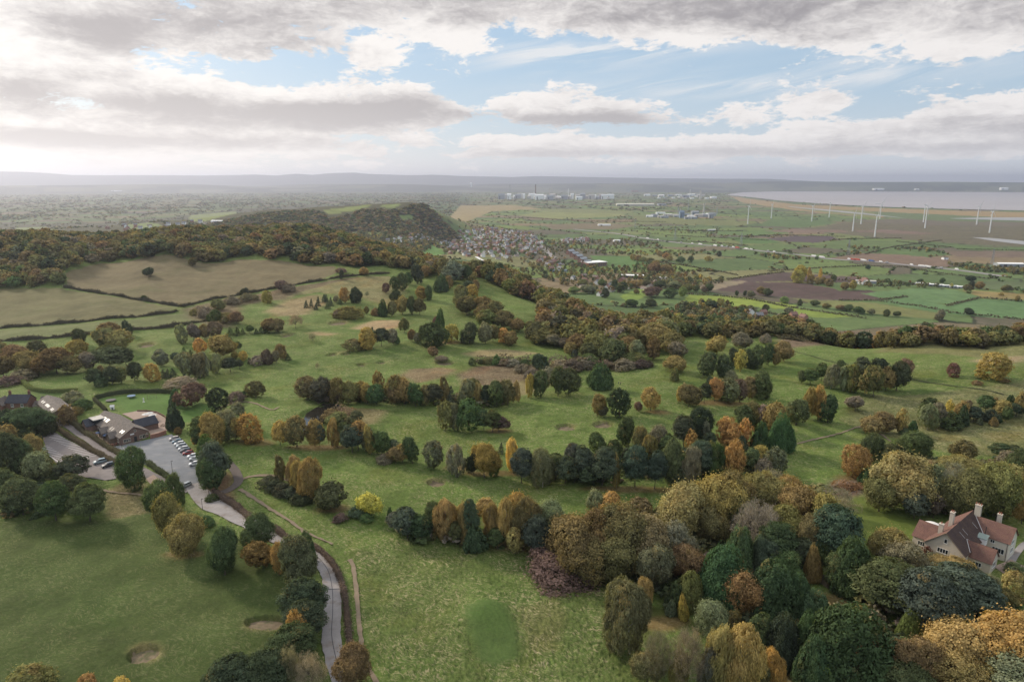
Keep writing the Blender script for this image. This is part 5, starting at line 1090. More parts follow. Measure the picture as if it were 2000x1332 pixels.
def rooflight(root, side, x, y, wd, ln, k=None, hw=5.6, wh=3.1, rh=6.4):
    s = (rh - wh) / hw; z = lambda q: rh - abs(q) * s + .17
    m = MB(); x0, x1 = x, x + side * ln
    m.poly([(x0, y - wd / 2, z(x0) + .05), (x0, y + wd / 2, z(x0) + .05), (x1, y + wd / 2, z(x1) + .05), (x1, y - wd / 2, z(x1) + .05)] if side < 0 else [(x0, y + wd / 2, z(x0) + .05), (x0, y - wd / 2, z(x0) + .05), (x1, y - wd / 2, z(x1) + .05), (x1, y + wd / 2, z(x1) + .05)])
    m.build('rooflight', M['skyglass'], root)
for y in (20.2, 21.6, 23.6, 25.0): rooflight(P_, -1, -2.0, y, .75, 1.5)
for y in (2.0, 3.8): rooflight(P_, -1, -2.9, y, .8, 1.3)
for y in (10.5, 12.5): rooflight(P_, -1, -3.8, y, .22, 1.3)
m = MB(); m.box((-4.2, 27.5, 5.0), (5.6, 5.6, .28)); lq = m.build('lantern_roof', M['concrete'], P_)
m = MB(); m.box((-4.2, 27.5, 3.5), (4.6, 4.6, 1.49)); m.build('lantern_wall', M['glass'], lq)
for x, z, w, h, n in ((-3.6, 1.3, 1.7, 1.3, 3), (-2.2, 1.3, .9, 1.3, 2), (2.3, 1.4, .9, 1.0, 2), (3.6, 1.2, 1.3, 1.6, 2), (0.4, 4.6, .7, .9, 1), (4.9, 2.1, .5, .6, 1)): window(P_, (x, 0, z), '-y', w, h, n, frame='cream')
m = MB(); m.box((.2, -.05, -.3), (1.1, .1, 2.4)); m.build('door', M['dark'], P_)
m = MB(); m.box((-.9, -.08, 3.1), (1.5, .1, .55)); m.build('sign_board', M['white'], P_)
for y in (2.4, 10.5, 12.2, 19, 21.5, 24): window(P_, (-5.6, y, 1.3), '-x', 1.3, 1.4, 2, frame='cream')
m = MB()
for y in (1.5, 3.5, 9.0, 10.6): m.tube((-7.4, y, -.4), (-7.4, y, 2.5), .09, n=6)
m.build('porch_post', M['timber'], P_)
def low_wall(pts, h, mat, label, name='garden_wall', w=.32, z0=-.3):
    m = MB(); g_ = gp(pts)
    for a, b in zip(g_[:-1], g_[1:]):
        d = b - a; n = max(1, int(d.length / 3)); ang = math.atan2(d.y, d.x)
        for i in range(n):
            c = a + d * ((i + .5) / n); m.box((c.x, c.y, height(c.x, c.y) + z0), (d.length / n + (.02 if i % 2 else .0), w + (.012 if i % 2 else 0), h - z0 + (.01 if i % 2 else 0)), ang)
    o = m.build(name, mat); tag(o, label, 'wall'); return o
low_wall([(206, 866), (216, 873), (229, 868)], 1.0, M['brightbrick'], 'red brick wall corner by the pub forecourt')
low_wall([(294, 857), (312, 852), (325, 847)], 1.7, M['brightbrick'], 'red brick garden wall joining the pub gable')
low_wall([(268, 803), (288, 803), (306, 806), (322, 814), (334, 828), (336, 842)], .6, M['brick'], 'low curving brick wall round the terrace')
# --- barn and farmhouse
B_ = empty('stone_barn', Vector((-200.9, 290.2, height(-200.9, 290.2))), frame((-.72, .69))); tag(B_, 'converted stone barn with sunlit slate roof and a line of rooflights', 'barn')
block(B_, -4.6, 4.6, 0, 25, 4.3, 6.8, 'y', M['sandstone'], [M['stone_slates'], M['stone_slates']], .3)
for y in (3.5, 5.2, 10, 11.4, 12.8, 14.2, 18.5, 21.0): rooflight(B_, -1, -2.4, y, .8, 1.1, hw=4.6, wh=4.3, rh=6.8)
window(B_, (2.0, 0, 3.2), '-y', .9, .9, 1, frame='timber'); window(B_, (-2.2, 0, 1.2), '-y', 1.2, 1.7, 2, frame='white'); window(B_, (-4.6, 2.6, 2.2), '-x', 1.8, 1.4, 3, frame='white'); window(B_, (-4.6, 12, 2.2), '-x', 1.4, 1.2, 2, frame='white')
m = MB(); m.box((.6, -.05, -.4), (1.3, .1, 2.5)); m.build('door', M['dark'], B_)
FH = empty('brick_farmhouse', Vector((-229, 301.6, height(-229, 301.6))), .05); tag(FH, 'dark brick farmhouse with a blue slate roof and white sash windows', 'house')
block(FH, -4.9, 4.7, -1, 6, 5.2, 8.1, 'x', M['brick'], [M['slates'], M['slates']], .3)
block(FH, -9.4, -4.95, -3.2, 3, 4.6, 7.4, 'y', M['brick'], [M['stone_slates'], M['stone_slates']], .3)
for x, z in ((-1.9, 3.9), (2.4, 3.9), (-1.9, 1.2), (2.4, 1.2)): window(FH, (x, -1, z), '-y', 1.1, 1.5, 2, bars=1)
chimney(FH, 4.2, 2.5, 6.6, 9.6, .9, .7, M['brick']); chimney(FH, -4.4, 2.5, 6.6, 9.6, .9, .7, M['brick'])
LT = empty('farm_outhouse', Vector((-219, 305, height(-219, 305))), .1); tag(LT, 'low stone outhouse between farmhouse and barn', 'outhouse')
block(LT, -4.2, 4.2, -2, 3, 3.4, 5.2, 'x', M['sandstone'], [M['stone_slates'], M['stone_slates']], .25); block(LT, -3.6, .6, 3.1, 6.6, 4.2, 6.0, 'x', M['sandstone'], [M['stone_slates'], M['stone_slates']], .25); m = MB(); m.box((-1, -2.05, -.4), (1.4, .1, 2.3)); m.build('door', M['dark'], LT)
# --- sheds at the foot of the wood
def shed(px, py, w, d, h, rz, label):
    p = ground(px, py); s = empty('timber_shed', p, rz); tag(s, label, 'shed')
    block(s, -w / 2, w / 2, -d / 2, d / 2, h, h + .9, 'x', M['timber'], [M['timber'], M['timber']], .25); m = MB(); m.box((0, -d / 2 - .03, -.1), (.9, .06, 1.9)); m.build('door', M['dark'], s)
shed(1619, 1140, 3.4, 2.6, 2.0, .3, 'weathered timber shed at the corner of the hidden lawn'); shed(1682, 1330, 3.4, 2.8, 2.2, .6, 'grey shed roof showing under the bottom trees')
# --- cars
def loft(m, st):
    """st: list of cross sections, each a list of points"""
    for a, b in zip(st[:-1], st[1:]):
        for i in range(len(a) - 1): m.poly([a[i], b[i], b[i + 1], a[i + 1]])
    m.poly(st[0]); m.poly(st[-1][::-1])
_carmesh = {}
def car(p, ang, col, label, group, suv=0.0, name='parked_car', cat='car', k=1.0):
    r = empty(name, p, ang); tag(r, label, cat, group)
    m = MB(); X = [-2.08, -1.95, -1.35, -.5, .6, 1.25, 1.85, 2.08]; Z = [.60, .82, .94, .97, .96, .92, .80, .58]; Wd = [.74, .83, .87, .88, .88, .87, .83, .70]
    loft(m, [[(x, -w * .92, .22), (x, -w, .48), (x, -w * .95, z + suv * .6 - .06), (x, -w * .86, z + suv * .6), (x, w * .86, z + suv * .6), (x, w * .95, z + suv * .6 - .06), (x, w, .48), (x, w * .92, .22), (x, -w * .92, .22)] for x, z, w in zip(X, Z, Wd)])
    pm = M.setdefault('paint%s' % (col,), paint('car paint', col)); m.build('body', pm, r, True)
    g_ = MB(); zc = .93 + suv * .6; zt = 1.42 + suv
    loft(g_, [[(x, -w, zc - .02), (x, -wt, z), (x, wt, z), (x, w, zc - .02)] for x, z, w, wt in ((-1.85, zc + .02, .78, .74), (-1.5, zt - .07, .8, .62), (-.3, zt, .81, .63), (.35, zt - .06, .81, .62), (1.15, zc + .02, .78, .70))])
    g_.build('window_glass', M['glass'], r, True)
    q = MB(); loft(q, [[(x, -w, z - .03), (x, -w * .9, z), (x, w * .9, z), (x, w, z - .03)] for x, z, w in ((-1.52, zt - .045, .62), (-.3, zt + .025, .645), (.36, zt - .03, .63))]); q.build('car_roof', pm, r, True)
    for x in (-1.28, 1.3):
        for y in (-.8, .8):
            t_ = MB(); a, b = (x, y - .1, .31), (x, y + .1, .31); t_.tube(a, b, .31, n=12); wv = t_.build('wheel', M['rubber'], r)
            t_ = MB(); t_.tube((x, y - .112, .31), (x, y + .112, .31), .19, n=10); t_.build('rim', M['steel'], wv)
    for y in (-.58, .58):
        t_ = MB(); t_.box((2.0, y, .58), (.14, .34, .13)); t_.build('headlight', M['lamp'], r); t_ = MB(); t_.box((-2.0, y, .7), (.13, .3, .14)); t_.build('tail_light', M['terracotta'], r)
    r.scale = (k, k, k); return r
def cpos(x, y): p = ground(x, y); p.z += .05; return p
ha = math.atan2(-.45, -.9)
for x, y, c, s, l in ((341, 859, (.55, .50, .48), .12, 'pale cream car at the pub end of the parked row'), (347, 864, (.16, .24, .30), 0, 'blue grey car, second from the pub in the parked row'), (351, 869, (.75, .75, .74), .15, 'white car between blue grey and silver ones'), (355, 873, (.40, .43, .45), .1, 'silver grey car beside the white car mid row'),
                      (359, 878, (.62, .62, .62), 0, 'pale silver car next to the small black one'), (363, 882, (.05, .05, .055), 0, 'black car beside the red car'), (368, 887, (.25, .03, .025), .1, 'dark red car in the parked row'),
                      (377, 893, (.72, .73, .74), .1, 'white car under the pines past the red car'), (381, 898, (.45, .47, .48), 0, 'silver car under the pines between two whites'), (381, 908, (.74, .74, .75), .1, 'white car last in the row, nearest the lane')):
    car(cpos(x, y), ha + .04 * math.sin(x), c, l, 'cars parked along the pines', s)
car(cpos(196, 904), ha + .25, (.22, .29, .32), 'steel blue hatchback alone beside the black one on the marked tarmac', 'cars on the marked tarmac', .1, k=1.12); car(cpos(212, 911), ha + .35, (.03, .03, .035), 'black car on the marked tarmac', 'cars on the marked tarmac', .06, k=1.12)
car(cpos(363, 950), ha + .6, (.35, .38, .38), 'grey green car half hidden by trees at the lane gate', 'cars parked along the pines', 0)
car(cpos(1508, 1290), 2.2, (.03, .035, .045), 'dark car half hidden under the bottom wood', None, 0)
# bay lines of the marked car park
def bay_lines():
    m = MB()
    def ln(a, b, w=.3):
        a, b = ground(*a), ground(*b); d = b - a; n = Vector((-d.y, d.x, 0)).normalized() * w / 2; k = max(1, int(d.length / 1.5))
        for i in range(k):
            p, q = a + d * (i / k), a + d * ((i + 1) / k); P = [p - n, q - n, q + n, p + n]
            m.poly([(v.x, v.y, height(v.x, v.y) + .065) for v in P])
    for i in range(19):
        t = i / 18; x, y = 104 + t * 86, 843.5 + t * 45.5; ln((x, y), (x - 22 - 2 * t, y + 2.5 + 2.2 * t))
    for i in range(11):
        t = i / 10; x, y = 92 + t * 42, 872 + t * 27; ln((x, y), (x - 14 + 26, y + 1.5 - 3.0)) if False else ln((x + 2, y - 2), (x - 16, y + 1))
    ln((90, 885), (122, 906), .3)
    tag(m.build('bay_markings', M['line']), 'worn white bay lines on the tarmac', kind='structure')
bay_lines()
# --- small things round the pub
def picnic_table(px, py, rz, label, grp):
    p = ground(px, py); r = empty('picnic_table', p, rz); tag(r, label, 'table', grp)
    m = MB(); m.box((0, 0, .72), (1.8, .75, .05)); m.build('tabletop', M['timber'], r)
    for s in (-1, 1): m = MB(); m.box((0, s * .7, .43), (1.8, .28, .05)); m.build('bench', M['timber'], r)
    for s in (-1, 1):
        m = MB(); m.tube((s * .7, -.75, 0), (s * .7, -.2, .72), .05, n=4); m.tube((s * .7, .75, 0), (s * .7, .2, .72), .05, n=4); m.build('leg', M['timber'], r)
for i, (x, y) in enumerate(((182, 853), (190, 857), (187, 847), (200, 860), (207, 856), (176, 846))): picnic_table(x, y, i * .7, 'timber picnic table on the flagged seating area before the pub', 'picnic tables before the pub')
for i, (x, y) in enumerate(((296, 822), (303, 830), (318, 832))): picnic_table(x, y, i * .9, 'timber picnic table on the terrace behind the pub', 'picnic tables on the terrace')
def parasol(px, py, mat, label, grp=None, s=1.0):
    p = ground(px, py); r = empty('parasol', p); tag(r, label, 'parasol', grp)
    m = MB(); m.tube((0, 0, 0), (0, 0, 2.5), .035, n=6); m.build('pole', M['timber'], r)
    m = MB(); n = 8; A = [(1.6 * s * math.cos(6.2832 * i / n), 1.6 * s * math.sin(6.2832 * i / n), 2.05) for i in range(n)]
    for i in range(n): m.poly([A[i], A[(i + 1) % n], (0, 0, 2.62)]); m.poly([(0, 0, 2.58), A[(i + 1) % n], A[i]])
    m.build('canopy', mat, r)
for x, y in ((286, 817), (293, 815), (299, 819)): parasol(x, y, M['canvas'], 'pale canvas parasol on the terrace behind the pub', 'pale parasols on the terrace', 1.1)
parasol(196, 853, M['cloth_blue'], 'dark blue parasol by the pub porch', 'dark parasols before the pub'); parasol(210, 858, M['cloth_blue'], 'dark blue parasol by the brick wall corner', 'dark parasols before the pub')
def lamp_post(px, py, h, label, grp):
    p = ground(px, py); r = empty('lamp_post', p); tag(r, label, 'lamp post', grp)
    m = MB(); m.tube((0, 0, 0), (0, 0, h), .09, .06, 6); m.build('pole', M['dark'], r); m = MB(); m.box((.25, 0, h), (.7, .22, .12)); m.build('lamp_head', M['dark'], r)
lamp_post(240, 886, 6, 'dark lamp post on the gravel before the pub', None); lamp_post(338, 930, 6, 'dark lamp post at the gravel exit', None); lamp_post(396, 996, 4, 'dark post beside the wide lane bend', None)
def frame_toy():
    p = ground(257, 776); r = empty('trampoline', p); tag(r, 'blue edged trampoline on the pub lawn', 'trampoline')
    m = MB(); m.lathe((0, 0, .8), [(1.7, 0), (1.95, .05), (1.95, .12), (1.7, .14)], 18); m.build('pad', M['play_blue'], r)
    m = MB(); m.lathe((0, 0, .84), [(1.68, 0), (1.68, .02)], 18); m.build('bed', M['dark'], r)
    for i in range(5): a = i * 1.2566; m = MB(); m.tube((1.7 * math.cos(a), 1.7 * math.sin(a), 0), (1.7 * math.cos(a), 1.7 * math.sin(a), .8), .05); m.build('leg', M['steel'], r)
    p = ground(217, 783); r = empty('trampoline', p); tag(r, 'dark round trampoline at the far lawn corner', 'trampoline')
    m = MB(); m.lathe((0, 0, .45), [(2.0, 0), (2.3, .05), (2.3, .14), (2.0, .16)], 18); m.build('pad', M['dark'], r)
    for i in range(5): a = i * 1.2566; m = MB(); m.tube((2 * math.cos(a), 2 * math.sin(a), 0), (2 * math.cos(a), 2 * math.sin(a), .45), .06); m.build('leg', M['dark'], r)
    for (x, y, l) in ((297, 778, 'timber swing frame on the pub lawn'), (374, 789, 'white swing frame under the big red tree')):
        p = ground(x, y); r = empty('swing_frame', p, .5 if x < 320 else 1.6); tag(r, l, 'swing'); mt = M['timber'] if x < 320 else M['white']
        m = MB(); m.tube((-2, 0, 2.4), (2, 0, 2.4), .07); m.build('crossbar', mt, r)
        for s in (-2, 2):
            for q in (-1, 1): m = MB(); m.tube((s, q, 0), (s, 0, 2.4), .06); m.build('leg', mt, r)
        for s in (-.8, .8): m = MB(); m.tube((s - .2, 0, 2.4), (s - .2, 0, .5), .02, n=4); m.tube((s + .2, 0, 2.4), (s + .2, 0, .5), .02, n=4); m.box((s, 0, .47), (.5, .22, .04)); m.build('swing_seat', M['dark'], r)
    p = ground(220, 799); r = empty('play_house', p, .4); tag(r, 'small white playhouse on the pub lawn', 'playhouse'); block(r, -.8, .8, -.7, .7, 1.3, 2.0, 'x', M['white'], [M['white'], M['white']], .15, -.05); m = MB(); m.box((0, -.72, 0), (.5, .04, 1.0)); m.build('door', M['dark'], r)
    p = ground(281, 785); r = empty('stone_statue', p); tag(r, 'slim white garden statue standing on the pub lawn', 'statue'); m = MB(); m.lathe((0, 0, 0), [(.3, 0), (.3, .4), (.2, .45), (.18, .9), (.26, 1.3), (.28, 1.6), (.1, 1.8), (.15, 2.0), (.12, 2.2), (.02, 2.25)], 10); m.build('figure', M['white'], r, True); m = MB(); m.box((0, 0, -.1), (.8, .8, .12)); m.build('base', M['white'], r)
    p = ground(411, 968); r = empty('field_gate', p, -.9); tag(r, 'pale field gate and concrete block beside the lane hedge', 'gate'); m = MB()
    for z in (.25, .5, .75, 1.0, 1.2): m.tube((-1.5, 0, z), (1.5, 0, z), .04, n=4)
    m.tube((-1.5, 0, .25), (1.5, 0, 1.2), .035, n=4); m.build('bars', M['steel'], r)
    for s in (-1.6, 1.6): m = MB(); m.box((s, 0, -.1), (.22, .22, 1.5)); m.build('gate_post', M['timber'], r)
    p = ground(391, 905); 
frame_toy()
# --- hedges: clipped, leafy, one thing each
def hedge(name, pts, w, h, c, label, cat='hedge', lump=.15, ncard=16, cs=.34, kind=None, step=1.2, grp=None):
    cc = catmull(gp(pts), step); g_ = np.random.default_rng(abs(hash(label)) % 1000 if False else sum(map(ord, label)))
    t = np.gradient(cc, axis=0); t /= np.maximum(np.linalg.norm(t, axis=1), 1e-6)[:, None]; nn = np.stack([-t[:, 1], t[:, 0]], 1); n = len(cc)
    ws = w * (1 + lump * np.sin(np.arange(n) * .9 * step / 1.2) * g_.random(n) + lump * .6 * g_.normal(size=n)); hs = h * (1 + lump * np.sin(np.arange(n) * .53 + 1) + lump * .6 * g_.normal(size=n))
    k = np.repeat(np.arange(n), ncard); m = len(k); al = g_.random(m) * math.pi      # around the half round section
    off = np.cos(al) * ws[k] / 2; up = np.sin(al) ** .55 * hs[k]; up *= (.85 + .2 * g_.random(m)); rr = g_.random(m) < .25; up[rr] *= g_.random(rr.sum())
    sx = cc[k] + nn[k] * off[:, None] + t[k] * (g_.random((m, 1)) - .5) * step * 1.2
    P = np.stack([sx[:, 0], sx[:, 1], height(sx[:, 0], sx[:, 1]) + up], 1); N = np.stack([nn[k][:, 0] * np.cos(al), nn[k][:, 1] * np.cos(al), np.sin(al) + .2], 1) + g_.normal(size=(m, 3)) * .45
    v, tn = quads(P, N, g_.normal(size=(m, 3)), cs * (.7 + .6 * g_.random(m)), cs * (.7 + .6 * g_.random(m)), np.stack([.5 + .5 * np.sin(k * .35 + g_.random()) * g_.random(n)[k], g_.random(m), .4 + .2 * g_.random(m)], 1))
    o = mesh(name, v, np.arange(len(v)).reshape(-1, 4), M['leaf']); set_attr(o.data, 'tone', tn, 'FLOAT_VECTOR'); o.color = (*c, 0.15)
    # solid heart so that nothing shows through
    X = np.stack([cc[:, None] + nn[:, None] * (ws[:, None, None] * f) for f in (-.36, -.3, .3, .36)], 1)[:, :, 0]; Z = height(X[..., 0], X[..., 1]) + np.stack([-.1 * hs, .72 * hs * (1 if w < 5 else .3), .72 * hs * (1 if w < 5 else .3), -.1 * hs], 1)
    idx = np.arange(n * 4).reshape(n, 4); f = np.stack([idx[:-1, :-1], idx[1:, :-1], idx[1:, 1:], idx[:-1, 1:]], -1).reshape(-1, 4)
    hrt = mesh('branches', np.concatenate([X, Z[..., None]], -1).reshape(-1, 3), np.ascontiguousarray(f), M['leaf'], o); hrt.color = (*c, 0.1); set_attr(hrt.data, 'tone', np.tile([.3, .2, .2], (n * 4, 1)), 'FLOAT_VECTOR')
    return tag(o, label, cat, grp, kind)
HB, HG = (.145, .11, .088), (.095, .11, .06)
hedge('lane_hedge', [(418, 962), (450, 983), (478, 1004), (490, 1016)], 2.6, 2.0, HB, 'brown trimmed hedge above the wide lane bend', ncard=26)
hedge('lane_hedge', [(536, 1034), (552, 1046), (572, 1060)], 2.4, 2.0, HB, 'short brown hedge between the two dark evergreens by the lane')
hedge('lane_hedge', [(608, 1066), (632, 1082), (654, 1108), (668, 1140), (676, 1180), (680, 1225), (685, 1262)], 1.9, 1.4, HB, 'long purple brown hedge between lane and footpath', ncard=34, lump=.1)
hedge('car_park_hedge', [(108, 835), (150, 862), (190, 886), (236, 910)], 2.4, 1.8, (.13, .11, .075), 'trimmed hedge between marked tarmac and narrow lane', ncard=24)
hedge('car_park_hedge', [(120, 818), (140, 826), (165, 845), (200, 868), (238, 890)], 2.6, 1.9, (.12, .11, .068), 'trimmed hedge between narrow lane and pub forecourt', ncard=24)
hedge('car_park_hedge', [(288, 905), (310, 920), (332, 936)], 2.2, 1.7, HG, 'short hedge along the gravel car park edge', ncard=24)
hedge('garden_hedge', [(36, 742), (50, 752), (64, 762), (90, 766), (120, 766), (152, 765)], 2.6, 2.4, (.155, .185, .07), 'bright clipped garden hedge curving round the farmhouse lawn', ncard=30, lump=.04)
hedge('garden_hedge', [(186, 780), (210, 773), (250, 767), (300, 766), (336, 768)], 2.2, 2.4, (.085, .10, .055), 'dark trimmed hedge along the back of the pub lawn', ncard=26, lump=.08)
hedge('garden_hedge', [(184, 781), (196, 792), (208, 803)], 1.8, 1.8, (.085, .09, .058), 'dark hedge down the side of the pub lawn', ncard=26, lump=.06)
for i, (x0, y0, x1, y1) in enumerate(((128, 789, 162, 783), (134, 797, 164, 791), (142, 806, 168, 799))): hedge('hedge_row', [(x0, y0), ((x0 + x1) / 2, (y0 + y1) / 2), (x1, y1)], 2.0, 1.7, HG, ['top', 'middle', 'lowest'][i] + ' of three short garden hedges beside the barn', ncard=24, lump=.08)
HF = (.10, .093, .066)
for l, pts in (('hedge dividing both stubble fields', [(126, 562), (190, 572), (250, 582), (310, 592), (352, 599)]), ('hedge below the left stubble field', [(-60, 645), (0, 642), (120, 632), (240, 621), (330, 612), (345, 607)]),
               ('hedge between the pale strip field and the golf course', [(-60, 671), (0, 667), (80, 662), (150, 655), (250, 646), (340, 638), (412, 626)]), ('hedge climbing along the lower side of the great stubble field', [(355, 600), (440, 581), (540, 563), (640, 546), (700, 538), (760, 534)])):
    hedge('field_hedge', pts, 3.2, 2.2, HF, 'dark ' + l, ncard=20, cs=.75, lump=.38, step=2.5, grp='field hedges on the ridge')
hedge('scrub_shrub', [(930, 708), (950, 704), (980, 703), (1010, 704), (1035, 706)], 6, 3.0, (.12, .10, .076), 'low brown scrub bank by the far bunkers', 'scrub', ncard=30, cs=.7, lump=.3)
hedge('bramble_shrub', [(1085, 706), (1110, 712), (1140, 710), (1165, 702)], 12, 3.2, (.11, .085, .075), 'purple brown bramble bank under the ravine trees', 'scrub', ncard=50, cs=.8, lump=.3)
hedge('reed_bank', [(655, 800), (675, 803), (690, 810)], 6, 1.8, (.27, .20, .13), 'pale brown reeds beside the pond', 'reeds', ncard=40, cs=.6, lump=.3)
hedge('bracken_shrub', [(1545, 664), (1600, 662), (1640, 660), (1700, 662)], 16, 2.0, (.12, .11, .068), 'dark bracken bank in front of the edge wood', 'scrub', ncard=50, cs=.9, lump=.4)
hedge('bracken_shrub', [(1640, 955), (1665, 950), (1690, 952)], 6, 1.8, (.21, .13, .08), 'rusty bracken patch above the villa lawn', 'scrub', ncard=60, cs=.55, lump=.3)
hedge('gorse_bank', [(640, 758), (655, 752), (675, 752)], 5, 1.6, HG, 'low dark gorse bank above the pond belt', 'scrub', ncard=40, cs=.6, lump=.3) if False else None
FARH = [[(1345, 600), (1440, 604), (1500, 612), (1560, 622)], [(1340, 575), (1400, 578), (1470, 586), (1540, 600), (1620, 612), (1690, 622)], [(1215, 555), (1300, 560)], [(1640, 587), (1710, 587), (1770, 580)], [(1715, 588), (1790, 598), (1850, 608)], [(1855, 611), (1890, 614), (1960, 621), (2040, 630)],
        [(1290, 513), (1340, 520), (1400, 530), (1440, 538)], [(1420, 547), (1480, 538), (1530, 532)], [(1850, 598), (1910, 583)], [(1915, 582), (2030, 592)], [(1500, 530), (1600, 524), (1690, 520), (1770, 522)], [(1770, 523), (1850, 536), (1930, 545)], [(1450, 462), (1530, 460), (1650, 463)], [(1640, 468), (1760, 466)],
        [(1690, 497), (1740, 484), (1840, 470)], [(1750, 472), (1860, 484)], [(1870, 487), (2010, 490)], [(1250, 470), (1380, 474), (1460, 480)], [(1300, 460), (1420, 466), (1500, 470)], [(1020, 425), (1150, 432), (1300, 434)], [(1230, 447), (1380, 452), (1450, 452)], [(1700, 560), (1790, 556)], [(1640, 548), (1740, 552), (1800, 556)]]
vs, ts = [], []
g = np.random.default_rng(55)
for pts in FARH:
    cc = catmull(gp(pts), 5.0); n = len(cc); k = np.repeat(np.arange(n), 9); m_ = len(k)
    P = np.stack([cc[k, 0] + g.normal(size=m_) * 1.6, cc[k, 1] + g.normal(size=m_) * 1.6, np.zeros(m_)], 1); P[:, 2] = height(P[:, 0], P[:, 1]) + g.random(m_) * 3.0 * (.6 + .6 * g.random(n)[k])
    v, tn = quads(P, g.normal(size=(m_, 3)) + [0, -.5, 1.], g.normal(size=(m_, 3)), 3 * (.7 + .6 * g.random(m_)), 2.4 * (.7 + .6 * g.random(m_)), np.stack([g.random(n)[k], g.random(m_), .4 * g.random(m_)], 1)); vs.append(v); ts.append(tn)
v = np.concatenate(vs); o = mesh('hedgerows', v, np.arange(len(v)).reshape(-1, 4), M['leaf']); set_attr(o.data, 'tone', np.concatenate(ts), 'FLOAT_VECTOR'); o.color = (*HF, .1); tag(o, 'thin dark hedgerows ruling the fields of the plain', 'hedgerows', None, 'stuff')
# --- people on the meadow
def person(px, py, top, bottom, rz, label, stride=.3):
    p = ground(px, py); me = bpy.data.meshes.new('body')
    J = {'pel': (0, 0, .95), 'spi': (0, 0, 1.2), 'che': (0, -.02, 1.42), 'nec': (0, -.01, 1.52), 'hea': (0, .01, 1.64), 'top': (0, 0, 1.75)}
    E = [('pel', 'spi'), ('spi', 'che'), ('che', 'nec'), ('nec', 'hea'), ('hea', 'top')]; Rr = {'pel': .15, 'spi': .14, 'che': .16, 'nec': .06, 'hea': .105, 'top': .07}
    for s, q in ((-1, 'l'), (1, 'r')):
        f = stride * s
        for nme, pos, rad in ((f'h{q}', (s * .09, 0, .9), .1), (f'k{q}', (s * .1, f * .5 + .04, .5), .065), (f'a{q}', (s * .1, f, .08), .045), (f't{q}', (s * .11, f + .17, .035), .035), (f's{q}', (s * .19, 0, 1.42), .07), (f'e{q}', (s * .25, -f * .35 - .03, 1.14), .048), (f'w{q}', (s * .24, -f * .5 + .06, .9), .035), (f'f{q}', (s * .24, -f * .55 + .08, .8), .03)): J[nme] = pos; Rr[nme] = rad
        E += [('pel', f'h{q}'), (f'h{q}', f'k{q}'), (f'k{q}', f'a{q}'), (f'a{q}', f't{q}'), ('che', f's{q}'), (f's{q}', f'e{q}'), (f'e{q}', f'w{q}'), (f'w{q}', f'f{q}')]
    ks = list(J); me.from_pydata([J[k] for k in ks], [(ks.index(a), ks.index(b)) for a, b in E], [])
    o = bpy.data.objects.new('tmp', me); COL.objects.link(o); o.modifiers.new('s', 'SKIN'); sm = o.modifiers.new('u', 'SUBSURF'); sm.levels = 1; sm.render_levels = 1
    for i, k in enumerate(ks): me.skin_vertices[0].data[i].radius = (Rr[k], Rr[k]); me.skin_vertices[0].data[i].use_root = k == 'pel'
    dg = bpy.context.evaluated_depsgraph_get(); b = bpy.data.meshes.new_from_object(o.evaluated_get(dg)); bpy.data.objects.remove(o)
    r = empty('person', p, rz); tag(r, label, 'person'); bo = bpy.data.objects.new('body', b); COL.objects.link(bo); bo.parent = r
    b.materials.clear(); [b.materials.append(q) for q in (top, bottom, M['skin'])]
    for f in b.polygons:
        z, x = f.center.z, abs(f.center.x); f.material_index = 2 if (z > 1.52 or (x > .19 and z < .92)) else (1 if z < .92 else 0); f.use_smooth = True
    m = MB(); m.lathe((0, -.02, 1.64), [(.118, 0), (.122, .06), (.09, .12), (.02, .15)], 10); m.build('hair', M['hair'], r, True)
    return r
person(1208, 751, M['cloth_blue'], M['cloth_dark'], 1.9, 'person in a blue top walking beside another on the meadow'); person(1212, 752, M['cloth_dark'], M['cloth_dark'], 1.7, 'person in black walking beside another on the meadow', -.3)
person(1693, 684, M['cloth_dark'], M['cloth_dark'], .4, 'lone person in dark clothes on the upper meadow'); person(1376, 691, M['cloth_dark'], M['cloth_blue'], 1.0, 'lone person standing by the airy oak', .2)
# --- fence and pale dog-walk post by the villa lawn
m = MB(); g_ = gp([(1540, 1112), (1560, 1118), (1580, 1122), (1600, 1128), (1612, 1134)]); fr = empty('rail_fence', g_[0]); tag(fr, 'low timber rail fence below the cypress by the shed', 'fence')
for q in g_: q0 = q - g_[0]; m.box((q0.x, q0.y, q0.z - .2), (.12, .12, 1.3))
m.build('posts', M['timber'], fr).name = 'fence_post'; m = MB()
for a, b in zip(g_[:-1], g_[1:]):
    for z in (.5, .95): m.tube(a - g_[0] + Vector((0, 0, z)), b - g_[0] + Vector((0, 0, z)), .05, n=4)
m.build('rails', M['timber'], fr).name = 'rail'
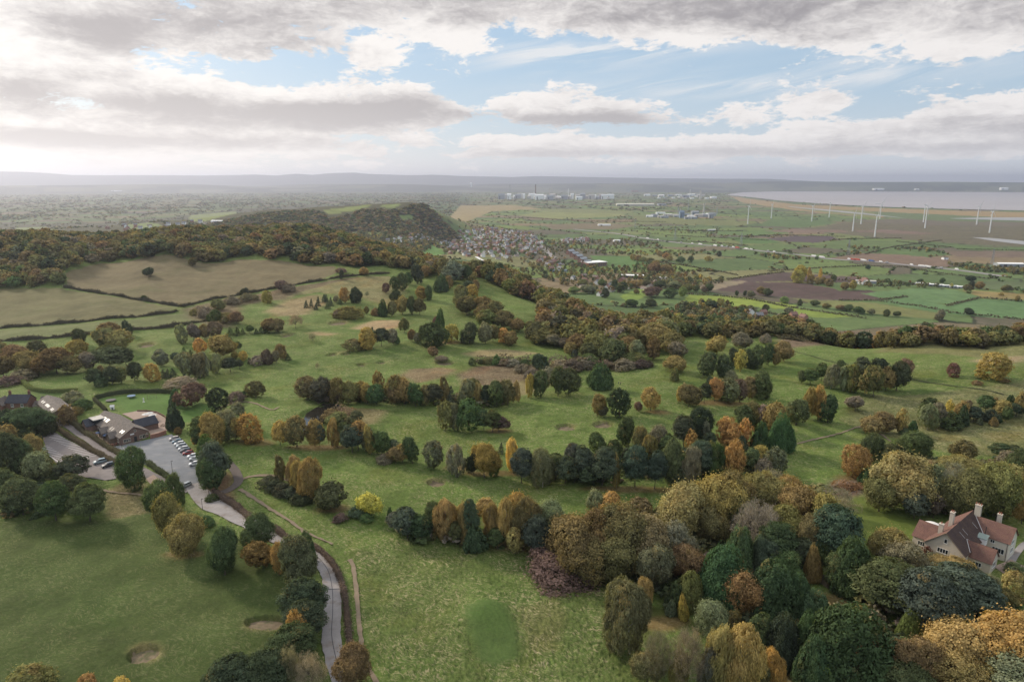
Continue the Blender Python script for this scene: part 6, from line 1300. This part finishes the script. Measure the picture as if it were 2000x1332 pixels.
# ------------------------------------------------------------------ turbines, pylons, village, works
def turbine(px, yb, yh, yaw, rot, label):
    p = ground(px, yb); p.z -= .5; h = top_height(p, px, yh); r = empty('wind_turbine', p, yaw); tag(r, label, 'wind turbine', 'wind turbines on the marsh')
    m = MB(); m.tube((0, 0, 0), (0, 0, h), 2.6, 1.5, 14); m.build('tower', M['turbine'], r, True)
    m = MB(); m.box((0, 1.2, h - .3), (3.4, 9.5, 3.4), 0, .94); m.build('nacelle', M['turbine'], r)
    m = MB(); c = Vector((0, -4.6, h + 1.4)); m.lathe((0, 0, 0), [(1.5, 0), (1.5, .8), (1.1, 1.9), (.2, 2.5)], 10)
    m.v = [(c.x + a, c.y + 1.2 - z, c.z + b) for a, b, z in m.v]; hb = m.build('hub', M['turbine'], r, True)
    for k in range(3):
        a = rot + k * 2.0944; d = Vector((math.sin(a), 0, math.cos(a))); t = Vector((math.cos(a), 0, -math.sin(a))); L_ = h * .47
        m = MB(); st = []
        for f, ch, th in ((0, 1.6, 1.2), (.08, 1.9, 1.0), (.2, 3.6, .8), (.5, 2.3, .5), (.8, 1.4, .3), (1, .4, .12)):
            b = c + d * L_ * f; st.append([b - t * ch * .35, b + Vector((0, th / 2, 0)), b + t * ch * .65, b - Vector((0, th / 2, 0)), b - t * ch * .35])
        loft(m, st); m.build('blade', M['turbine'], r, True)
TB = [(1460, 438, 404, 'wind turbine nearest the power station, thin tower'), (1506, 427, 400, 'second wind turbine from the power station'), (1585, 433, 403, 'wind turbine third from the power station'), (1619, 425, 397, 'wind turbine behind the creek, left of the tall pair'),
      (1665, 452, 416, 'wind turbine on the brown strips beside the nearest one'), (1681, 438, 404, 'wind turbine at the heath edge behind the nearest pair'), (1708, 463, 421, 'nearest and tallest wind turbine at the green field corner'), (1718, 428, 399, 'wind turbine with broad rotor before the ochre saltmarsh'),
      (1806, 446, 405, 'wind turbine on the heath in front of its twin'), (1803, 434, 401, 'wind turbine hidden behind its twin on the heath'), (1907, 439, 405, 'wind turbine on the heath nearest the mudflats'), (1932, 455, 414, 'wind turbine closest to the pale lagoon')]
for i, (x, yb, yh, l) in enumerate(TB): turbine(x, yb, yh, 1.25 + .25 * math.sin(i * 2.3) + az_of(x) * -1 + (-.75 if x == 1718 else 0), (i * .77) % 2.09 * .4 + .05, l)
def pylon(px, yb, hh, rz, label):
    p = ground(px, yb); r = empty('pylon', p, rz); tag(r, label, 'pylon', 'lattice pylons crossing the plain'); m = MB(); H = hh; t = .22
    w = lambda z: 3.6 * (1 - z / H) ** 1.3 + .5
    lv = [0, .18, .34, .48, .6, .7, .8, .9, 1.0]; cn = ((-1, -1), (1, -1), (1, 1), (-1, 1))
    for a, b in zip(lv[:-1], lv[1:]):
        for i in range(4):
            (x0, y0), (x1, y1) = cn[i], cn[(i + 1) % 4]; wa, wb = w(a * H), w(b * H)
            m.tube((x0 * wa, y0 * wa, a * H), (x0 * wb, y0 * wb, b * H), t, n=4, cap=False); m.tube((x0 * wa, y0 * wa, a * H), (x1 * wb, y1 * wb, b * H), t * .6, n=3, cap=False); m.tube((x1 * wa, y1 * wa, a * H), (x0 * wb, y0 * wb, b * H), t * .6, n=3, cap=False)
    m.build('lattice_tower', M['steel'], r)
    for f, L_ in ((.66, 7), (.79, 9), (.92, 6)):
        m = MB()
        for s in (-1, 1): m.tube((s * w(f * H), 0, f * H - 1.2), (s * L_, 0, f * H), t * .8, t * .5, 4); m.tube((s * w(f * H), 0, f * H + .8), (s * L_, 0, f * H), t * .7, t * .4, 4); m.tube((s * L_, 0, f * H), (s * L_, 0, f * H - 2), .18, n=4)
        m.build('cross_arm', M['steel'], r)
for x, y, h, l in ((1447, 482, 44, 'lattice pylon beside the motorway'), (1656, 500, 46, 'lattice pylon before the dark copse'), (1936, 524, 46, 'lattice pylon by the far hedged copse'), (1318, 470, 44, 'lattice pylon on the wide green fields'), (1240, 447, 44, 'faint lattice pylon below the warehouse')): pylon(x, y, h, .6, l)
# --- village houses
def house_mesh(i, wall, roof, w, d, h, rh, ch):
    m = MB(); cl = []
    def add(fn, c):
        n0 = len(m.v); fn(); cl.extend([c] * (len(m.v) - n0))
    x, y = w / 2, d / 2
    def walls():
        m.poly([(-x, -y, -1), (x, -y, -1), (x, -y, h), (-x, -y, h)]); m.poly([(x, y, -1), (-x, y, -1), (-x, y, h), (x, y, h)]); m.poly([(-x, y, -1), (-x, -y, -1), (-x, -y, h), (-x, 0, rh), (-x, y, h)]); m.poly([(x, -y, -1), (x, y, -1), (x, y, h), (x, 0, rh), (x, -y, h)])
    add(walls, wall)
    add(lambda: (slab(m, (-x - .3, -y - .3, h - .15), (x + .3, -y - .3, h - .15), (x + .3, 0, rh + .1), (-x - .3, 0, rh + .1), .15), slab(m, (-x - .3, y + .3, h - .15), (x + .3, y + .3, h - .15), (x + .3, 0, rh + .1), (-x - .3, 0, rh + .1), .15)), roof)
    add(lambda: [m.box((s * x * .6, .3, rh - 1), (.9, .7, 2.2)) for s in ch], tuple(q * .7 for q in roof))
    def wins():
        for zz in ((1.3, 3.9) if h > 4 else (1.3,)):
            for xx in (-.6, 0, .6):
                for s in (-1, 1): m.box((xx * x, s * (y + .03), zz - .6), (1.3, .06, 1.2))
    add(wins, (.05, .055, .06))
    o = m.build('house', M['housecol']); set_attr(o.data, 'Col', np.array([(*c, 1) for c in cl])); d_ = o.data; bpy.data.objects.remove(o); return d_
WH, CRM, BR = (.84, .83, .80), (.66, .60, .50), (.34, .19, .14); RR, GR, BRN = (.24, .145, .12), (.21, .21, .22), (.22, .175, .15)
HT = [('white walled house with grey roof', WH, GR, 9, 7.5, 5, 8, (-1, 1)), ('white walled house with red roof', WH, RR, 9, 7.5, 5, 8, (1,)), ('brick house with red roof', BR, RR, 10, 8, 5, 8.2, (-1, 1)), ('brick house with grey roof', BR, GR, 9, 8, 5, 8, (1,)), ('cream bungalow with brown roof', CRM, BRN, 13, 8, 2.8, 5.4, (1,)), ('brick house with brown roof', BR, BRN, 11, 8, 5, 8, (-1, 1))]
HM = [house_mesh(i, *t[1:]) for i, t in enumerate(HT)]
ROOT_ = []
def place_house(x, y, rz, t, where, s=1.0):
    o = bpy.data.objects.new('house', HM[t]); COL.objects.link(o); o.location = (x, y, height(x, y) - .2); o.rotation_euler = (0, 0, rz); o.scale = (s, s, s)
    tag(o, f'{HT[t][0]} {where}', 'house', f'{HT[t][0].replace("house", "houses").replace("bungalow", "bungalows")} {where}')
g = np.random.default_rng(61)
for pts, sp, mix, where, ang in (([(872, 496), (880, 470), (900, 452), (960, 446), (1040, 456), (1062, 476), (1052, 500), (990, 508), (910, 504)], 37, [.25, .08, .2, .2, .15, .12], 'in the far village', .5), ([(752, 470), (868, 470), (882, 478), (800, 478), (752, 476)], 30, [.7, .2, 0, 0, .1, 0], 'in the pale row under the hill', .1),
                              ([(1095, 470), (1148, 466), (1152, 471), (1100, 476)], 22, [.3, .2, .2, .1, .1, .1], 'beyond the main road', .2), ([(1095, 543), (1130, 532), (1250, 556), (1300, 556), (1240, 578), (1180, 584), (1120, 562)], 42, [.35, .1, .15, .1, .25, .05], 'in the lower hamlet', .9),
                              ([(1440, 618), (1455, 610), (1570, 618), (1575, 624), (1520, 626)], 24, [.3, .1, .2, .2, .2, 0], 'by the bright green field', .3), ([(195, 444), (330, 440), (345, 452), (215, 454)], 48, [.3, .1, .2, .2, .2, 0], 'in the dip beyond the ridge', .3), ([(1060, 500), (1085, 510), (1105, 530), (1075, 530), (1050, 515)], 33, [.2, .1, .3, .2, .1, .1], 'beside the main road', .7), ([(340, 436), (445, 432), (450, 437), (345, 442)], 45, [.5, 0, .2, .2, .1, 0], 'on the hill shoulder', .3), ([(1655, 548), (1700, 549), (1705, 556), (1660, 558)], 26, [.3, .1, .2, .2, .2, 0], 'at the far farmstead', .3)):
    q = scatter(px2(pts), sp, g, .3)
    for x, y in q: place_house(x, y, ang + g.choice([0, 1.57]) + g.normal() * .15, int(g.choice(6, p=np.array(mix) / sum(mix))), where, g.uniform(1.0, 1.3))
    print('HOUSES', where, len(q))
# --- red brick terraces and the school hall
for i, (x, y) in enumerate(((1114, 497), (1122, 502), (1130, 507), (1138, 513), (1146, 519))):
    p = ground(x, y); r = empty('brick_terrace', p, .75); tag(r, f'{["first", "second", "third", "fourth", "last"][i]} tall red brick gabled block counted along the village street', 'terrace', 'red brick gabled blocks')
    block(r, -12, 12, -6.5, 6.5, 9.5, 14, 'x', M['brightbrick'], [M['plant_grey'], M['plant_grey']], .5)
    for k in range(5):
        for z in (2.0, 5, 8): window(r, (-9.6 + k * 4.8, -6.5, z), '-y', 2.2, 1.8, 2)
    window(r, (-12, 0, 10.5), '-x', 2.4, 2.2, 2); window(r, (-12, -3.4, 5), '-x', 2.4, 2.2, 2); window(r, (-12, 3.4, 5), '-x', 2.4, 2.2, 2)
p = ground(1160, 519); r = empty('school_hall', p, .45); tag(r, 'wide pale flat roofed school hall beside the playing field', 'school')
m = MB(); m.box((0, 0, -2), (52, 34, 11)); m.build('wall', M['brightbrick'], r); m = MB(); m.box((0, 0, 9.002), (54, 36, 1)); m.build('roof', M['plant_white'], r)
for k in range(8):
    for z in (2.2, 6.2): window(r, (-22 + k * 6.3, -17, z), '-y', 4.6, 2.2, 3)
# --- sheds, glasshouses, works
def works_box(px, yb, w, d, h, rz, mat, label, name='works_building', cat='building', roof=None, grp=None, rh=None):
    p = ground(px, yb); r = empty(name, p, rz); tag(r, label, cat, grp)
    block(r, -w / 2, w / 2, -d / 2, d / 2, h, rh or h * 1.25, 'x', M[mat], [M[roof or mat]] * 2, .4)
    m = MB(); m.box((-w * .25, -d / 2 - .1, 0), (w * .12, .2, h * .7)); m.build('door', M['dark'], r); return r
for i, x in enumerate((1796, 1808, 1820, 1834, 1848, 1862, 1876)): works_box(x, 556 + i * 1.15, 16, 9, 3.5, -.15, 'plant_grey', f'{["first", "second", "third", "fourth", "fifth", "sixth", "seventh"][i]} low pale shed counted along the farm lane', 'long_shed', 'shed', 'plant_white', 'pale sheds along the farm lane')
works_box(1884, 563, 12, 8, 3.5, -.15, 'plant_blue', 'turquoise roofed shed ending the pale row', 'long_shed', 'shed', 'play_blue')
works_box(1235, 542, 46, 18, 5, -.1, 'brick', 'long white roofed works behind the hamlet', roof='plant_white'); works_box(1295, 546, 26, 14, 4.5, -.2, 'cream', 'pale roofed works by the hamlet road', roof='concrete'); works_box(1090, 531, 40, 14, 4, .1, 'plant_grey', 'blue grey station shed by the main road', roof='plant_blue'); works_box(1690, 553, 38, 12, 5, -.3, 'plant_grey', 'long grey farm shed among the golden trees', 'farm_shed', 'shed', 'concrete'); works_box(1205, 472, 26, 14, 5, .1, 'plant_white', 'white farm shed above the motorway', 'farm_shed', 'shed'); works_box(1390, 451, 34, 14, 5, .1, 'plant_grey', 'pale farm shed on the wide green fields', 'farm_shed', 'shed', 'plant_white')
works_box(1180, 441, 60, 20, 6, .05, 'plant_white', 'white glasshouse range on the plain', 'glasshouse', 'glasshouse'); works_box(1970, 520, 60, 26, 7, -.1, 'plant_grey', 'grey depot with a white band at the picture edge', 'depot', 'building', 'plant_white'); works_box(1845, 507, 14, 9, 5, .2, 'plant_white', 'white cottage by the dark copse', 'cottage', 'house', 'slates')
works_box(1240, 402, 330, 120, 15, -.06, 'plant_cream', 'huge cream warehouse in front of the refinery', 'warehouse', 'warehouse', 'plant_cream', None, 20); works_box(1292, 402, 70, 70, 17, 0, 'plant_grey', 'grey block at the end of the cream warehouse', rh=18)
def stack(px, yb, yt, r0, mat, label, name='chimney_stack', cap=None, grp=None, wide=1.0):
    p = ground(px, yb); h = top_height(p, px, yt); r = empty(name, p); tag(r, label, 'chimney' if 'stack' in name else 'tower', grp)
    m = MB(); m.tube((0, 0, -2), (0, 0, h * .93), r0, r0 * .72, 14); m.build('shaft', M[mat], r, True); m = MB(); m.tube((0, 0, h * .93 + .01), (0, 0, h), r0 * .76, r0 * .74, 14); m.build('rim', M[cap or mat], r, True)
def tank(px, yb, rr, h, mat, label, grp, y=0):
    p = ground(px, yb); r = empty('storage_tank', p); tag(r, label, 'tank', grp); m = MB(); m.lathe((0, 0, -1), [(rr, 0), (rr, h), (rr * 1.01, h + .3)], 20); m.build('shell', M[mat], r, True); m = MB(); m.lathe((0, 0, h - .69), [(rr * .99, 0), (rr * .5, rr * .08), (.5, rr * .11)], 20); m.build('lid', M[mat], r, True)
RG = 'refinery on the skyline'
stack(1046, 389, 361, 9, 'brownstack', 'tallest brown chimney of the refinery', cap='dark'); stack(1073, 389, 368, 7, 'concrete', 'pale broad chimney in the middle of the refinery'); stack(1110, 384, 369, 6, 'plant_white', 'white chimney at the inland end of the refinery'); stack(996, 388, 362, 4, 'plant_grey', 'thin grey chimney at the hillward end of the refinery', cap='dark'); stack(1060, 388, 376, 4, 'concrete', 'short chimney between brown and pale stacks'); stack(1086, 389, 378, 5, 'brownstack', 'stubby flare tower beside the pale stack'); stack(1102, 387, 372, 3, 'steel', 'slim steel column before the white chimney')
stack(1347, 388, 370, 4, 'plant_white', 'thin white chimney above the tank farm'); stack(1368, 389, 372, 15, 'concrete', 'fat cooling tower above the tank farm', 'cooling_tower'); stack(1374, 419, 397, 7, 'concrete', 'tall pale chimney of the power station'); stack(1344, 411, 389, 2.2, 'steel', 'slim mast behind the power station'); stack(1324, 421, 404, 3.5, 'plant_grey', 'grey chimney left of the blue power house', cap='dark'); stack(1329, 421, 408, 3.5, 'concrete', 'short pale chimney beside the blue power house'); stack(1400, 420, 407, 3, 'plant_grey', 'short grey chimney right of the power station')
for i, (x, y, rr, h, mt) in enumerate(((1315, 388, 22, 16, 'plant_white'), (1326, 387, 20, 15, 'plant_white'), (1337, 389, 24, 16, 'concrete'), (1352, 389, 24, 17, 'plant_white'), (1380, 389, 26, 18, 'plant_white'), (1393, 388, 44, 24, 'plant_white'), (1360, 385, 22, 14, 'plant_white'), (1300, 388, 22, 13, 'plant_grey'), (1287, 388, 20, 12, 'plant_white'))): tank(x, y, rr, h, mt, f'{["first", "second", "third", "fourth", "fifth", "sixth", "seventh", "eighth", "ninth"][i]} pale tank of the tank farm behind the power station', 'tanks of the tank farm')
for i in range(36):
    x = 975 + i * 6.2 + g.normal() * 2; works_box(x, 389 + g.normal() * .8, g.uniform(40, 110), g.uniform(20, 50), g.uniform(18, 60), g.uniform(-.2, .2), ['plant_white', 'plant_grey', 'concrete', 'plant_white', 'concrete'][i % 5], 'pale process block in the refinery on the skyline', 'process_block', 'building', None, RG)
for x, y, w, d, h, mt, l in ((1331, 426, 26, 24, 34, 'plant_blue', 'blue power house of the power station'), (1357, 421, 46, 30, 22, 'plant_grey', 'grey turbine hall behind the blue power house'), (1372, 424, 60, 26, 14, 'plant_grey', 'low grey hall under the tall pale chimney'), (1388, 426, 26, 22, 24, 'plant_grey', 'square grey tower block right of the pale chimney'), (1305, 422, 60, 20, 9, 'concrete', 'long low store left of the power station'), (1290, 418, 60, 22, 9, 'plant_white', 'white store behind the long low one'), (1345, 428, 50, 20, 10, 'plant_grey', 'low shed in front of the blue power house'), (1175, 383, 110, 60, 22, 'plant_grey', 'broad grey block between refinery and tank farm'), (1240, 375, 150, 60, 18, 'terracotta', 'reddish long building far beyond the refinery'), (1715, 371.5, 240, 80, 30, 'plant_white', 'white dock sheds on the far shore'), (1790, 371.5, 90, 60, 24, 'plant_white', 'small white block on the far shore'), (1960, 371.2, 160, 60, 40, 'plant_white', 'white towers at the far shore edge'), (228, 374, 190, 70, 14, 'plant_white', 'bright glinting roof far off on the left plain'), (920, 366, 40, 40, 90, 'plant_white', 'white dish like block on the hazy plain'), (425, 436, 34, 16, 7, 'plant_white', 'long white house on the hill shoulder')):
    works_box(x, y, w, d, h, .05, mt, l)
# --- traffic on the motorway
def lorry_mesh(L_, c, cab):
    m = MB(); cl = []
    for b in (((-L_ * .12, 0, .9), (L_ * .76, 2.5, 2.9), c), ((L_ * .40, 0, .7), (L_ * .2, 2.4, 2.3), cab), ((0, 0, .45), (L_, 2.2, .4), (.05, .05, .05))): n0 = len(m.v); m.box(b[0], b[1]); cl += [b[2]] * (len(m.v) - n0)
    for x in (-.4, -.25, .35):
        for y in (-1, 1): n0 = len(m.v); m.tube((x * L_, y * 1.15, .5), (x * L_, y * .8, .5), .5, n=8); cl += [(.02, .02, .02)] * (len(m.v) - n0)
    o = m.build('lorry', M['housecol']); set_attr(o.data, 'Col', np.array([(*q, 1) for q in cl])); d = o.data; bpy.data.objects.remove(o); return d
LM = {'white lorry': lorry_mesh(14, WH, WH), 'red lorry': lorry_mesh(14, (.5, .1, .06), (.4, .06, .04)), 'blue lorry': lorry_mesh(14, (.08, .14, .32), (.1, .12, .2)), 'white van': lorry_mesh(6.5, WH, WH), 'silver van': lorry_mesh(6, (.4, .41, .43), (.3, .3, .32))}
for i, (x, y) in enumerate(((1265, 467), (1285, 469.5), (1330, 475), (1352, 477), (1368, 478.5), (1397, 481), (1410, 482), (1421, 483), (1432, 484.3), (1440, 485.3), (1458, 487.5), (1467, 488.6), (1500, 492), (1512, 493.5), (1590, 501.8), (1605, 503.8), (1658, 508), (1663, 508.3), (1674, 509), (1686, 510), (1702, 511.4), (1720, 513.3), (1732, 514.6), (1780, 519), (1800, 521.3), (1812, 522.5), (1828, 524.3), (1838, 525.3), (1868, 528))):
    p = ground(x, y); k = {18: 'red lorry', 17: 'red lorry', 20: 'blue lorry', 9: 'red lorry'}.get(i, ['white lorry', 'white van', 'silver van', 'white van', 'white lorry'][i % 5]); q = ground(x + 4, y + .45)
    o = bpy.data.objects.new(k.replace(' ', '_').split('_')[1], LM[k]); COL.objects.link(o); o.location = p + Vector((0, 0, .5)); o.rotation_euler = (0, 0, math.atan2(q.y - p.y, q.x - p.x)); o.scale = (1.15, 1.15, 1.15); tag(o, f'{k} on the far motorway', 'lorry' if 'lorry' in k else 'van', f'{k}s on the far motorway')

for i in range(16):
    x = 1000 + i * 11.5 + g.normal() * 3
    stack(x, 389 + g.normal() * .4, 389 - g.uniform(6, 14), g.uniform(2, 5), ['plant_white', 'steel', 'concrete', 'brownstack'][i % 4], 'slim refinery column among the pale process blocks', 'process_stack', None, 'refinery columns')
for i in range(12):
    x = 1265 + i * 10 + g.normal() * 3; works_box(x, 384 + g.normal() * 1.2, g.uniform(50, 120), g.uniform(25, 60), g.uniform(14, 30), g.uniform(-.2, .2), ['plant_white', 'plant_grey', 'concrete'][i % 3], 'pale works block beyond the tank farm', 'process_block', 'building', None, 'works beyond the tank farm')
for i in range(14):
    x = 1270 + i * 9.5 + g.normal() * 2; works_box(x, 424 + g.normal() * 2.2, g.uniform(24, 55), g.uniform(14, 26), g.uniform(7, 16), g.uniform(-.2, .2), ['plant_white', 'plant_grey', 'concrete', 'plant_grey'][i % 4], 'low pale plant building around the power station', 'process_block', 'building', None, 'plant around the power station')
# ------------------------------------------------------------------ sky, sun, haze, camera
SUN_AZ, SUN_EL = R(-52), R(27)
def make_world():
    w = bpy.data.worlds.new('World'); SC.world = w; w.use_nodes = True; nt = w.node_tree; nt.nodes.clear(); t = NT(nt)
    sky = t.n('ShaderNodeTexSky', sky_type='NISHITA'); sky.sun_disc = False; sky.sun_elevation = SUN_EL; sky.sun_rotation = SUN_AZ; sky.dust_density = 1.5; sky.altitude = 200
    V = t.n('ShaderNodeTexCoord').outputs['Generated']; s = t.sep(V)
    el = t.m('ARCSINE', s[2]); az = t.m('ARCTAN2', s[0], s[1])
    E = t.m('MAXIMUM', el, 0.0)
    ey = t.add(t.mul(E, 1.9), t.mul(t.m('LOGARITHM', t.add(E, 0.03), 2.71828), 0.10))          # clouds shrink towards the horizon
    c1 = t.comb(az, ey, 0.37)
    wv = t.n('ShaderNodeVectorMath', operation='MULTIPLY_ADD'); t.put(wv.inputs[0], t.noise(c1, 9.0, 4, .6, 0, True)); wv.inputs[1].default_value = (.055, .055, 0); t.put(wv.inputs[2], c1)
    def field(vec):
        a = t.noise(vec, 8.5, 11, 0.68); b = t.noise(vec, 30.0, 6, 0.62)
        bil = t.sub(1.0, t.m('ABSOLUTE', t.sub(t.mul(b, 4.0), 2.0)))
        return t.add(a, t.mul(bil, .10))
    f1 = field(wv.outputs[0])
    c2 = t.n('ShaderNodeVectorMath', operation='ADD'); t.L.new(wv.outputs[0], c2.inputs[0]); c2.inputs[1].default_value = (-0.010, 0.022, 0)   # same field, nearer the light
    f2 = field(c2.outputs[0])
    f3 = t.noise(t.scalev(wv.outputs[0], (.6, 1.3, 1)), 6.0, 5, 0.55)
    def blob(px, py, rx, ry, amp, sharp=False):
        a0 = math.atan((px - 1000) / F * 1 / (CP)) ; u = (px - 1000) / F; v = (666 - py) / F
        d = Vector((u, CP + v * SP, -SP + v * CP)).normalized(); a0 = math.atan2(d.x, d.y); e0 = math.asin(d.z)
        X = t.mul(t.sub(az, a0), F / rx); Y = t.mul(t.sub(el, e0), F / ry)
        r2 = t.add(t.mul(X, X), t.mul(Y, Y))
        return t.mul(t.m('POWER', 2.71828, t.mul(t.m('POWER', r2, 1.5) if sharp else r2, -1.0)), amp)
    def total(L, sharp=False):
        r = None
        for b in L: r = blob(*b, sharp) if r is None else t.add(r, blob(*b, sharp))
        return r
    dens = total([(1100, -38, 420, 86, .82), (1560, -32, 420, 78, .78), (1960, -6, 300, 80, .76), (720, 0, 240, 72, .7), (340, -5, 280, 88, .66), (880, 72, 60, 36, .5), (1330, 62, 110, 40, .5), (1700, 62, 160, 34, .45), (1910, 86, 90, 22, .3),
                  (20, 130, 190, 140, .7), (170, 85, 110, 50, .36), (330, 182, 160, 24, .75), (520, 192, 190, 34, .8), (705, 196, 130, 40, .72), (850, 214, 90, 24, .65), (480, 238, 210, 26, .6), (740, 236, 150, 22, .5), (745, 108, 60, 28, .72), (480, 106, 50, 12, .35),
                  (1080, 214, 110, 32, .95), (1240, 218, 75, 28, .85), (1010, 200, 44, 20, .5), (1985, 218, 130, 44, .95), (1880, 242, 100, 24, .65), (1520, 206, 110, 20, .62), (1610, 202, 60, 16, .5), (1430, 234, 150, 14, .45),
                  (1050, 286, 180, 20, .72), (1290, 284, 200, 25, .72), (1650, 268, 140, 28, .9), (1480, 294, 240, 16, .5), (1860, 288, 170, 17, .6), (820, 276, 60, 16, .6), (960, 270, 50, 14, .5), (230, 262, 300, 34, .7), (520, 284, 230, 18, .62), (100, 310, 260, 18, .55), (720, 304, 320, 10, .45), (1200, 322, 900, 10, .3)], True)
    dsum = t.add(dens, t.mul(t.sub(f1, .53), 3.3))
    hi = t.add(t.mapr(el, .27, .6, 0, .45), 0.0)
    cov = t.mapr(t.add(dsum, hi), .48, .76)
    grey = total([(440, 45, 170, 52, .8), (170, 62, 90, 34, .85), (240, 90, 60, 30, .3), (1150, 0, 280, 50, .55), (780, 5, 170, 44, .4), (1700, -5, 340, 48, .52), (1480, 45, 110, 36, .5), (2000, 45, 160, 36, .4), (620, 78, 70, 22, .45), (50, 172, 60, 20, .9), (220, 150, 80, 13, .6), (260, 200, 140, 14, .8), (370, 190, 60, 12, .4), (60, 215, 90, 14, .4),
                  (470, 238, 220, 20, .75), (680, 218, 160, 24, 1.1), (800, 205, 80, 22, .5), (900, 224, 50, 12, .5), (560, 225, 150, 20, .4), (1120, 234, 150, 17, 1.1), (1220, 240, 90, 12, .5), (420, 280, 300, 13, .9), (70, 268, 130, 13, .85), (1960, 248, 150, 18, .9), (1600, 294, 320, 14, .55), (1860, 292, 170, 12, .4), (700, 312, 260, 8, .5), (1200, 302, 300, 10, .4), (1040, 300, 160, 10, .4),
                  (1330, 72, 120, 24, -.4), (880, 95, 90, 26, -.3), (1950, 90, 140, 18, -.3)])
    lit = t.add(t.mul(t.sub(f2, f1), 2.6), t.mul(t.sub(f1, .52), 1.1))                                       # thick towards the light: shaded base
    sh = t.add(t.add(grey, t.mul(t.sub(f3, .5), 1.1)), lit)
    sh = t.mapr(t.add(sh, t.mapr(dsum, .5, 1.4, 0, .12)), -.05, 1.3)
    sunny = blob(-60, 150, 900, 330, 1.0)
    white = t.mix(sunny, (8.7, 8.35, 8.1), (9.9, 9.5, 9.05)); dark = t.mix(sunny, (3.15, 2.97, 3.12), (4.7, 4.4, 4.35))
    cl = t.mix(sh, white, dark)
    cir = t.noise(t.comb(t.mul(t.add(az, t.mul(el, .6)), 2.2), t.sub(t.mul(el, 24.0), t.mul(az, 4.2)), 2.0), 2.2, 8, .62, .8)
    ci = t.mul(t.mapr(cir, .36, .68), total([(1090, 112, 170, 22, .9), (1250, 92, 200, 16, .8), (1400, 168, 220, 20, .55), (1720, 108, 90, 26, .5), (1850, 130, 200, 24, .38), (1250, 175, 200, 14, .4), (1600, 160, 160, 12, .3)]))
    blue = t.mix(1.0, sky.outputs[0], (1.0, 1.0, 1.0), 'MULTIPLY')
    blue = t.mix(.62, blue, (4.0, 6.0, 8.0))
    blue = t.mix(t.m('MINIMUM', ci, .85), blue, (7.9, 8.0, 8.1))
    c = t.mix(cov, blue, cl)
    hz = t.m('POWER', 2.71828, t.mul(E, -17.0))
    c = t.mix(t.mul(hz, .8), c, t.mix(sunny, (10.2, 9.9, 9.8), (12.2, 11.1, 9.7)))
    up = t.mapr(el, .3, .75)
    c = t.mix(up, c, t.mix(t.mapr(f3, .35, .65), (8.0, 8.5, 9.2), (11.5, 11.1, 10.8)))  # unseen sky overhead, brightened to light the ground
    c = t.mix(t.mapr(el, -.02, -.2), c, (1.2, 1.25, 1.0))
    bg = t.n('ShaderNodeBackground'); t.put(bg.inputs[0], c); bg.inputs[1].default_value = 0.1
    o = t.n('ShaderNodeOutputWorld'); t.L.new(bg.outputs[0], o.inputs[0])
    w.cycles.sampling_method = 'MANUAL'; w.cycles.sample_map_resolution = 512
make_world()
L = bpy.data.lights.new('sun', 'SUN'); L.energy = 3.7; L.angle = R(8); L.color = (1.0, .86, .69)
lo = bpy.data.objects.new('sun', L); COL.objects.link(lo)
sd = Vector((math.sin(SUN_AZ) * math.cos(SUN_EL), math.cos(SUN_AZ) * math.cos(SUN_EL), math.sin(SUN_EL)))
lo.rotation_euler = sd.to_track_quat('Z', 'Y').to_euler(); lo.location = (-200, 200, 400)
def make_haze():
    hm, t = new_mat('valley haze')
    v = t.n('ShaderNodeVolumePrincipled'); v.inputs['Color'].default_value = (.70, .745, .90, 1); v.inputs['Density'].default_value = HAZE; v.inputs['Anisotropy'].default_value = 0.55
    o = t.n('ShaderNodeOutputMaterial'); t.L.new(v.outputs[0], o.inputs['Volume'])
    m = MB(); m.box((0, 0, -99.5), (83000, 83000, 99.5 + 505)); b = m.build('haze', hm); tag(b, 'thin pale haze over the whole valley', kind='stuff')
HAZE = 5.2e-5
make_haze()
cam = bpy.data.cameras.new('camera'); cam.lens = 24; cam.sensor_width = 36; cam.clip_start = 1; cam.clip_end = 90000
co = bpy.data.objects.new('camera', cam); COL.objects.link(co); co.location = (0, 0, CAMZ); co.rotation_euler = (math.pi / 2 - PITCH, 0, 0); SC.camera = co
SC.view_settings.view_transform = 'Standard'; SC.view_settings.look = 'None'; SC.view_settings.exposure = 0.1; SC.view_settings.gamma = 1
SC.cycles.use_denoising = True; SC.cycles.max_bounces = 5; SC.cycles.diffuse_bounces = 3; SC.cycles.volume_bounces = 0; SC.cycles.transmission_bounces = 3
SC.cycles.sample_clamp_indirect = 6
